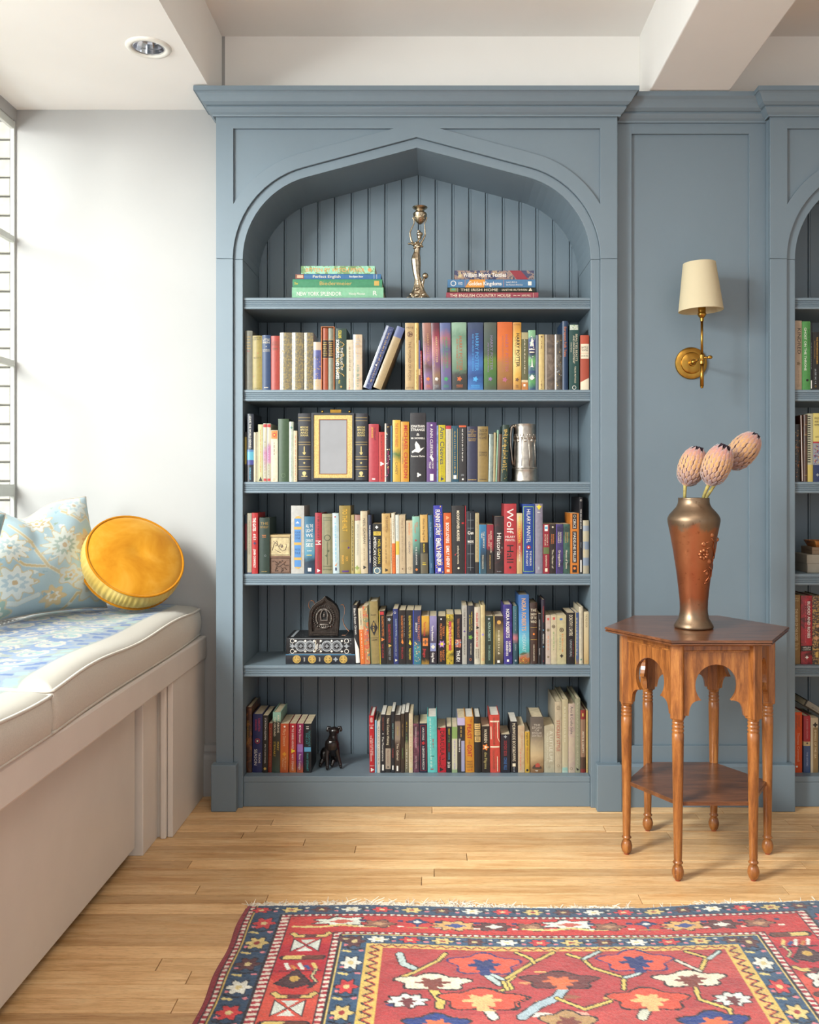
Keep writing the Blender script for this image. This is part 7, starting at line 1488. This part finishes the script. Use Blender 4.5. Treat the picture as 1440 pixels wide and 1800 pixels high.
# two little art tiles
for (a, b, y0_, y1_, c1, c2, lab, k) in [(242, 410, 612, 474, '#6b4f3e', '#4a3428', 'brown carved little box under the cream one on the fourth shelf', 0), (239, 406, 474, 308, '#b3a27a', '#6a5a4c', 'cream little box with scroll line lid, topmost of two on the fourth shelf', 1)]:
    Dt = 3.24; kk2 = Dt/F/4.5; xm_ = X(420+(a+b)/2/4.5, Dt); z_ = zsh(1009)+(0 if k == 0 else (612-474)*kk2+.0004)
    w2 = (b-a)*kk2/2; hh = (y0_-y1_)*kk2; bx = empty('trinket_box', (xm_, Dt, z_)); tag(bx, lab, 'box')
    MA = mat('tile_body_%d' % k, c1, .6, var=.15, vs=70, bmp=.4, bs=200); MD = mat('tile_line_%d' % k, c2, .6, var=.15)
    m = MB().box(-w2+.001, w2-.001, .002, .075, 0, hh*.9, c=.001); m.build('body', MA, bx)
    m = MB().box(-w2, w2, 0, .077, hh*.9, hh, c=.0008); m.build('lid', mat('tile_rim', '#a58f66', .6, var=.1) if k else MA, bx)
    m = MB(); e = .004
    for (p, q2) in ((( -w2+e, e), (w2-e, e)), ((w2-e, e), (w2-e, hh*.86)), ((w2-e, hh*.86), (-w2+e, hh*.86)), ((-w2+e, hh*.86), (-w2+e, e))): m.tube([(p[0], .0018, p[1]), (q2[0], .0018, q2[1])], .0008, 5)
    if k: 
        for pts in ([(-.8, .25), (-.6, .6), (-.3, .75), (-.2, .55), (-.45, .5)], [(-.7, .75), (-.3, .6), (0, .35), (.3, .22), (.6, .3), (.75, .55), (.6, .6)], [(-.1, .45), (.1, .6), (.3, .55), (.2, .4)], [(-.5, .3), (-.2, .2), (.1, .15)]): m.tube([(p*(w2-e), .0016, q2*hh*.9+.002) for p, q2 in pts], .0011, 6)
        m.ball((.2*w2, .0016, .45*hh), (.005, .001, .005), 10, 6)
    else:
        rr = random.Random(3)
        for pts in ([(-.5, .1), (-.4, .4), (-.2, .6), (0, .8)], [(-.4, .4), (.0, .45), (.3, .6), (.6, .75)], [(0, .45), (.2, .3), (.5, .35), (.7, .2)], [(-.2, .6), (-.5, .75), (-.6, .8)], [(.2, .3), (.2, .15), (.1, .05)]): m.tube([(p*(w2-e), .0016, q2*hh*.86+.002) for p, q2 in pts], .0014, 6)
        for i in range(14): m.ball((rr.uniform(-.7, .7)*w2, .0016, rr.uniform(.15, .8)*hh), (.0035, .0012, .0025), 8, 5)
    m.build('carving', MD, bx, smooth=True)
# two large flat books on the fifth shelf
BK = '#1f1f22'
orn = [('R', .06, .94, .415, .505, '#3a2a22'), ('R', .08, .92, .424, .496, '#2c1f1a'), ('R', .15, .85, .43, .44, 'c')]
orn += [('m', 'w', .435, .49, .5, .5)]
for f in (.215, .35, .60, .745): orn += [('O', .5, f, .34, '#a3a6aa'), ('O', .5, f, .24, '#6f7377'), ('D', .5, f, .10, '#8f9296', 4), ('R', .49, .51, f-.05, f+.05, '#8f9296')]
for f in (.09, .89): orn += [('O', .18, f, .14, 'w'), ('O', .82, f, .14, 'w'), ('D', .5, f, .12, 's', 4)]
for f in (.14, .28, .41, .51, .67, .82): orn += [('P', [(.82, f-.02), (.9, f), (.82, f+.02), (.74, f)], 'w'), ('P', [(.18, f-.02), (.26, f), (.18, f+.02), (.1, f)], 'w'), ('D', .5, f, .08, 's', 5)]
orn += [('S', ['#9a9da0', '#6f7377'], .04, .96, 90), ('R', .03, .05, .04, .96, 's'), ('R', .95, .97, .04, .96, 's')]
med = []
for f in (.16, .38, .61, .83): med += [('O', .5, f, .40, 'g'), ('O', .5, f, .28, 'g'), ('D', .5, f, .2, 'g', 4), ('S', 'gg', f-.035, f+.035, 10)]
for f in (.27, .49): med += [('M', 'w', f-.01, f+.01, 4, .5)]
med += [('D', .5, .72, .18, 's', 4), ('R', .93, .99, 0, 1, '#3f86b0')]
stack(1170, 3.243, [(502.2, 624.4, 1150, '#25272e', 'flat', med, 'dark slate flat book with gold medallions, under the ornate one, fifth shelf', .185),
  (503.4, 622.4, 1121.3, BK, 'flat', orn, 'black flat book with white emblem pattern under the metal shrine, fifth shelf', .178)], 'fifth shelf')
# print on its top cover
ztp = Z(1121.3, 3.243)
root = [o for o in COL.objects if o.get('label', '').startswith('black flat book with white emblem')][0]
m = MB(); rr = random.Random(9); xa2, xb2 = X(503.4, 3.243), X(622.4, 3.243)
def flat(mb, pts): mb.add([(x, y, 0) for x, y in pts], [tuple(range(len(pts)))])
flat(m, [(.012, .02), (.022, .02), (.022, .165), (.012, .165)])
for i in range(170):
    x, y, r = rr.uniform(.03, xb2-xa2-.01), rr.uniform(.015, .168), rr.uniform(.0012, .003); n = 6
    flat(m, [(x+r*cos(2*pi*k/n)*(1 if k % 2 else .5), y+r*sin(2*pi*k/n)*(1 if k % 2 else .5)) for k in range(n)])
tp = m.build('top_cover_print', ink('s'), root); tp.location = (ztp-(zsh(1170)+(Z(1150, 3.243)-zsh(1170)))+.0003, 0, xb2-xa2); tp.rotation_euler = (0, pi/2, 0)
# metal shrine with leather strap
GD = 3.275; kg = GD/F/4.5; gh = empty('amulet_shrine', (X(420+668/4.5, GD), GD, ztp+.0008)); tag(gh, 'dark metal arched amulet shrine with leather strap on the flat ornate book', 'ornament')
IRON = mat('dark_cast_metal', '#3d3530', .42, .75, var=.3, vs=120, bmp=.4, bs=300); IRL = mat('worn_cast_metal', '#77706a', .42, .8, var=.3, vs=150)
def g_(X_, Y_): return ((X_-668)*kg, (398-Y_)*kg)
arch_o = [g_(*p) for p in [(552, 397), (784, 397), (793, 300), (793, 215), (775, 165), (740, 130), (705, 112), (682, 80), (655, 108), (615, 130), (580, 160), (556, 205), (548, 300)]]
def inset(f, cy=240): c = g_(670, cy); return [(c[0]+(p[0]-c[0])*f, c[1]+(p[1]-c[1])*f) for p in arch_o]
o = MB().prism([arch_o, inset(.78)], 0, .012).build('border', IRON, gh, fix=True); bevel(o, .001, 2)
o = MB().prism([[g_(X_, Y_) for X_, Y_ in [(556, 394), (780, 394), (789, 300), (789, 215), (772, 168), (740, 134), (682, 90), (615, 134), (582, 163), (560, 205), (552, 300)]]], .0121, .050).build('case', IRON, gh, fix=True); bevel(o, .004, 3)
m = MB(); L = arch_o+[arch_o[0]]
for a, b in zip(L[:-1], L[1:]):
    d = math.dist(a, b); n = max(1, int(d/.0035)); c = g_(670, 240)
    for i in range(n):
        t = (i+.5)/n; p = (a[0]+(b[0]-a[0])*t, a[1]+(b[1]-a[1])*t)
        for f in (.95, .86): m.ball((c[0]+(p[0]-c[0])*f, -.0003, c[1]+(p[1]-c[1])*f), (.0015, .0012, .0022), 5, 4, rot=Matrix.Rotation(.6, 3, 'Y'))
m.build('braided_edge', IRON, gh, smooth=True)
m = MB(); rr = random.Random(6)
for i in range(26):
    a = -.6+4.35*i/25; 
    for R_, r in ((60*kg, .0036), (84*kg*.98, .0024)):
        c = g_(670, 258); m.ball((c[0]+R_*cos(a)*(1.0), .009, c[1]+R_*sin(a)*1.18), (r*rr.uniform(.8, 1.1), .004, r*1.15), 8, 6)
m.ball((g_(672, 335)[0], .009, g_(672, 335)[1]), (.016, .004, .005), 12, 6); m.ball((g_(672, 310)[0], .009, g_(672, 310)[1]), (.019, .0045, .004), 12, 6)
for k in range(7): m.ball((g_(620+17*k, 325)[0], .008, g_(0, 325)[1]), (.003, .004, .0045), 8, 6)
m.build('relief', IRL, gh, smooth=True)
nic = [g_(*p) for p in [(652, 270), (692, 270), (696, 230), (688, 205), (672, 188), (656, 205), (648, 230)]]
c = g_(672, 232); big = [(c[0]+(p[0]-c[0])*1.35, c[1]+(p[1]-c[1])*1.25) for p in nic]
MB().prism([big, nic], .005, .0118).build('niche_frame', IRL, gh, fix=True); MB().prism([nic], .0110, .0119).build('niche_back', mat('niche_black', '#0d0b0a', .8), gh, fix=True)
m = MB(); m.ball((c[0], .0085, c[1]+.006), (.0022, .0022, .0026), 8, 6); m.ball((c[0], .0085, c[1]), (.0034, .0022, .0042), 8, 6); m.ball((c[0], .0085, c[1]-.005), (.0062, .003, .0024), 8, 6); m.build('seated_figure', IRL, gh, smooth=True)
LE = mat('tan_leather', '#8a5530', .55, var=.2, vs=60)
def strap(pts, w_=.0055):
    m = MB(); P = [Vector(p) for p in pts]; vs = []
    for p in P: vs += [p+Vector((0, -w_, 0)), p+Vector((0, w_, 0)), p+Vector((.0012, w_, .0012)), p+Vector((.0012, -w_, .0012))]
    fs = [(4*i+j, 4*i+(j+1) % 4, 4*i+4+(j+1) % 4, 4*i+4+j) for i in range(len(P)-1) for j in range(4)]+[(0, 1, 2, 3), tuple(range(4*len(P)-1, 4*len(P)-5, -1))]
    return m.add(vs, fs).build('strap', LE, gh, smooth='auto', fix=True)
def s3(X_, Y_, y=.03): a, b = g_(X_, Y_); return (a, y, max(.001, b))
strap([s3(552, 190), s3(541, 165), s3(545, 135), s3(562, 124), s3(582, 130), s3(588, 150)])
strap([s3(790, 175), s3(800, 158), s3(818, 158), s3(830, 185), s3(828, 230, .026), s3(815, 270, .022), s3(825, 310, .02), s3(848, 345, .016), s3(868, 362, .010), s3(840, 396, .008), s3(812, 394, .012)])
# seated black dog
DD = 3.32; kd = DD/F/4.5; dx0 = X(420+735/4.5, DD); dz = zsh(1365)
dg = empty('dog_figurine', (dx0, DD, dz)); tag(dg, 'black seated dog figurine in the gap on the bottom shelf', 'figurine')
zref = 640
def d_(X_, Y_, y=0): return Vector(((X_-735)*kd, y, (zref-Y_)*kd))
m = MB()
T3 = lambda pts, rs: m.tube([d_(*p) for p in pts], [r*kd for r in rs], 12)
T3([(735, 430, .0), (738, 470, .002), (730, 520, .018), (715, 570, .038)], [52, 58, 55, 50])              # trunk: chest to rump
m.ball(d_(738, 462, -.001), (58*kd, 50*kd, 62*kd), 16, 12)
T3([(742, 430, .0), (750, 395, -.004), (755, 365, -.008)], [44, 36, 34])                                   # neck
m.ball(d_(756, 350, -.010), (42*kd, 42*kd, 36*kd), 16, 12)                                                 # skull
T3([(758, 362, -.022), (763, 385, -.040), (765, 396, -.046)], [28, 22, 17])                                # muzzle
m.ball(d_(765, 385, -.049), (9*kd, 9*kd, 7*kd), 8, 6)
for s, pts in ((-1, [(728, 326, -.004), (708, 322, -.006), (702, 340, -.010), (706, 352, -.012)]), (1, [(784, 326, -.004), (805, 322, -.006), (812, 340, -.010), (806, 352, -.012)])): T3(pts, [12, 13, 11, 6])
T3([(705, 480, -.004), (700, 545, -.012), (704, 605, -.018), (705, 626, -.020)], [26, 17, 14, 14]); T3([(705, 628, -.020), (708, 632, -.032)], [14, 12])
T3([(772, 480, .0), (785, 545, -.004), (800, 600, -.006), (806, 618, -.008)], [25, 16, 13, 13]); T3([(806, 622, -.008), (812, 628, -.020)], [14, 11])
m.ball(d_(668, 560, .034), (34*kd, 60*kd, 58*kd), 14, 10); T3([(660, 590, .014), (648, 618, .004), (645, 626, -.006)], [22, 15, 12])     # near haunch and foot
m.ball(d_(760, 570, .036), (30*kd, 55*kd, 55*kd), 14, 10); T3([(745, 595, .010), (738, 618, .000), (734, 627, -.006)], [22, 16, 12])
T3([(708, 612, .060), (690, 628, .075), (665, 630, .070)], [12, 9, 6])
DGM = mat('black_bronze', '#221c1b', .32, .35, var=.2, vs=60, bmp=.15, bs=150, coat=.3)
mn = min(p[2] for p in m.v); o = remeshed(m, 'dog_body', DGM, dg, .0012, 4); o.location.z = -mn+.0004
# contents at the edge of the right bookcase
GB = mat('grey_card', '#8d8678', .8, var=.06, vs=40)
bx = empty('card_box', (X(1419, 3.26)+.075, 3.26, zsh(1009))); tag(bx, 'grey lidded card box on the fourth shelf of the right bookcase', 'box')
h1 = Z(920+465/6.667, 3.26)-zsh(1009); h2 = Z(920+368/6.667, 3.26)-zsh(1009)
MB().box(-.073, .10, .002, .12, 0, h1, c=.001).build('body', GB, bx); MB().box(-.0755, .1025, 0, .1225, h1-.002, h2, c=.001).build('lid', GB, bx)
b2 = empty('card_box', (X(1380+322/6.667, 3.27)+.06, 3.27, zsh(1009)+h2+.0004)); tag(b2, 'brown card box lying on the grey lidded box, right bookcase', 'box'); h3 = Z(920+284/6.667, 3.27)-zsh(1009)-h2
MB().box(-.06, .09, 0, .10, 0, h3*.55, c=.001).build('body', mat('brown_card', '#7a6550', .8, var=.08), b2); MB().box(-.061, .091, -.001, .101, h3*.55, h3, c=.001).build('lid', mat('brown_card', '#7a6550', .8, var=.08), b2)
b3 = empty('paper_tray', (X(1380+342/6.667, 3.28)+.06, 3.28, zsh(1009)+h2+h3+.001)); tag(b3, 'small flared orange patterned paper tray on top of the card boxes', 'tray'); h4 = .022
m = MB().add([(-.05, .0, 0), (.07, .0, 0), (.07, .08, 0), (-.05, .08, 0), (-.06, -.012, h4), (.082, -.012, h4), (.082, .092, h4), (-.06, .092, h4)], [(3, 2, 1, 0), (0, 1, 5, 4), (1, 2, 6, 5), (2, 3, 7, 6), (3, 0, 4, 7)])
o = m.build('tray', cover_mat(['cloud', (0, '#5a3a20'), (.5, '#b06a2c'), (1, '#d0a060')]), b3); so = o.modifiers.new('t', 'SOLIDIFY'); so.thickness = .0015; so.offset = 1
bk = make_book(.026, .23, .15, '#2a2826', [('R', .22, .98, .02, .98, '#8a8478'), ('V', 'A SHORT HISTORY', '#4a4640', .35, .9, .55, .26), ('m', '#4a4640', .12, .3, .5, .2)], 'flat', 77)
bk.location = (1.3198+.205-.008, 3.285, .342-.1235+.004); bk.rotation_euler = (0, -radians(59), 0); tag(bk, 'grey book tilted across the tops of the bottom row, right bookcase', 'book')
S.cursor.location = (0, 0, 0)
print('objects', len(COL.objects), 'tris', sum(len(o.data.polygons)*2 for o in COL.objects if o.type == 'MESH'))
